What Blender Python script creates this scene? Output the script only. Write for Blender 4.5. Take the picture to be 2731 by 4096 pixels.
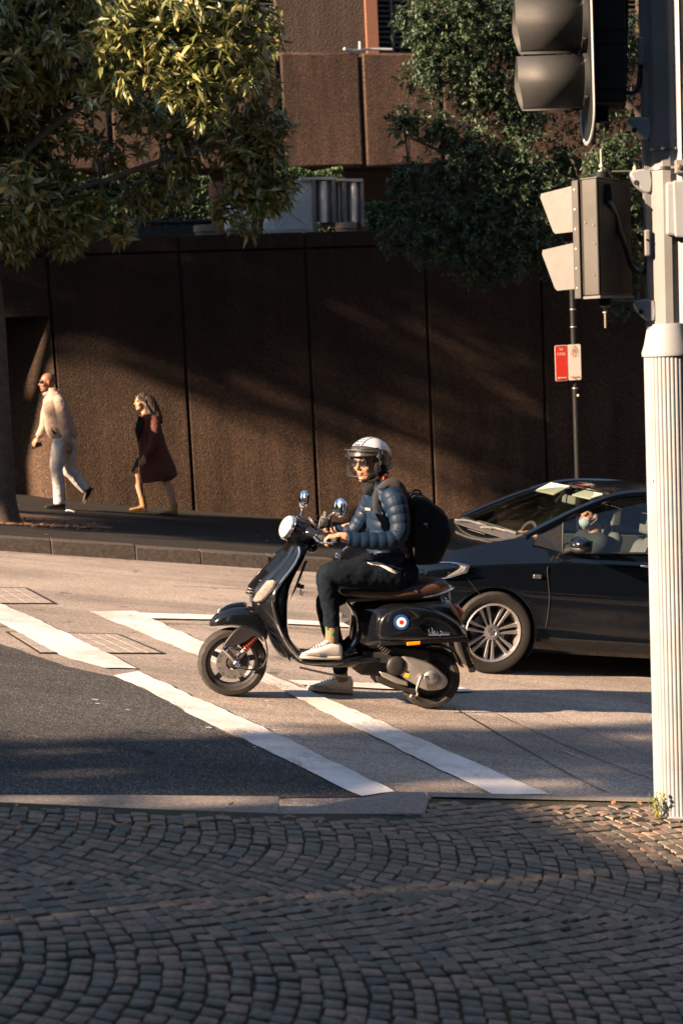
import bpy, bmesh, math, random
import numpy as np
from mathutils import Vector, Matrix, noise
random.seed(7)
for o in list(bpy.data.objects): bpy.data.objects.remove(o)
scene = bpy.context.scene
col = scene.collection
# ------------------------------------------------------------------ camera, sky, sun, exposure
F_U, PITCH, ROLL, EYE = 3267.0, 0.1155, 0.048, 1.93      # focal length in units of a 1568 x 2352 picture
r0 = np.array([1, 0, 0.]); f0 = np.array([0, math.cos(PITCH), -math.sin(PITCH)]); u0 = np.array([0, math.sin(PITCH), math.cos(PITCH)])
CR = math.cos(ROLL)*r0 - math.sin(ROLL)*u0
CU = math.sin(ROLL)*r0 + math.cos(ROLL)*u0
CF = f0
CO = np.array([0, 0, EYE])
cam = bpy.data.cameras.new('camera'); camo = bpy.data.objects.new('camera', cam); col.objects.link(camo)
camo.matrix_world = Matrix(((CR[0], CU[0], -CF[0], CO[0]), (CR[1], CU[1], -CF[1], CO[1]), (CR[2], CU[2], -CF[2], CO[2]), (0, 0, 0, 1)))
cam.sensor_fit = 'VERTICAL'; cam.sensor_height = 36; cam.sensor_width = 24; cam.lens = 36*F_U/2352
cam.clip_start = .05; cam.clip_end = 2000
cam.dof.use_dof = True; cam.dof.focus_distance = 8.85; cam.dof.aperture_fstop = 3.2
scene.camera = camo
TH, SL = 0.261, 0.155                                   # street direction (from the picture's x axis) and its fall to the right
SUN_EL, SUN_OFF = math.radians(25), math.radians(12)  # sun height; how far it stands off the street's axis
ST_U = np.array([math.cos(TH), math.sin(TH), 0.]); ST_N = np.array([-math.sin(TH), math.cos(TH), 0.])
az = TH + SUN_OFF
to_sun = Vector((-math.cos(az)*math.cos(SUN_EL), -math.sin(az)*math.cos(SUN_EL), math.sin(SUN_EL)))
w = bpy.data.worlds.new('World'); scene.world = w; w.use_nodes = True
nt = w.node_tree; bg = nt.nodes['Background']
sky = nt.nodes.new('ShaderNodeTexSky'); sky.sky_type = 'NISHITA'; sky.sun_disc = False
sky.sun_elevation = SUN_EL; sky.sun_rotation = math.atan2(to_sun.x, to_sun.y)
sky.air_density = 1.2; sky.dust_density = 1.0
nt.links.new(sky.outputs[0], bg.inputs[0]); bg.inputs[1].default_value = 0.05
sl = bpy.data.lights.new('sun', 'SUN'); sl.energy = 5.0; sl.angle = math.radians(.6); sl.color = (1, .69, .45)
so = bpy.data.objects.new('sun', sl); col.objects.link(so); so.rotation_euler = to_sun.to_track_quat('Z', 'Y').to_euler()
so.location = (-20, -10, 30)
scene.view_settings.view_transform = 'Standard'; scene.view_settings.look = 'None'
scene.view_settings.exposure = 2.28; scene.view_settings.gamma = 1
# ------------------------------------------------------------------ picture -> place
def ray(x, y): return CF + CR*(x-784)/F_U - CU*(y-1176)/F_U
def px(x, y): return x*.574149, y*.574149                # 2731 x 4096 -> 1568 x 2352
def Z1(x, y): return px(700+x*.82908, 1700+y*.82908)     # scooter close-up
def Z2(x, y): return px(x*.57398, 1350+y*.57398)         # pedestrians
def Z3(x, y): return px(1700+x*.65753, 1800+y*.65753)    # car
def Z4(x, y): return px(1900+x*.68003, y*.68003)         # signal
def Z5(x, y): return px(x*.89286, y*.89286)
def Z6(x, y): return px(900+x*.82908, y*.82908)
def Z7(x, y): return px(x*.89286, 2100+y*.89286)
GN = np.array([SL*ST_U[0], SL*ST_U[1], 1.])
def gp(x, y, h=0):                                       # picture point -> road plane lifted by h
    d = ray(x, y); t = (h - CO@GN)/(d@GN); return CO + t*d
def on(x, y, p, n):
    d = ray(x, y); t = ((np.asarray(p)-CO)@n)/(d@n); return CO + t*d
def wp(x, y, t): return on(x, y, ST_N*t, ST_N)           # picture point -> vertical plane parallel to the street at offset t
def G(s, t, h=0):
    p = ST_U*s + ST_N*t; return np.array([p[0], p[1], -SL*s + h])
def st(p): return p@ST_U, p@ST_N
# ------------------------------------------------------------------ mesh helpers
MATS = {}
def V(*a): return np.array(a, float)
def nrm(v):
    v = np.asarray(v, float); return v/(np.linalg.norm(v)+1e-12)
def join(*ms):
    vs, fs = [], []
    for m in ms:
        o = len(vs); vs += [tuple(v) for v in m[0]]; fs += [tuple(i+o for i in f) for f in m[1]]
    return vs, fs
def thing(name, label, cat, loc=(0, 0, 0), group=None, mat4=None):
    o = bpy.data.objects.new(name, None); col.objects.link(o); o.empty_display_size = .1
    M = mat4 if mat4 is not None else Matrix.Translation(Vector(loc))
    o.matrix_world = M; o['mw'] = [x for r in M for x in r]
    o['label'] = label; o['category'] = cat
    if group: o['group'] = group
    return o
def mw(o):
    a = list(o['mw']) if 'mw' in o else [1, 0, 0, 0, 0, 1, 0, 0, 0, 0, 1, 0, 0, 0, 0, 1]
    return Matrix([a[0:4], a[4:8], a[8:12], a[12:16]])
def sharpen(me, ang):
    me.polygons.foreach_set('use_smooth', [True]*len(me.polygons))
    try: me.set_sharp_from_angle(angle=math.radians(ang))
    except Exception: pass
def obj(name, vf, mat, parent=None, smooth=None, local=False, sub=0, bev=0, kind=None, solid=0):
    """one mesh object; vertices are in world space unless local; child meshes are stored in their thing's space"""
    me = bpy.data.meshes.new(name)
    vs = np.array(vf[0], float).reshape(-1, 3)
    if parent is not None and not local:
        Mi = np.array(root_mw(parent).inverted()); vs = vs@Mi[:3, :3].T + Mi[:3, 3]
    origin = None
    if parent is None:
        origin = vs.mean(0).copy(); origin[2] = vs[:, 2].min(); vs = vs - origin
    me.from_pydata([tuple(v) for v in vs], [], [tuple(int(i) for i in f) for f in vf[1]])
    if isinstance(mat, (list, tuple)):
        for m in mat: me.materials.append(MATS[m])
    elif mat: me.materials.append(MATS[mat])
    bm = bmesh.new(); bm.from_mesh(me); bmesh.ops.recalc_face_normals(bm, faces=bm.faces); bm.to_mesh(me); bm.free()
    if smooth: sharpen(me, smooth)
    o = bpy.data.objects.new(name, me); col.objects.link(o)
    if origin is not None: o.location = origin
    if parent is not None: o.parent = parent
    if bev:
        b = o.modifiers.new('bevel', 'BEVEL'); b.width = bev; b.segments = 2; b.limit_method = 'ANGLE'; b.angle_limit = math.radians(35)
    if solid:
        s_ = o.modifiers.new('solid', 'SOLIDIFY'); s_.thickness = solid; s_.offset = 0
    if sub:
        s = o.modifiers.new('sub', 'SUBSURF'); s.levels = s.render_levels = sub
    if kind: o['kind'] = kind
    return o
def root_mw(p):
    while p.parent is not None: p = p.parent
    if 'mw' in p: return mw(p)
    return Matrix.Translation(p.location)
def tag(o, label, cat, group=None):
    o['label'] = label; o['category'] = cat
    if group: o['group'] = group
    return o
def box(c, s, R=None):
    c = np.asarray(c, float); h = np.asarray(s, float)/2
    vs = []
    for k in range(8):
        v = V((1 if k & 1 else -1)*h[0], (1 if k & 2 else -1)*h[1], (1 if k & 4 else -1)*h[2])
        if R is not None: v = R@v
        vs.append(c+v)
    return vs, [(0, 2, 3, 1), (4, 5, 7, 6), (0, 1, 5, 4), (2, 6, 7, 3), (0, 4, 6, 2), (1, 3, 7, 5)]
def hexa(b, t):
    """8 corners: bottom quad, top quad"""
    return list(b)+list(t), [(3, 2, 1, 0), (4, 5, 6, 7), (0, 1, 5, 4), (1, 2, 6, 5), (2, 3, 7, 6), (3, 0, 4, 7)]
def prism(pts, d):
    n = len(pts); d = np.asarray(d, float); pts = [np.asarray(p, float) for p in pts]
    return pts+[p+d for p in pts], [tuple(range(n))[::-1], tuple(range(n, 2*n))]+[(i, (i+1) % n, n+(i+1) % n, n+i) for i in range(n)]
def loft(rings, closed=True, cap=True, cyc=False):
    n = len(rings[0]); vs = [np.asarray(p, float) for r in rings for p in r]; fs = []
    m = len(rings)
    for i in range(m if cyc else m-1):
        a = i*n; b = ((i+1) % m)*n
        for j in range(n if closed else n-1):
            k = (j+1) % n; fs.append((a+j, a+k, b+k, b+j))
    if cap and closed and not cyc:
        fs.append(tuple(range(n))[::-1]); fs.append(tuple(range((m-1)*n, m*n)))
    return vs, fs
def frames(path):
    P = [np.asarray(p, float) for p in path]; T = []
    for i in range(len(P)):
        a = P[max(i-1, 0)]; b = P[min(i+1, len(P)-1)]; T.append(nrm(b-a))
    ref = V(0, 0, 1) if abs(T[0][2]) < .9 else V(1, 0, 0)
    N = nrm(np.cross(T[0], ref)); out = []
    for t in T:
        N = nrm(N - (N@t)*t); out.append((N, np.cross(t, N)))
    return P, T, out
def tube(path, r, n=10, cap=True, cyc=False):
    """r: radius, list of radii, or list of (ra, rb)"""
    P, T, fr = frames(path); rings = []
    for i, p in enumerate(P):
        ri = r[i] if isinstance(r, (list, tuple, np.ndarray)) else r
        ra, rb = ri if isinstance(ri, (list, tuple)) else (ri, ri)
        A, B = fr[i]
        rings.append([p + A*ra*math.cos(2*math.pi*k/n) + B*rb*math.sin(2*math.pi*k/n) for k in range(n)])
    return loft(rings, True, cap, cyc)
def crom(pts, k=6):
    P = [np.asarray(p, float) for p in pts]; out = []
    for i in range(len(P)-1):
        a = P[i-1] if i else 2*P[0]-P[1]; b = P[i]; c = P[i+1]; d = P[i+2] if i+2 < len(P) else 2*P[-1]-P[-2]
        for j in range(k):
            t = j/k; out.append(.5*((2*b)+(-a+c)*t+(2*a-5*b+4*c-d)*t*t+(-a+3*b-3*c+d)*t**3))
    out.append(P[-1]); return out
def crom_c(pts, k=6):
    P = [np.asarray(p, float) for p in pts]; n = len(P); out = []
    for i in range(n):
        a, b, c, d = P[i-1], P[i], P[(i+1) % n], P[(i+2) % n]
        for j in range(k):
            t = j/k; out.append(.5*((2*b)+(-a+c)*t+(2*a-5*b+4*c-d)*t*t+(-a+3*b-3*c+d)*t**3))
    return out
def ball(c, r, R=None, n=14, m=9):
    r = np.asarray(r if hasattr(r, '__len__') else (r, r, r), float); c = np.asarray(c, float); vs = []; fs = []
    for i in range(1, m):
        a = math.pi*i/m
        for j in range(n):
            b = 2*math.pi*j/n; v = V(math.sin(a)*math.cos(b), math.sin(a)*math.sin(b), math.cos(a))*r
            vs.append(c+(R@v if R is not None else v))
    top = len(vs); v = V(0, 0, r[2]); vs.append(c+(R@v if R is not None else v)); vs.append(c-(R@v if R is not None else v))
    for i in range(m-2):
        for j in range(n): fs.append((i*n+j, i*n+(j+1) % n, (i+1)*n+(j+1) % n, (i+1)*n+j))
    for j in range(n): fs.append((top, (j+1) % n, j)); fs.append((top+1, (m-2)*n+j, (m-2)*n+(j+1) % n))
    return vs, fs
def capsule(a, ra, b, rb, n=12):
    a = np.asarray(a, float); b = np.asarray(b, float); d = nrm(b-a); path = []; rad = []
    for k in range(4):
        q = math.pi/2*k/4; path.append(a-d*ra*math.cos(q)); rad.append(max(ra*math.sin(q), ra*.04))
    path += [a, b]; rad += [ra, rb]
    for k in range(3, -1, -1):
        q = math.pi/2*k/4; path.append(b+d*rb*math.cos(q)); rad.append(max(rb*math.sin(q), rb*.04))
    return tube(path, rad, n)
def lathe(prof, o, ax, n=24, cyc=False, cap=True):
    """prof: [(r, h)]; revolved about ax through o"""
    o = np.asarray(o, float); ax = nrm(ax); ref = V(0, 0, 1) if abs(ax[2]) < .9 else V(1, 0, 0)
    A = nrm(np.cross(ax, ref)); B = np.cross(ax, A)
    rings = [[o+ax*h+(A*math.cos(2*math.pi*k/n)+B*math.sin(2*math.pi*k/n))*max(r, 1e-4) for k in range(n)] for r, h in prof]
    return loft(rings, True, cap and not cyc, cyc)
def basis(x, z):
    z = nrm(z); x = nrm(np.asarray(x, float)-(np.asarray(x, float)@z)*z); return np.array([x, np.cross(z, x), z]).T
def fuse(ms, voxel=.008, it=4, fac=.5, disp=None):
    me = bpy.data.meshes.new('tmp'); vs, fs = join(*ms); me.from_pydata(vs, [], fs)
    bm = bmesh.new(); bm.from_mesh(me); bmesh.ops.recalc_face_normals(bm, faces=bm.faces); bm.to_mesh(me); bm.free()
    o = bpy.data.objects.new('tmp', me); col.objects.link(o)
    r = o.modifiers.new('r', 'REMESH'); r.mode = 'VOXEL'; r.voxel_size = voxel
    s = o.modifiers.new('s', 'SMOOTH'); s.iterations = it; s.factor = fac
    dg = bpy.context.evaluated_depsgraph_get(); ev = o.evaluated_get(dg); m2 = ev.to_mesh()
    vs = [V(*v.co) for v in m2.vertices]
    if disp: vs = [v+V(*n.normal)*disp(v) for v, n in zip(vs, m2.vertices)]
    fs = [tuple(p.vertices) for p in m2.polygons]
    ev.to_mesh_clear(); bpy.data.objects.remove(o); bpy.data.meshes.remove(me)
    return vs, fs
def textmesh(s, size, o, X, Y, depth=.002, align='CENTER', shear=0, xs=1.0):
    c = bpy.data.curves.new('txt', 'FONT'); c.body = s; c.size = size; c.align_x = align; c.align_y = 'CENTER'; c.extrude = 0; c.shear = shear; c.resolution_u = 3
    t = bpy.data.objects.new('txt', c); col.objects.link(t); dg = bpy.context.evaluated_depsgraph_get(); m = t.evaluated_get(dg).to_mesh()
    X = nrm(X); Y = nrm(Y); N = np.cross(X, Y); o = np.asarray(o, float)
    vs = [o+X*v.co.x*xs+Y*v.co.y+N*depth for v in m.vertices]; fs = [tuple(p.vertices) for p in m.polygons]
    t.evaluated_get(dg).to_mesh_clear(); bpy.data.objects.remove(t); bpy.data.curves.remove(c)
    return vs, fs
def nz(p, s=1., seed=0.): return noise.noise(Vector((p[0]*s+seed, p[1]*s+seed*1.7, p[2]*s-seed)))
# ------------------------------------------------------------------ materials
def new_mat(name):
    m = bpy.data.materials.new(name); m.use_nodes = True; MATS[name] = m
    return m, m.node_tree, m.node_tree.nodes['Principled BSDF']
def N_(nt, t, **k):
    n = nt.nodes.new(t)
    for a, b in k.items():
        if a.startswith('i_'): n.inputs[a[2:].replace('_', ' ')].default_value = b
        else: setattr(n, a, b)
    return n
def ramp(nt, src, stops):
    r = nt.nodes.new('ShaderNodeValToRGB'); e = r.color_ramp.elements
    while len(e) < len(stops): e.new(.5)
    for x, (p, c) in zip(e, stops): x.position = p; x.color = (*c, 1) if len(c) == 3 else c
    nt.links.new(src, r.inputs[0]); return r
def mix(nt, fac, a, b, mode='MIX'):
    n = nt.nodes.new('ShaderNodeMix'); n.data_type = 'RGBA'; n.blend_type = mode
    for s, v in ((0, fac), (6, a), (7, b)):
        if hasattr(v, 'links') or hasattr(v, 'is_output'): nt.links.new(v, n.inputs[s])
        else: n.inputs[s].default_value = v if s == 0 else (*v, 1)
    return n.outputs[2]
def bump(nt, b, h, st_=.5, dist=.01, nrm_=None):
    n = nt.nodes.new('ShaderNodeBump'); n.inputs['Strength'].default_value = st_; n.inputs['Distance'].default_value = dist
    nt.links.new(h, n.inputs['Height'])
    if nrm_ is not None: nt.links.new(nrm_, n.inputs['Normal'])
    nt.links.new(n.outputs[0], b.inputs['Normal']); return n
def coords(nt, kind='Object'):
    return nt.nodes.new('ShaderNodeTexCoord').outputs[kind]
def world_pos(nt): return nt.nodes.new('ShaderNodeNewGeometry').outputs['Position']
def tex_noise(nt, vec, scale, detail=4, rough=.6):
    n = N_(nt, 'ShaderNodeTexNoise'); n.inputs['Scale'].default_value = scale; n.inputs['Detail'].default_value = detail; n.inputs['Roughness'].default_value = rough
    nt.links.new(vec, n.inputs['Vector']); return n.outputs[0]
def tex_vor(nt, vec, scale, feat='F1'):
    n = N_(nt, 'ShaderNodeTexVoronoi', feature=feat); n.inputs['Scale'].default_value = scale; nt.links.new(vec, n.inputs['Vector']); return n
def plain(name, colr, rough=.5, metal=0, var=.12, scale=30, coat=0, bumps=0, spec=.5, bscale=None, sheen=0):
    m, nt, b = new_mat(name); v = coords(nt)
    n = tex_noise(nt, v, scale)
    lo = tuple(c*(1-var) for c in colr); hi = tuple(min(1, c*(1+var)) for c in colr)
    r = ramp(nt, n, [(.3, lo), (.7, hi)]); nt.links.new(r.outputs[0], b.inputs['Base Color'])
    rr = ramp(nt, tex_noise(nt, v, scale*.6), [(.3, (rough*.85,)*3), (.7, (min(1, rough*1.15),)*3)]); nt.links.new(rr.outputs[0], b.inputs['Roughness'])
    b.inputs['Metallic'].default_value = metal; b.inputs['Specular IOR Level'].default_value = spec
    if coat: b.inputs['Coat Weight'].default_value = coat; b.inputs['Coat Roughness'].default_value = .03
    if sheen: b.inputs['Sheen Weight'].default_value = sheen
    if bumps: bump(nt, b, tex_noise(nt, v, bscale or scale*3, 5), bumps, .003)
    return m
def asphalt(name, dark, light, speck, sc=1.):
    m, nt, b = new_mat(name); v = world_pos(nt)
    vo = tex_vor(nt, v, 140*sc); big = tex_noise(nt, v, 1.3, 5); mid = tex_noise(nt, v, 22, 3)
    r = ramp(nt, vo.outputs['Color'], [(.1, dark), (.62, light), (.93, speck)])
    c = mix(nt, big, r.outputs[0], tuple(.55*x for x in dark), 'MIX')
    bigr = ramp(nt, big, [(.35, (.0, .0, .0)), (.75, (.38, .38, .38))]); nt.links.new(bigr.outputs[0], c.node.inputs[0])
    mp = N_(nt, 'ShaderNodeMapping'); mp.inputs['Rotation'].default_value = (0, 0, -.261); mp.inputs['Scale'].default_value = (.12, 1.3, 1); nt.links.new(v, mp.inputs[0])
    sr = ramp(nt, tex_noise(nt, mp.outputs[0], 1.6, 4), [(.35, (.66, .66, .67)), (.6, (1.06, 1.05, 1.04))]); c = mix(nt, 1., c, sr.outputs[0], 'MULTIPLY')
    sp = ramp(nt, tex_noise(nt, v, 4.5, 3), [(.26, (.5, .5, .5)), (.36, (1, 1, 1))]); c = mix(nt, 1., c, sp.outputs[0], 'MULTIPLY')
    nt.links.new(c, b.inputs['Base Color']); b.inputs['Roughness'].default_value = .92; b.inputs['Specular IOR Level'].default_value = .25
    d = N_(nt, 'ShaderNodeMath', operation='ADD'); nt.links.new(vo.outputs['Distance'], d.inputs[0]); nt.links.new(mid, d.inputs[1])
    bump(nt, b, d.outputs[0], .45, .006); return m
asphalt('asphalt', (.205, .18, .158), (.37, .33, .295), (.62, .56, .51))
asphalt('asphalt_new', (.028, .031, .034), (.065, .068, .07), (.24, .24, .23))
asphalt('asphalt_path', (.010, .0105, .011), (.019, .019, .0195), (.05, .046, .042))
def paint():
    m, nt, b = new_mat('road_paint'); v = world_pos(nt)
    n = tex_noise(nt, v, 55, 6, .7); n2 = tex_noise(nt, v, 3.2, 4)
    s = N_(nt, 'ShaderNodeMath', operation='ADD'); nt.links.new(n, s.inputs[0]); nt.links.new(n2, s.inputs[1])
    r = ramp(nt, s.outputs[0], [(.72, (.16, .15, .14)), (.79, (.5, .48, .47)), (.92, (.70, .69, .68))]); nt.links.new(r.outputs[0], b.inputs['Base Color'])
    b.inputs['Roughness'].default_value = .75; tm = ramp(nt, tex_noise(nt, v, 1.1, 5, .7), [(.42, (.72, .71, .70)), (.56, (1, 1, 1))]); c = mix(nt, 1., r.outputs[0], tm.outputs[0], 'MULTIPLY'); nt.links.new(c, b.inputs['Base Color']); bump(nt, b, tex_vor(nt, v, 120).outputs['Distance'], .35, .005)
paint()
def N_div(nt, o, k):
    m = N_(nt, 'ShaderNodeMath', operation='DIVIDE'); nt.links.new(o, m.inputs[0]); m.inputs[1].default_value = k; return m.outputs[0]
def aggregate(name, cols, sc=38, stain=.5, zs=False):
    m, nt, b = new_mat(name); v = world_pos(nt)
    vo = tex_vor(nt, v, sc); f = tex_noise(nt, v, sc*2.2, 3)
    r = ramp(nt, vo.outputs['Color'], cols)
    mp = N_(nt, 'ShaderNodeMapping'); mp.inputs['Scale'].default_value = (2.2, 2.2, .28); nt.links.new(v, mp.inputs[0])
    sn = tex_noise(nt, mp.outputs[0], 1.1, 5); sr = ramp(nt, sn, [(.38, (1-stain,)*3), (.68, (1, 1, 1))])
    c = mix(nt, 1., r.outputs[0], sr.outputs[0], 'MULTIPLY')
    if zs:                                               # damp staining below the coping, plus tree shade painted in towards the top
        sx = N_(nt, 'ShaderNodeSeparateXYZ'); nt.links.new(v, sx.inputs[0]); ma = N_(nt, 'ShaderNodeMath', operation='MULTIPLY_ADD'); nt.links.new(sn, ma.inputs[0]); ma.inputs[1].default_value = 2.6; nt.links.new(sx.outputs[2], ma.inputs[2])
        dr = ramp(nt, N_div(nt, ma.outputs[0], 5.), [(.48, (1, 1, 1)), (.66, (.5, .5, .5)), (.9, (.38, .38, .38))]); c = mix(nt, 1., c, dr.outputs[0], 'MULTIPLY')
    c2 = mix(nt, .5, c, f, 'OVERLAY')
    nt.links.new(c2, b.inputs['Base Color']); b.inputs['Roughness'].default_value = .85; b.inputs['Specular IOR Level'].default_value = .25
    bump(nt, b, vo.outputs['Distance'], 1.0, .012); return m
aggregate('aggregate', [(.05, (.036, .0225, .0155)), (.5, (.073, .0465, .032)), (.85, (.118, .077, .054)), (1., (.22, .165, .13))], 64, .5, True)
aggregate('aggregate_upper', [(.05, (.038, .023, .017)), (.5, (.07, .043, .031)), (.85, (.105, .068, .049)), (1., (.16, .12, .092))], 40, .5)
aggregate('render_upper', [(.1, (.052, .038, .031)), (.9, (.072, .053, .043))], 30, .3)
plain('joint_dark', (.015, .012, .01), .95)
plain('kerb_stone', (.05, .042, .037), .9, var=.45, scale=24, bumps=.6, bscale=60)
plain('kerb_concrete', (.2, .18, .165), .9, var=.35, scale=50, bumps=.5, bscale=120)
plain('soil', (.10, .062, .04), 1, var=.6, scale=40, bumps=1, bscale=60)
def cobble():
    m, nt, b = new_mat('cobble'); g = N_(nt, 'ShaderNodeObjectInfo'); ge = nt.nodes.new('ShaderNodeNewGeometry')
    add = N_(nt, 'ShaderNodeMath', operation='ADD'); nt.links.new(g.outputs['Random'], add.inputs[0]); nt.links.new(ge.outputs['Random Per Island'], add.inputs[1])
    fr = N_(nt, 'ShaderNodeMath', operation='FRACT'); nt.links.new(add.outputs[0], fr.inputs[0])
    r = ramp(nt, fr.outputs[0], [(0, (.115, .108, .095)), (.3, (.15, .138, .118)), (.6, (.18, .156, .128)), (.85, (.225, .172, .138)), (1., (.27, .19, .148))])
    n = tex_noise(nt, ge.outputs['Position'], 45, 5); rr = ramp(nt, n, [(.25, (.6, .6, .6)), (.75, (1.2, 1.17, 1.13))])
    c = mix(nt, 1, r.outputs[0], rr.outputs[0], 'MULTIPLY'); nt.links.new(c, b.inputs['Base Color']); b.inputs['Roughness'].default_value = .7
    b.inputs['Specular IOR Level'].default_value = .35
    bump(nt, b, n, .6, .006)
cobble()
def moss():
    m, nt, b = new_mat('joint_sand'); v = world_pos(nt)
    n = tex_noise(nt, v, 2.0, 4); n2 = tex_noise(nt, v, 60, 3)
    r = ramp(nt, n, [(.40, (.06, .055, .046)), (.58, (.07, .072, .032)), (.74, (.11, .115, .025))]); c = mix(nt, .6, r.outputs[0], n2, 'MULTIPLY')
    nt.links.new(c, b.inputs['Base Color']); b.inputs['Roughness'].default_value = 1; bump(nt, b, n2, .8, .01)
moss()
def leafm(name, a, b_, c_, rough=.38, tr=.12):
    m, nt, b = new_mat(name); ge = nt.nodes.new('ShaderNodeNewGeometry'); oi = N_(nt, 'ShaderNodeObjectInfo')
    ad = N_(nt, 'ShaderNodeMath', operation='ADD'); nt.links.new(ge.outputs['Random Per Island'], ad.inputs[0]); nt.links.new(oi.outputs['Random'], ad.inputs[1])
    fr = N_(nt, 'ShaderNodeMath', operation='FRACT'); nt.links.new(ad.outputs[0], fr.inputs[0])
    r = ramp(nt, fr.outputs[0], [(0, a), (.55, b_), (1, c_)]); nt.links.new(r.outputs[0], b.inputs['Base Color'])
    b.inputs['Roughness'].default_value = rough; b.inputs['Specular IOR Level'].default_value = .8 if rough < .35 else .5
    t = N_(nt, 'ShaderNodeBsdfTranslucent'); nt.links.new(r.outputs[0], t.inputs[0])
    ms = N_(nt, 'ShaderNodeMixShader'); ms.inputs[0].default_value = tr
    nt.links.new(b.outputs[0], ms.inputs[1]); nt.links.new(t.outputs[0], ms.inputs[2])
    nt.links.new(ms.outputs[0], nt.nodes['Material Output'].inputs[0])
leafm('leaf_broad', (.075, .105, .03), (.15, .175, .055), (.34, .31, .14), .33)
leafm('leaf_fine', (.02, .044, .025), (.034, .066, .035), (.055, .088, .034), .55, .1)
leafm('leaf_hedge', (.02, .045, .018), (.035, .075, .022), (.055, .10, .03), .6, .1)
leafm('leaf_weed', (.10, .15, .02), (.2, .24, .03), (.35, .30, .04), .5, .3)
plain('bark', (.075, .06, .048), .95, var=.4, scale=18, bumps=1., bscale=30)
plain('bark_pale', (.05, .042, .035), .95, var=.4, scale=12, bumps=1., bscale=25)
plain('twig', (.04, .032, .026), .9)
plain('galv', (.6, .61, .62), .38, .6, var=.15, scale=6)
plain('galv_paint', (.46, .48, .48), .55, .3, var=.12, scale=5)
plain('terracotta', (.17, .075, .043), .85, var=.2)
plain('planter_dark', (.02, .02, .022), .8)
plain('pot_grey', (.22, .17, .14), .9, var=.2)
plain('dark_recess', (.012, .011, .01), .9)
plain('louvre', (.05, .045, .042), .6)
plain('cover_concrete', (.30, .27, .245), .92, var=.3, scale=40, bumps=.5, bscale=90)
plain('cover_iron', (.03, .028, .026), .7, .4)
plain('tar', (.015, .015, .016), .6)
plain('litter_white', (.7, .7, .7), .7)
plain('litter_leaf', (.30, .13, .05), .8, var=.3)
# vehicles and figures
plain('black_gloss', (.004, .005, .007), .25, var=.05, coat=1., spec=.15)
plain('car_black', (.003, .005, .009), .25, var=.05, coat=1., spec=.15)
plain('black_plastic', (.016, .016, .017), .5, var=.2)
plain('grey_plastic', (.05, .05, .052), .5, var=.15)
plain('rubber', (.018, .017, .016), .8, var=.25, bumps=.3, bscale=150)
plain('chrome', (.82, .82, .83), .07, 1., var=.02)
plain('steel', (.5, .5, .5), .32, 1., var=.1)
plain('steel_dull', (.32, .31, .3), .45, .9, var=.2)
plain('rim_grey', (.07, .07, .075), .4, .5)
plain('alloy', (.50, .50, .51), .33, .85, var=.08)
plain('engine_alloy', (.36, .345, .33), .45, .7, var=.12, scale=12)
plain('engine_dark', (.03, .028, .027), .6, .4, var=.3)
plain('spring_red', (.28, .025, .012), .45)
plain('leather', (.07, .030, .017), .45, var=.25, scale=9, bumps=.25, bscale=160)
plain('orange_reflector', (.8, .26, .01), .25)
plain('tail_red', (.45, .02, .012), .15, coat=1)
plain('enamel_white', (.75, .75, .74), .3); plain('enamel_blue', (.015, .07, .28), .3); plain('enamel_red', (.5, .02, .025), .3)
plain('lamp_pale', (.5, .48, .45), .18, coat=1, var=.25, scale=70)
plain('lens_reflector', (.72, .72, .72), .12, .9, var=.1, scale=60)
plain('sticker_yellow', (.75, .42, .02), .5)
plain('plate_yellow', (.6, .42, .05), .5)
def glassm(name, colr=(1, 1, 1), rough=.0, tint=.85, ior=1.45):
    m, nt, b = new_mat(name); nt.nodes.remove(b)
    g = N_(nt, 'ShaderNodeBsdfGlossy'); g.inputs['Roughness'].default_value = max(rough, .02)
    t = N_(nt, 'ShaderNodeBsdfTransparent'); t.inputs[0].default_value = (*[c*tint for c in colr], 1)
    lw = N_(nt, 'ShaderNodeLayerWeight'); lw.inputs[0].default_value = .5; pw = N_(nt, 'ShaderNodeMath', operation='POWER'); nt.links.new(lw.outputs['Facing'], pw.inputs[0]); pw.inputs[1].default_value = 4.5
    f = N_(nt, 'ShaderNodeMath', operation='MULTIPLY_ADD'); nt.links.new(pw.outputs[0], f.inputs[0]); f.inputs[1].default_value = .85; f.inputs[2].default_value = ((ior-1)/(ior+1))**2*1.6
    v = tex_noise(nt, coords(nt), 5); r = ramp(nt, v, [(.3, (.95,)*3), (.7, (1, 1, 1))])
    mu = N_(nt, 'ShaderNodeMath', operation='MULTIPLY'); nt.links.new(f.outputs[0], mu.inputs[0]); nt.links.new(r.outputs[0], mu.inputs[1])
    s = N_(nt, 'ShaderNodeMixShader'); nt.links.new(mu.outputs[0], s.inputs[0]); nt.links.new(t.outputs[0], s.inputs[1]); nt.links.new(g.outputs[0], s.inputs[2])
    nt.links.new(s.outputs[0], nt.nodes['Material Output'].inputs[0])
glassm('glass_clear', tint=.92); glassm('glass_car', (.9, .97, .93), tint=.85, ior=1.5); glassm('glass_side', (.8, .9, .97), tint=.66, ior=1.5); glassm('glass_lens', tint=.8, ior=1.6)
plain('skin', (.40, .21, .13), .5, var=.08, scale=40); plain('skin_tan', (.24, .115, .066), .5, var=.1, scale=40); plain('skin_pale', (.38, .225, .15), .5, var=.08, scale=40)
plain('crop', (.13, .065, .04), .6, var=.25, scale=70)
plain('lip', (.38, .14, .11), .45); plain('stubble', (.10, .06, .04), .7, var=.3, scale=80)
plain('puffer', (.004, .0145, .036), .55, var=.2, scale=14, bumps=.7, bscale=60, spec=.2)
plain('jeans', (.004, .008, .014), .9, spec=.12, var=.25, scale=30, bumps=.3, bscale=300)
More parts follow.
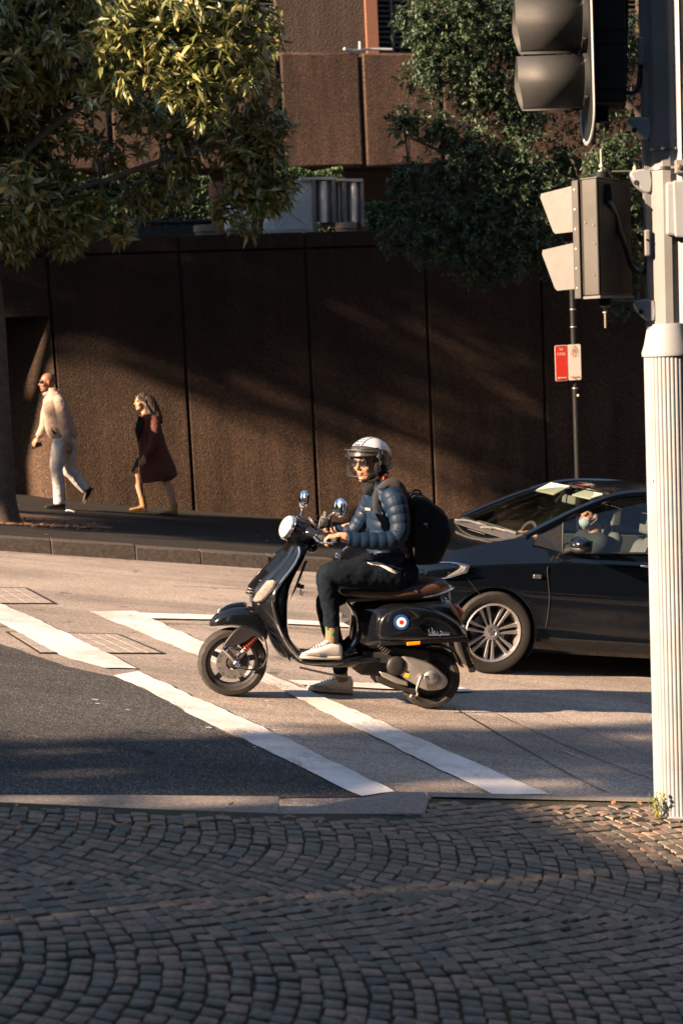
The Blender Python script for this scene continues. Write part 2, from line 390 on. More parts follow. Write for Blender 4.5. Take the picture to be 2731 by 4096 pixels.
plain('cloth_black', (.007, .007, .008), .85, spec=.2, var=.2, bumps=.4, bscale=120)
plain('strap_grey', (.03, .03, .031), .85)
plain('white_cloth', (.7, .68, .66), .85, var=.06)
plain('white_leather', (.5, .48, .46), .55, var=.06); plain('sole_cream', (.52, .46, .4), .7); plain('suede_grey', (.3, .28, .26), .9)
plain('sock_tan', (.15, .115, .075), .95, var=.15, bumps=.4, bscale=250); plain('sock_green', (.05, .3, .04), .9)
plain('helmet_black', (.03, .028, .027), .35, var=.1, coat=.3); plain('helmet_white', (.5, .5, .52), .3, var=.03, coat=.5); plain('helmet_navy', (.02, .035, .06), .35)
plain('sunglass', (.01, .01, .012), .05, spec=.8, coat=1)
plain('buckle_red', (.5, .06, .02), .5)
plain('shirt_beige', (.31, .242, .2), .9, var=.08, scale=12, bumps=.35, bscale=25); plain('trouser_white', (.42, .41, .41), .9, var=.08, scale=10, bumps=.35, bscale=22)
plain('coat_rust', (.075, .017, .010), .9, var=.15, scale=20, bumps=.25, bscale=200, sheen=.1); plain('dress_green', (.01, .04, .035), .8)
plain('boot_tan', (.27, .15, .065), .65, var=.12); plain('boot_elastic', (.08, .04, .025), .9); plain('shoe_black', (.012, .011, .011), .5)
plain('hair_brown', (.026, .015, .009), .6, var=.4, scale=60); plain('hair_black', (.012, .01, .009), .6); plain('phone', (.01, .01, .011), .3)
plain('mask_blue', (.3, .38, .42), .8); plain('tshirt_dark', (.02, .024, .024), .9); plain('interior', (.10, .105, .095), .8, var=.1); plain('interior_light', (.34, .36, .31), .8, var=.06)
plain('seat_grey', (.12, .124, .118), .85, var=.1)
# street furniture
plain('pole_white', (.215, .24, .268), .5, var=.14, scale=5); plain('pole_grey', (.16, .165, .175), .5, var=.1, scale=5, spec=.4)
plain('signal_dark', (.008, .010, .0105), .6, var=.25, scale=12, spec=.2); plain('signal_grey', (.020, .0225, .0245), .55, var=.2, scale=9); plain('visor_grey', (.020, .0225, .025), .62, var=.12, scale=10); plain('visor_light', (.085, .09, .094), .5, var=.1)
plain('cable_black', (.012, .012, .013), .45); plain('zinc', (.45, .40, .3), .35, .9); plain('pole_black', (.006, .007, .008), .6, spec=.15)
plain('sign_red', (.5, .03, .015), .5, var=.05); plain('sign_white', (.62, .58, .53), .5, var=.05); plain('sign_orange', (.6, .15, .03), .5); plain('sign_black', (.015, .015, .015), .5)
plain('facade', (.045, .038, .034), .85, var=.2, scale=2); plain('facade_glass', (.02, .025, .03), .15)
# ------------------------------------------------------------------ ground
def struct(name, vf, mat, **k):
    o = obj(name, vf, mat, **k); o['kind'] = 'structure'; return o
def sheet(pts): return [np.asarray(p, float) for p in pts], [tuple(range(len(pts)))]
TK, TW = 15.45, 20.7                                     # far kerb face, wall face (metres across the street)
struct('road', sheet([G(-70, -45), G(70, -45), G(70, 60), G(-70, 60)]), 'asphalt')
def poly_px(P, h, jag=0, seed=0):
    """picture outline -> ground sheet with slightly ragged edge"""
    rnd = random.Random(seed); W = [gp(x, y, h) for x, y in P]
    if jag:
        out = []
        for i, a in enumerate(W):
            b = W[(i+1) % len(W)]; L = np.linalg.norm(b-a); n = max(1, int(L/.07)); e = nrm(np.cross(b-a, V(0, 0, 1)))
            for k in range(n):
                pp = a+(b-a)*k/n; out.append(pp + e*(rnd.uniform(-jag, jag)+2.2*jag*nz(pp, 3.5, seed))*(1 if k else .4))
        W = out
    return sheet(W)
struct('road_patch', poly_px([(-400, 1440), (0, 1478), (70, 1502), (150, 1530), (262, 1553), (345, 1588), (480, 1663), (600, 1718), (760, 1798), (832, 1829), (600, 1834), (-400, 1840)], .004, .006, 1), 'asphalt_new')
mark = lambda P, s, h=.010: struct('road_marking', poly_px(P, h, .006, s), 'road_paint')
mark([(-300, 1262), (0, 1386), (60, 1410), (185, 1470), (255, 1503), (315, 1535), (240, 1533), (150, 1508), (60, 1460), (0, 1430), (-300, 1306)], 2)
mark([(318, 1541), (470, 1610), (700, 1715), (905, 1817), (830, 1828), (760, 1796), (600, 1716), (480, 1661), (340, 1586), (262, 1551)], 3)
mark([(205, 1404), (312, 1403), (480, 1480), (610, 1545), (800, 1625), (1000, 1712), (1262, 1824), (1130, 1824), (950, 1735), (800, 1662), (640, 1580), (480, 1517), (330, 1455)], 4)
mark([(322, 1407), (490, 1412), (800, 1431), (1010, 1445), (1010, 1453), (800, 1440), (490, 1422), (345, 1420)], 5, .014)
mark([(660, 1561), (850, 1568), (1060, 1578), (1088, 1586), (1050, 1588), (850, 1580), (690, 1572)], 6, .014)
mark([(203, 1270), (290, 1274), (392, 1283), (290, 1280)], 7)
# paint flakes and pale scraps on the new asphalt
rs = random.Random(3)
fl = []
for k in range(46):
    x, y = rs.uniform(10, 700), rs.uniform(1600, 1800)
    if y < 1560+x*.32: 
        c = gp(x, y, .008); L = rs.uniform(.008, .03); a = rs.uniform(-.5, .5)
        fl.append(sheet([c+V(math.cos(a+q)*L*(1 if q < 3 else .8), math.sin(a+q)*L*.45, 0) - V(0, 0, SL*(math.cos(a+q)*L*ST_U[0]+math.sin(a+q)*L*.45*ST_U[1])) for q in (0, 1.3, 2.6, 3.9, 5.2)]))
o_ = struct('paint_flecks', join(*fl), 'road_paint'); o_['kind'] = 'stuff'
def crack(P, wd, mat, name, h=.007):
    W = crom([gp(x, y, h) for x, y in P], 5); L, R = [], []
    for i, p in enumerate(W):
        t = nrm(W[min(i+1, len(W)-1)]-W[max(i-1, 0)]); e = nrm(np.cross(t, V(0, 0, 1))); ww = wd*(.6+.8*abs(nz(p, 9)))
        e = e - V(0, 0, SL*(e@ST_U)) - V(0, 0, e[2]); L.append(p+e*ww); R.append(p-e*ww)
    return struct(name, loft([L, R], False, False), mat)
for i, (P, wd, mt) in enumerate([([(1040, 1625), (1120, 1672), (1220, 1728), (1320, 1785), (1390, 1818)], .006, 'tar'), ([(1140, 1640), (1250, 1690), (1380, 1745), (1498, 1790), (1600, 1830)], .005, 'tar'),
        ([(1200, 1622), (1330, 1670), (1500, 1740), (1600, 1782)], .004, 'tar'), ([(1290, 1722), (1340, 1742)], .004, 'road_paint'), ([(1420, 1680), (1498, 1705)], .004, 'road_paint'),
        ([(0, 1256), (250, 1272), (480, 1288), (700, 1300)], .012, 'tar'), ([(0, 1268), (150, 1276), (280, 1281)], .01, 'tar'), ([(390, 1345), (560, 1352), (780, 1362)], .008, 'tar'), ([(330, 1430), (480, 1434), (640, 1440), (800, 1450)], .008, 'tar')]):
    crack(P, wd, mt, 'road_crack' if mt == 'tar' else 'road_marking')
# utility covers: iron frame, concrete infill squares
def cover(name, label, C, nu, nv):
    W = [gp(x, y, 0) for x, y in C]
    def q(a, b, h): return (W[0]*(1-a)*(1-b)+W[1]*a*(1-b)+W[2]*a*b+W[3]*(1-a)*b)+V(0, 0, h)
    t = thing(name, label, 'utility cover', q(.5, .5, 0), 'utility covers in the road')
    m = .035
    for (a0, a1, b0, b1) in ((0, 1, 0, m), (0, 1, 1-m, 1), (0, m*.6, m, 1-m), (1-m*.6, 1, m, 1-m)):
        obj('frame_bar', hexa([q(a0, b0, .001), q(a1, b0, .001), q(a1, b1, .001), q(a0, b1, .001)], [q(a0, b0, .006), q(a1, b0, .006), q(a1, b1, .006), q(a0, b1, .006)]), 'cover_iron', t)
    obj('cover_tray', hexa(*[[q(a, b, h) for a, b in ((m, m), (1-m, m), (1-m, 1-m), (m, 1-m))] for h in (.0005, .003)]), 'cover_iron', t)
    gx = .006
    for i in range(nu):
        for j in range(nv):
            a0 = m*.6+(1-1.2*m)*i/nu+gx; a1 = m*.6+(1-1.2*m)*(i+1)/nu-gx; b0 = m+(1-2*m)*j/nv+gx; b1 = m+(1-2*m)*(j+1)/nv-gx
            obj('infill_slab', hexa(*[[q(a, b, h) for a, b in ((a0, b0), (a1, b0), (a1, b1), (a0, b1))] for h in (.003, .007)]), 'cover_concrete', t)
    return t
cover('utility_cover', 'concrete filled utility cover crossed by the nearer white line', [(13, 1452), (272, 1457), (382, 1503), (92, 1502)], 8, 3)
cover('utility_cover', 'concrete filled utility cover at left edge above the white lines', [(-190, 1349), (62, 1351), (132, 1388), (-150, 1388)], 8, 3)
# far side: kerb stones, footpath, verge
kerb = thing('far_kerb', 'dark stone kerb along the far footpath', 'kerb', G(0, TK)); kerb['kind'] = 'structure'
del kerb['label'], kerb['category']
s_of = lambda x, y: st(wp(x, y, TK))[0]
cuts = [s_of(117, 1230), s_of(311, 1245), s_of(461, 1262), s_of(618, 1272), s_of(768, 1282)]
d0 = cuts[1]-cuts[0]
cuts = [cuts[0]-d0*k*.9 for k in range(14, 0, -1)]+cuts+[cuts[-1]+.78*k for k in range(1, 26)]
for i in range(len(cuts)-1):
    a, b = cuts[i]+.002, cuts[i+1]-.002; j1, j2 = rs.uniform(-.006, .006), rs.uniform(-.008, .008)
    obj('kerb_stone', hexa([G(a, TK+j2, -.1), G(b, TK+j2, -.1), G(b, TK+.24, -.1), G(a, TK+.24, -.1)], [G(a, TK+.015+j2, .15+j1), G(b, TK+.015+j2, .15+j1), G(b, TK+.24, .15+j1), G(a, TK+.24, .15+j1)]), 'kerb_stone', kerb, bev=.010, smooth=40)
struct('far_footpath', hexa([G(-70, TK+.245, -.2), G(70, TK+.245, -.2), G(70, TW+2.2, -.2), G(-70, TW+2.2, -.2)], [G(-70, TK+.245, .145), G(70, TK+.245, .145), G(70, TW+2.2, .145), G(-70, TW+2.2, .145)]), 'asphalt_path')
struct('verge_soil', poly_px([(-300, 1150), (-40, 1172), (60, 1180), (150, 1190), (215, 1202), (262, 1214), (140, 1210), (0, 1204), (-300, 1190)], .155, .03, 9), 'soil')
# leaf litter on the soil and path
lf = []
for k in range(260):
    x = rs.uniform(-20, 250); y = 1183+(x/250)*18+rs.uniform(0, 20)
    c = gp(x, y, .16); a = rs.uniform(0, 6.28); L = rs.uniform(.015, .045)
    e1 = V(math.cos(a), math.sin(a), rs.uniform(-.2, .4))*L; e2 = V(-math.sin(a), math.cos(a), rs.uniform(-.2, .3))*L*.45
    lf.append(([c-e1, c+e2, c+e1, c-e2], [(0, 1, 2, 3)]))
for k in range(40):
    c = G(rs.uniform(-4, 6), rs.uniform(TK+.3, TW-.2), .153); a = rs.uniform(0, 6.28); L = rs.uniform(.015, .04)
    e1 = V(math.cos(a), math.sin(a), .1)*L; e2 = V(-math.sin(a), math.cos(a), .1)*L*.45; lf.append(([c-e1, c+e2, c+e1, c-e2], [(0, 1, 2, 3)]))
for k in range(60):
    x = rs.uniform(0, 1500); c = gp(x, rs.uniform(1842, 1900), .135); a = rs.uniform(0, 6.28); L = rs.uniform(.012, .03)
    e1 = V(math.cos(a), math.sin(a), .1)*L; e2 = V(-math.sin(a), math.cos(a), .1)*L*.4; lf.append(([c-e1, c+e2, c+e1, c-e2], [(0, 1, 2, 3)]))
o_ = obj('leaf_litter', join(*lf), 'litter_leaf'); o_['kind'] = 'stuff'
# scraps on the footpath
c = gp(*Z2(490, 1212), .150); tag(obj('paper_scrap', prism([c+V(-.06, -.03, .01), c+V(.0, -.045, .014), c+V(.07, -.1, -.004), c+V(.08, -.06, -.002), c+V(.0, .0, .016), c+V(-.05, .02, .02)], (0, 0, .004)), 'litter_white'), 'small white paper scrap on footpath by the walking man', 'litter')
c0 = gp(*Z2(1122, 1166), .152); c1 = gp(*Z2(1180, 1172), .152)
tag(obj('red_stick', tube([c0+V(0, 0, .012), (c0+c1)/2+V(0, 0, .016), c1+V(0, 0, .012)], [.010, .013, .009], 8), 'sign_red', smooth=40), 'short red stick of litter on footpath behind the tan boots', 'litter')
# ------------------------------------------------------------------ near corner: kerb, apron, setts
HP = .12
struct('near_kerb', hexa(*[[gp(x, y, h) for x, y in ((978, 1819), (1900, 1842), (1900, 1852), (985, 1830))] for h in (-.05, HP)]), 'kerb_concrete', bev=.01)
struct('kerb_apron', prism([gp(x, y, .055) for x, y in ((-500, 1826), (300, 1826), (640, 1829), (640, 1868), (300, 1857), (0, 1843), (-500, 1838))], (0, 0, -.12)), 'kerb_concrete')
a_ = [gp(640, 1866, HP-.02), gp(905, 1818, .08), gp(975, 1818, HP), gp(984, 1832, HP+.004), gp(975, 1868, HP+.004), gp(640, 1868, HP-.01)]
struct('kerb_ramp', prism(a_, (0, 0, -.15)), 'kerb_concrete', bev=.006)
pv = [gp(-900, 1834, HP-.0105), gp(0, 1842, HP-.0105), gp(300, 1856, HP-.0105), gp(640, 1870, HP-.0105), gp(976, 1870, HP-.0105), gp(988, 1832, HP-.0105), gp(1900, 1853, HP-.0105)]
edge = [(-900, 1834), (0, 1842), (300, 1856), (640, 1870), (976, 1870), (988, 1832), (1900, 1853)]
s0, t0 = -9, -3
paving = struct('sett_paving', sheet(pv+[G(12, 2.0, HP-.0105), G(12, -8, HP-.0105), G(-12, -8, HP-.0105), G(-12, 2.0, HP-.0105)]), 'joint_sand')
def proj(p):
    v = np.asarray(p)-CO; z = v@CF; return 784+F_U*(v@CR)/z, 1176-F_U*(v@CU)/z, z
def edge_y(x):
    for (x0, y0), (x1, y1) in zip(edge, edge[1:]):
        if x0 <= x <= x1 and x1 > x0: return y0+(y1-y0)*(x-x0)/(x1-x0)
    return 1853
sett_meshes = []
def sett_vf(rnd, wx, wy):
    zt = .012; q = []
    for (sx, sy) in ((-1, -1), (1, -1), (1, 1), (-1, 1)): q.append(V(sx*wx/2*rnd.uniform(.9, 1.04), sy*wy/2*rnd.uniform(.9, 1.04), 0))
    r1 = [p*.99+V(0, 0, zt-.006) for p in q]; r2 = [p*rnd.uniform(.84, .92)+V(0, 0, zt+rnd.uniform(-.002, .002)) for p in q]
    ct = V(0, 0, zt+rnd.uniform(.0005, .003))
    vs = q+r1+r2+[ct]; fs = []
    for i in range(4):
        j = (i+1) % 4; fs += [(i, j, 4+j, 4+i), (4+i, 4+j, 8+j, 8+i), (8+i, 8+j, 12)]
    return vs, fs
rd = random.Random(11)
for k in range(8):
    me = bpy.data.meshes.new('sett'); vf = sett_vf(rd, 1, 1); me.from_pydata([tuple(v) for v in vf[0]], [], vf[1]); me.materials.append(MATS['cobble']); sharpen(me, 50); sett_meshes.append((me, vf))
cand = []
WC, RA, D = 1.5, 1.12, .070
amax = math.asin(WC/2/RA)
gA = math.radians(6)                                     # how the arc courses lie on the corner
ux = V(math.cos(gA), math.sin(gA), 0); uy = V(-math.sin(gA), math.cos(gA), 0)
for cI in range(-3, 4):
    yc = 5.72 + cI*WC; off = rd.uniform(0, 1)
    na = int(2*amax*RA/.062)
    for j in range(-94, 94):
        for i in range(na):
            a = -amax + (i+.5+(.5 if j % 2 else 0))*2*amax/na
            if a > amax: continue
            lx = (j+off)*D + RA*math.cos(a) - RA; ly = yc + RA*math.sin(a)
            p = ux*lx+uy*ly
            cand.append((p[0]+rd.uniform(-.006, .006), p[1]+rd.uniform(-.006, .006), a+gA+rd.uniform(-.06, .06)))
near = []; far = []
for x, y, a in cand:
    p = V(x, y, 0); s, t = st(p); P = V(x, y, -SL*s+HP-.0105)
    U, Vv, z = proj(P+V(0, 0, .02))
    if z < 1.2 or abs(x) > 3.2+.2*y or y > 12: continue
    if Vv < edge_y(U)+6: continue
    inside = -20 < U < 1590 and Vv < 2372
    (near if inside else far).append((P, a, U, Vv, z))
near.sort(key=lambda q: q[4])
Rg = np.array(basis(V(1, 0, -SL*ST_U[0]), GN))
stuff = []
for k, (P, a, U, Vv, z) in enumerate(near+far):
    wx, wy = D*rd.uniform(.92, .99), .062*rd.uniform(.82, .93); dz = rd.uniform(-.003, .003)
    R = Rg@np.array([[math.cos(a), -math.sin(a), 0], [math.sin(a), math.cos(a), 0], [0, 0, 1]])
    tx, ty = rd.gauss(0, .025), rd.gauss(0, .025); R = R@np.array([[1, 0, tx], [0, 1, ty], [-tx, -ty, 1]])
    me, vf = rd.choice(sett_meshes)
    if k < 300:
        o = bpy.data.objects.new('sett', me); col.objects.link(o); o.parent = paving
        M = Matrix.Identity(4)
        for i in range(3):
            for j, sc in enumerate((wx, wy, 1)): M[i][j] = R[i, j]*sc
            M[i][3] = P[i]+(dz if i == 2 else 0)-paving.location[i]
        o.matrix_local = M
    else:
        S = np.array([wx, wy, 1]); vs = [P+V(0, 0, dz)+R@(v*S) for v in vf[0]]; stuff.append((vs, vf[1]))
o_ = obj('setts_joined', join(*stuff), 'cobble', paving, smooth=50); o_['kind'] = 'stuff'
print('setts', len(near), len(far))
# ------------------------------------------------------------------ retaining wall
js = [st(wp(*q, TW))[0] for q in ((428, 855), (715, 865), (987, 877), (1249, 875))]
pw = (js[3]-js[0])/3
JS = [js[0]-pw*k for k in range(6, 0, -1)]+js+[js[3]+pw*k for k in range(1, 9)]
zc = np.mean([wp(x, y, TW)[2] for x, y in ((97, 595), (413, 579), (702, 567), (969, 559))])
ztop = zc+.235
def W3(s, t, z): p = ST_U*s+ST_N*t; return V(p[0], p[1], z)
def wbox(s0, s1, t0_, t1, z0, z1): return hexa([W3(s0, t0_, z0), W3(s1, t0_, z0), W3(s1, t1, z0), W3(s0, t1, z0)], [W3(s0, t0_, z1), W3(s1, t0_, z1), W3(s1, t1, z1), W3(s0, t1, z1)])
wall = thing('retaining_wall', 'tall brown pebble aggregate retaining wall behind the footpath', 'wall', W3(js[1], TW, -.1))
gap = .022; kx = 5                                        # index of the joint at the alcove's edge
zal = wp(60, 728, TW)[2]
for i in range(len(JS)-1):
    a, b = JS[i]+gap, JS[i+1]-gap
    zb = -SL*b-1.2
    if i == kx-1 or i == kx-2: zb = zal
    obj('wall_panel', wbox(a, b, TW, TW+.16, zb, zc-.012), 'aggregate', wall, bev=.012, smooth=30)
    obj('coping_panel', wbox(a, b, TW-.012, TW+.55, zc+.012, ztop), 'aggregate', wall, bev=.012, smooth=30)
obj('backing', wbox(JS[kx], JS[-1], TW+.05, TW+.5, -6, zc+.2), 'joint_dark', wall)
obj('backing', wbox(JS[0], JS[kx-2], TW+.05, TW+.5, -6, zc+.2), 'joint_dark', wall)
obj('backing', wbox(JS[kx-2], JS[kx], TW+.05, TW+.5, zal+.002, zc+.2), 'joint_dark', wall)
# alcove: back wall, splayed jamb, soffit
sj = JS[kx]; sb = sj-.95
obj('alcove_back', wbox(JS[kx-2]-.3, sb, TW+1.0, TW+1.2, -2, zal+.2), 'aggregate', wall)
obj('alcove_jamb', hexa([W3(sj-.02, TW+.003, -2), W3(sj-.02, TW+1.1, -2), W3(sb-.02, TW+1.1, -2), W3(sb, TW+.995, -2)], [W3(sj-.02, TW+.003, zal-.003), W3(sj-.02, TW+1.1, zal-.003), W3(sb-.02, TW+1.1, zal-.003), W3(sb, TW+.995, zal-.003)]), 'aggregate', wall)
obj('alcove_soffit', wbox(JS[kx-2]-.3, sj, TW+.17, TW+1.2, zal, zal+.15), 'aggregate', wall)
# terrace slab behind the wall
struct('terrace', hexa(*[[W3(s, t, z) for s, t in ((-40, TW+.5), (40, TW+.5), (40, 60), (-40, 60))] for z in (zc-.6, zc-.08)]), 'render_upper')
ZT = zc-.08
# ------------------------------------------------------------------ building behind
TB = 32.0
bs = [st(wp(*q, TB))[0] for q in ((646, 260), (828, 250), (1015, 240))]
pb = (bs[2]-bs[0])/2
zb0 = np.mean([wp(520, 390, TB)[2], wp(800, 380, TB)[2]]); zb1 = np.mean([wp(640, 123, TB)[2], wp(900, 117, TB)[2]])
bld = thing('office_building', 'brown aggregate office building above the retaining wall', 'building', W3(bs[1], TB, ZT))
for k in range(-8, 10):
    a = bs[0]+pb*k+.03; b = a+pb-.06
    obj('parapet_panel', wbox(a, b, TB, TB+.3, zb0, zb1), 'aggregate_upper', bld, bev=.06, smooth=30)
obj('parapet_backing', wbox(bs[0]-8*pb, bs[0]+10*pb, TB+.12, TB+.9, zb0+.08, zb1-.1), 'joint_dark', bld)
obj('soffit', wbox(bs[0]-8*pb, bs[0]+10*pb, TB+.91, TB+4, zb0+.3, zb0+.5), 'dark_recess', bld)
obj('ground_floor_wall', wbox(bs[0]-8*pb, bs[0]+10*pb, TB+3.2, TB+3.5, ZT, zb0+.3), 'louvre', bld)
TU = TB+1.0
us = lambda x: st(wp(x, 60, TU))[0]
segs = [(us(-500), us(600)-3.4), (us(636), us(862)), (us(948), us(948)+4.6), (us(948)+5.9, us(948)+11)]
for a, b in segs: obj('upper_wall', wbox(a, b, TU, TU+.4, zb1-.3, zb1+7), 'render_upper', bld)
for a, b in ((us(600)-3.4, us(636)), (us(862), us(948)), (us(948)+4.6, us(948)+5.9)):
    wn = obj('louvre_window', wbox(a, b, TU+.3, TU+.45, zb1-.3, zb1+7), 'dark_recess', bld)
    z = zb1-.25
    for k in range(30):
        if z > zb1+3.4: break
        c = W3((a+b)/2, TU+.26, z); 
        obj('louvre_slat', hexa([W3(a, TU+.2, z), W3(b, TU+.2, z), W3(b, TU+.29, z+.05), W3(a, TU+.29, z+.05)], [W3(a, TU+.2, z+.015), W3(b, TU+.2, z+.015), W3(b, TU+.29, z+.065), W3(a, TU+.29, z+.065)]), 'louvre', wn)
        z += .12
    obj('mullion', wbox((a+b)/2-.03, (a+b)/2+.03, TU+.16, TU+.25, zb1-.3, zb1+7), 'louvre', wn)
a = us(838); obj('downpipe', wbox(a, a+.28, TU-.12, TU-.004, zb1-.2, zb1+7), 'terracotta', bld)
pth = crom([wp(790, 112, TB-.02), wp(812, 116, TB+.1), wp(850, 113, TB+.3), wp(900, 114, TB+.3)], 5)
obj('pipe', join(tube(pth, .03, 7), tube([wp(826, 116, TB+.2), wp(826, 96, TB+.2)], .02, 6)), 'galv_paint', bld, smooth=40)
# ------------------------------------------------------------------ terrace things
def P3(x, y, t): return wp(x, y, t)
def hedge(label, xa, xb, yt, yb, t0_, t1, n, seed, group='clipped hedges on the terrace'):
    a = P3(xa, (yt+yb)/2, t0_); b = P3(xb, (yt+yb)/2, t0_); s0, s1 = st(a)[0], st(b)[0]; z1 = P3((xa+xb)/2, yt, t0_)[2]; z0 = ZT
    z0 = min(z0, z1-.4)
    h = thing('hedge', label, 'hedge', W3((s0+s1)/2, (t0_+t1)/2, z0), group); rn = np.random.RandomState(seed)
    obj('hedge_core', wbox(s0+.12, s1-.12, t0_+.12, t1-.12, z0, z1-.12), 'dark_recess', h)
    vs = []; fs = []
    for k in range(n):
        f = rn.rand()
        s = rn.uniform(s0, s1); z = rn.uniform(z0, z1); t = t0_+abs(rn.normal(0, .06))
        if f < .25: z = z1-abs(rn.normal(0, .05)); t = rn.uniform(t0_, t1)
        elif f < .32: s = s0 if rn.rand() < .5 else s1; t = rn.uniform(t0_, t1)
        c = W3(s, t, z+.05*math.sin(s*7+t*3)); d = nrm(rn.normal(size=3)+V(0, -.4, .5)); e = nrm(np.cross(d, rn.normal(size=3))); L = rn.uniform(.05, .10)
        o = len(vs); vs += [c-d*L*.5, c+e*L*.28, c+d*L*.5, c-e*L*.28]; fs += [(o, o+1, o+2), (o, o+2, o+3)]
    o = obj('foliage', (vs, fs), 'leaf_hedge', h); o['kind'] = 'stuff'
    return h
hedge('long clipped green hedge on terrace behind the dark planter trough', -120, 486, 402, 515, 24.6, 25.8, 15000, 1)
hedge('clipped hedge top showing just left of the metal duct', 640, 792, 390, 520, 27.0, 28.0, 6000, 2)
hedge('low clipped hedge right of the metal duct under the dark tree', 842, 1120, 466, 560, 23.5, 24.5, 7000, 3)
def pbox(xa, xb, yt, yb, t0_, t1):
    s0 = st(P3(xa, yt, t0_))[0]; s1 = st(P3(xb, yt, t0_))[0]; z1 = P3((xa+xb)/2, yt, t0_)[2]
    return s0, s1, z1
s0, s1, z1 = pbox(314, 482, 505, 548, 22.9, 23.6)
pt = thing('planter_trough', 'long dark planter trough standing on the wall top', 'planter', W3((s0+s1)/2, 23.2, ZT))
obj('body', wbox(s0, s1, 22.9, 23.6, ZT, z1-.05), 'planter_dark', pt, bev=.01); obj('rim', wbox(s0-.03, s1+.03, 22.87, 23.63, z1-.05, z1), 'planter_dark', pt, bev=.01)
for k in range(4):
    ss = s0+.2+(s1-s0-.4)*k/3; obj('rib', wbox(ss-.03, ss+.03, 22.875, 22.898, ZT+.02, z1-.06), 'planter_dark', pt)
def pot(x, yt, yb, w, t, mat, label, cat='pot', nm='plant_pot'):
    c = P3(x, yb, t); r = w/2*c_scale(c); h = (yb-yt)*c_scale(c)
    z0 = ZT; top = P3(x, yt, t)[2]
    p = thing(nm, label, cat, V(c[0], c[1], z0))
    o = V(c[0], c[1], z0); H = top-z0
    obj('pot_body', lathe([(r*.72, 0), (r*.95, H*.82), (r*.95, H*.82)], o, V(0, 0, 1), 24), mat, p, smooth=40)
    obj('pot_rim', lathe([(r*.9, H*.821), (r*1.04, H*.821), (r*1.04, H), (r*.88, H), (r*.85, H*.85)], o, V(0, 0, 1), 24, cap=False), mat, p, smooth=40)
    obj('pot_soil', lathe([(r*.87, H*.9), (.001, H*.92)], o, V(0, 0, 1), 20, cap=False), 'soil', p)
    return p
def c_scale(c): return ((np.asarray(c)-CO)@CF)/F_U
pot(473, 518, 550, 52, 21.9, 'pot_grey', 'squat pale brown pot on the wall beneath the tree')
pot(794, 512, 541, 50, 21.75, 'pot_grey', 'squat grey pot beneath the metal duct')
# tall terracotta flue-like pots behind the leaves
p = pot(506, 420, 545, 40, 22.3, 'terracotta', 'tall slim terracotta jar half hidden by hanging leaves', 'jar', 'terracotta_jar')
c = P3(548, 545, 22.0); cv = thing('vent_cowl', 'grey metal vent cowl behind the hanging leaves', 'vent', V(c[0], c[1], ZT))
rr = 30*c_scale(c); Hc = P3(548, 455, 22.0)[2]-ZT; oc = V(c[0], c[1], ZT)
obj('stack', lathe([(rr*.7, 0), (rr*.7, Hc*.45)], oc, V(0, 0, 1), 20), 'galv', cv, smooth=40)
obj('hood', lathe([(rr*.72, Hc*.42), (rr*1.05, Hc*.5), (rr*1.05, Hc*.8), (rr*.5, Hc), (.01, Hc*1.02)], oc, V(0, 0, 1), 20, cap=False), 'galv_paint', cv, smooth=40)
# metal duct elbows
TD = 21.75
dk = thing('metal_duct', 'galvanised air duct elbows standing on the wall top', 'duct', P3(730, 541, TD))
def dp(x, y, t=TD): return wp(*Z6(x, y), t)
depth = ST_N*.75
el = [dp(232, 1130), dp(232, 1060)] + crom([dp(232, 1060), dp(255, 985), dp(305, 915), dp(365, 872), dp(432, 858)], 4)[1:] + [dp(432, 1130)]
obj('elbow', prism(el, depth), 'galv_paint', dk, bev=.008)
cb = dp(240, 1060); 
for a, b in (((236, 1125), (425, 870)), ((262, 985), (425, 1110))):
    A, B = dp(*a, TD-.004), dp(*b, TD-.004); obj('crease', tube([A, B], .006, 6), 'galv_paint', dk)
obj('elbow_foot', prism([dp(228, 1105, TD-.03), dp(228, 1160, TD-.03), dp(425, 1158, TD-.03), dp(425, 1100, TD-.03)], ST_N*.8), 'galv', dk)
def flange(x0, x1, y0, y1, t0_=TD-.05): obj('flange', prism([dp(x0, y0, t0_), dp(x1, y0, t0_), dp(x1+6, y1, t0_), dp(x0+6, y1, t0_)], ST_N*.85), 'steel_dull', dk, bev=.004)
flange(418, 436, 855, 1128); flange(514, 532, 853, 1075); flange(566, 584, 858, 1075); flange(655, 668, 862, 1095)
obj('duct_top', prism([dp(365, 868, TD-.06), dp(365, 856, TD-.06), dp(528, 852, TD-.06), dp(528, 866, TD-.06)], ST_N*.86), 'galv', dk)
obj('duct_top', prism([dp(532, 872, TD-.06), dp(532, 862, TD-.06), dp(660, 862, TD-.06), dp(660, 876, TD-.06)], ST_N*.86), 'galv', dk)
def bulge(x0, x1, y0, y1, amp):
    rings = []
    for k in range(9):
        f = k/8; x = x0+(x1-x0)*f; tt = TD+.12-amp*math.sin(math.pi*f)
        rings.append([dp(x, y0, tt), dp(x+3, y1, tt), dp(x+3, y1, TD+.7), dp(x, y0, TD+.7)])
    return loft(rings, True, True)
obj('duct_panel', bulge(437, 513, 872, 1072, .16), 'galv', dk, smooth=40)
obj('duct_panel', bulge(533, 565, 876, 1072, .08), 'galv', dk, smooth=40)
obj('duct_panel', bulge(585, 655, 878, 1075, .16), 'galv', dk, smooth=40)
obj('duct_leg', prism([dp(440, 1075, TD+.1), dp(448, 1075, TD+.1), dp(450, 1150, TD+.1), dp(442, 1150, TD+.1)], ST_N*.1), 'galv', dk)
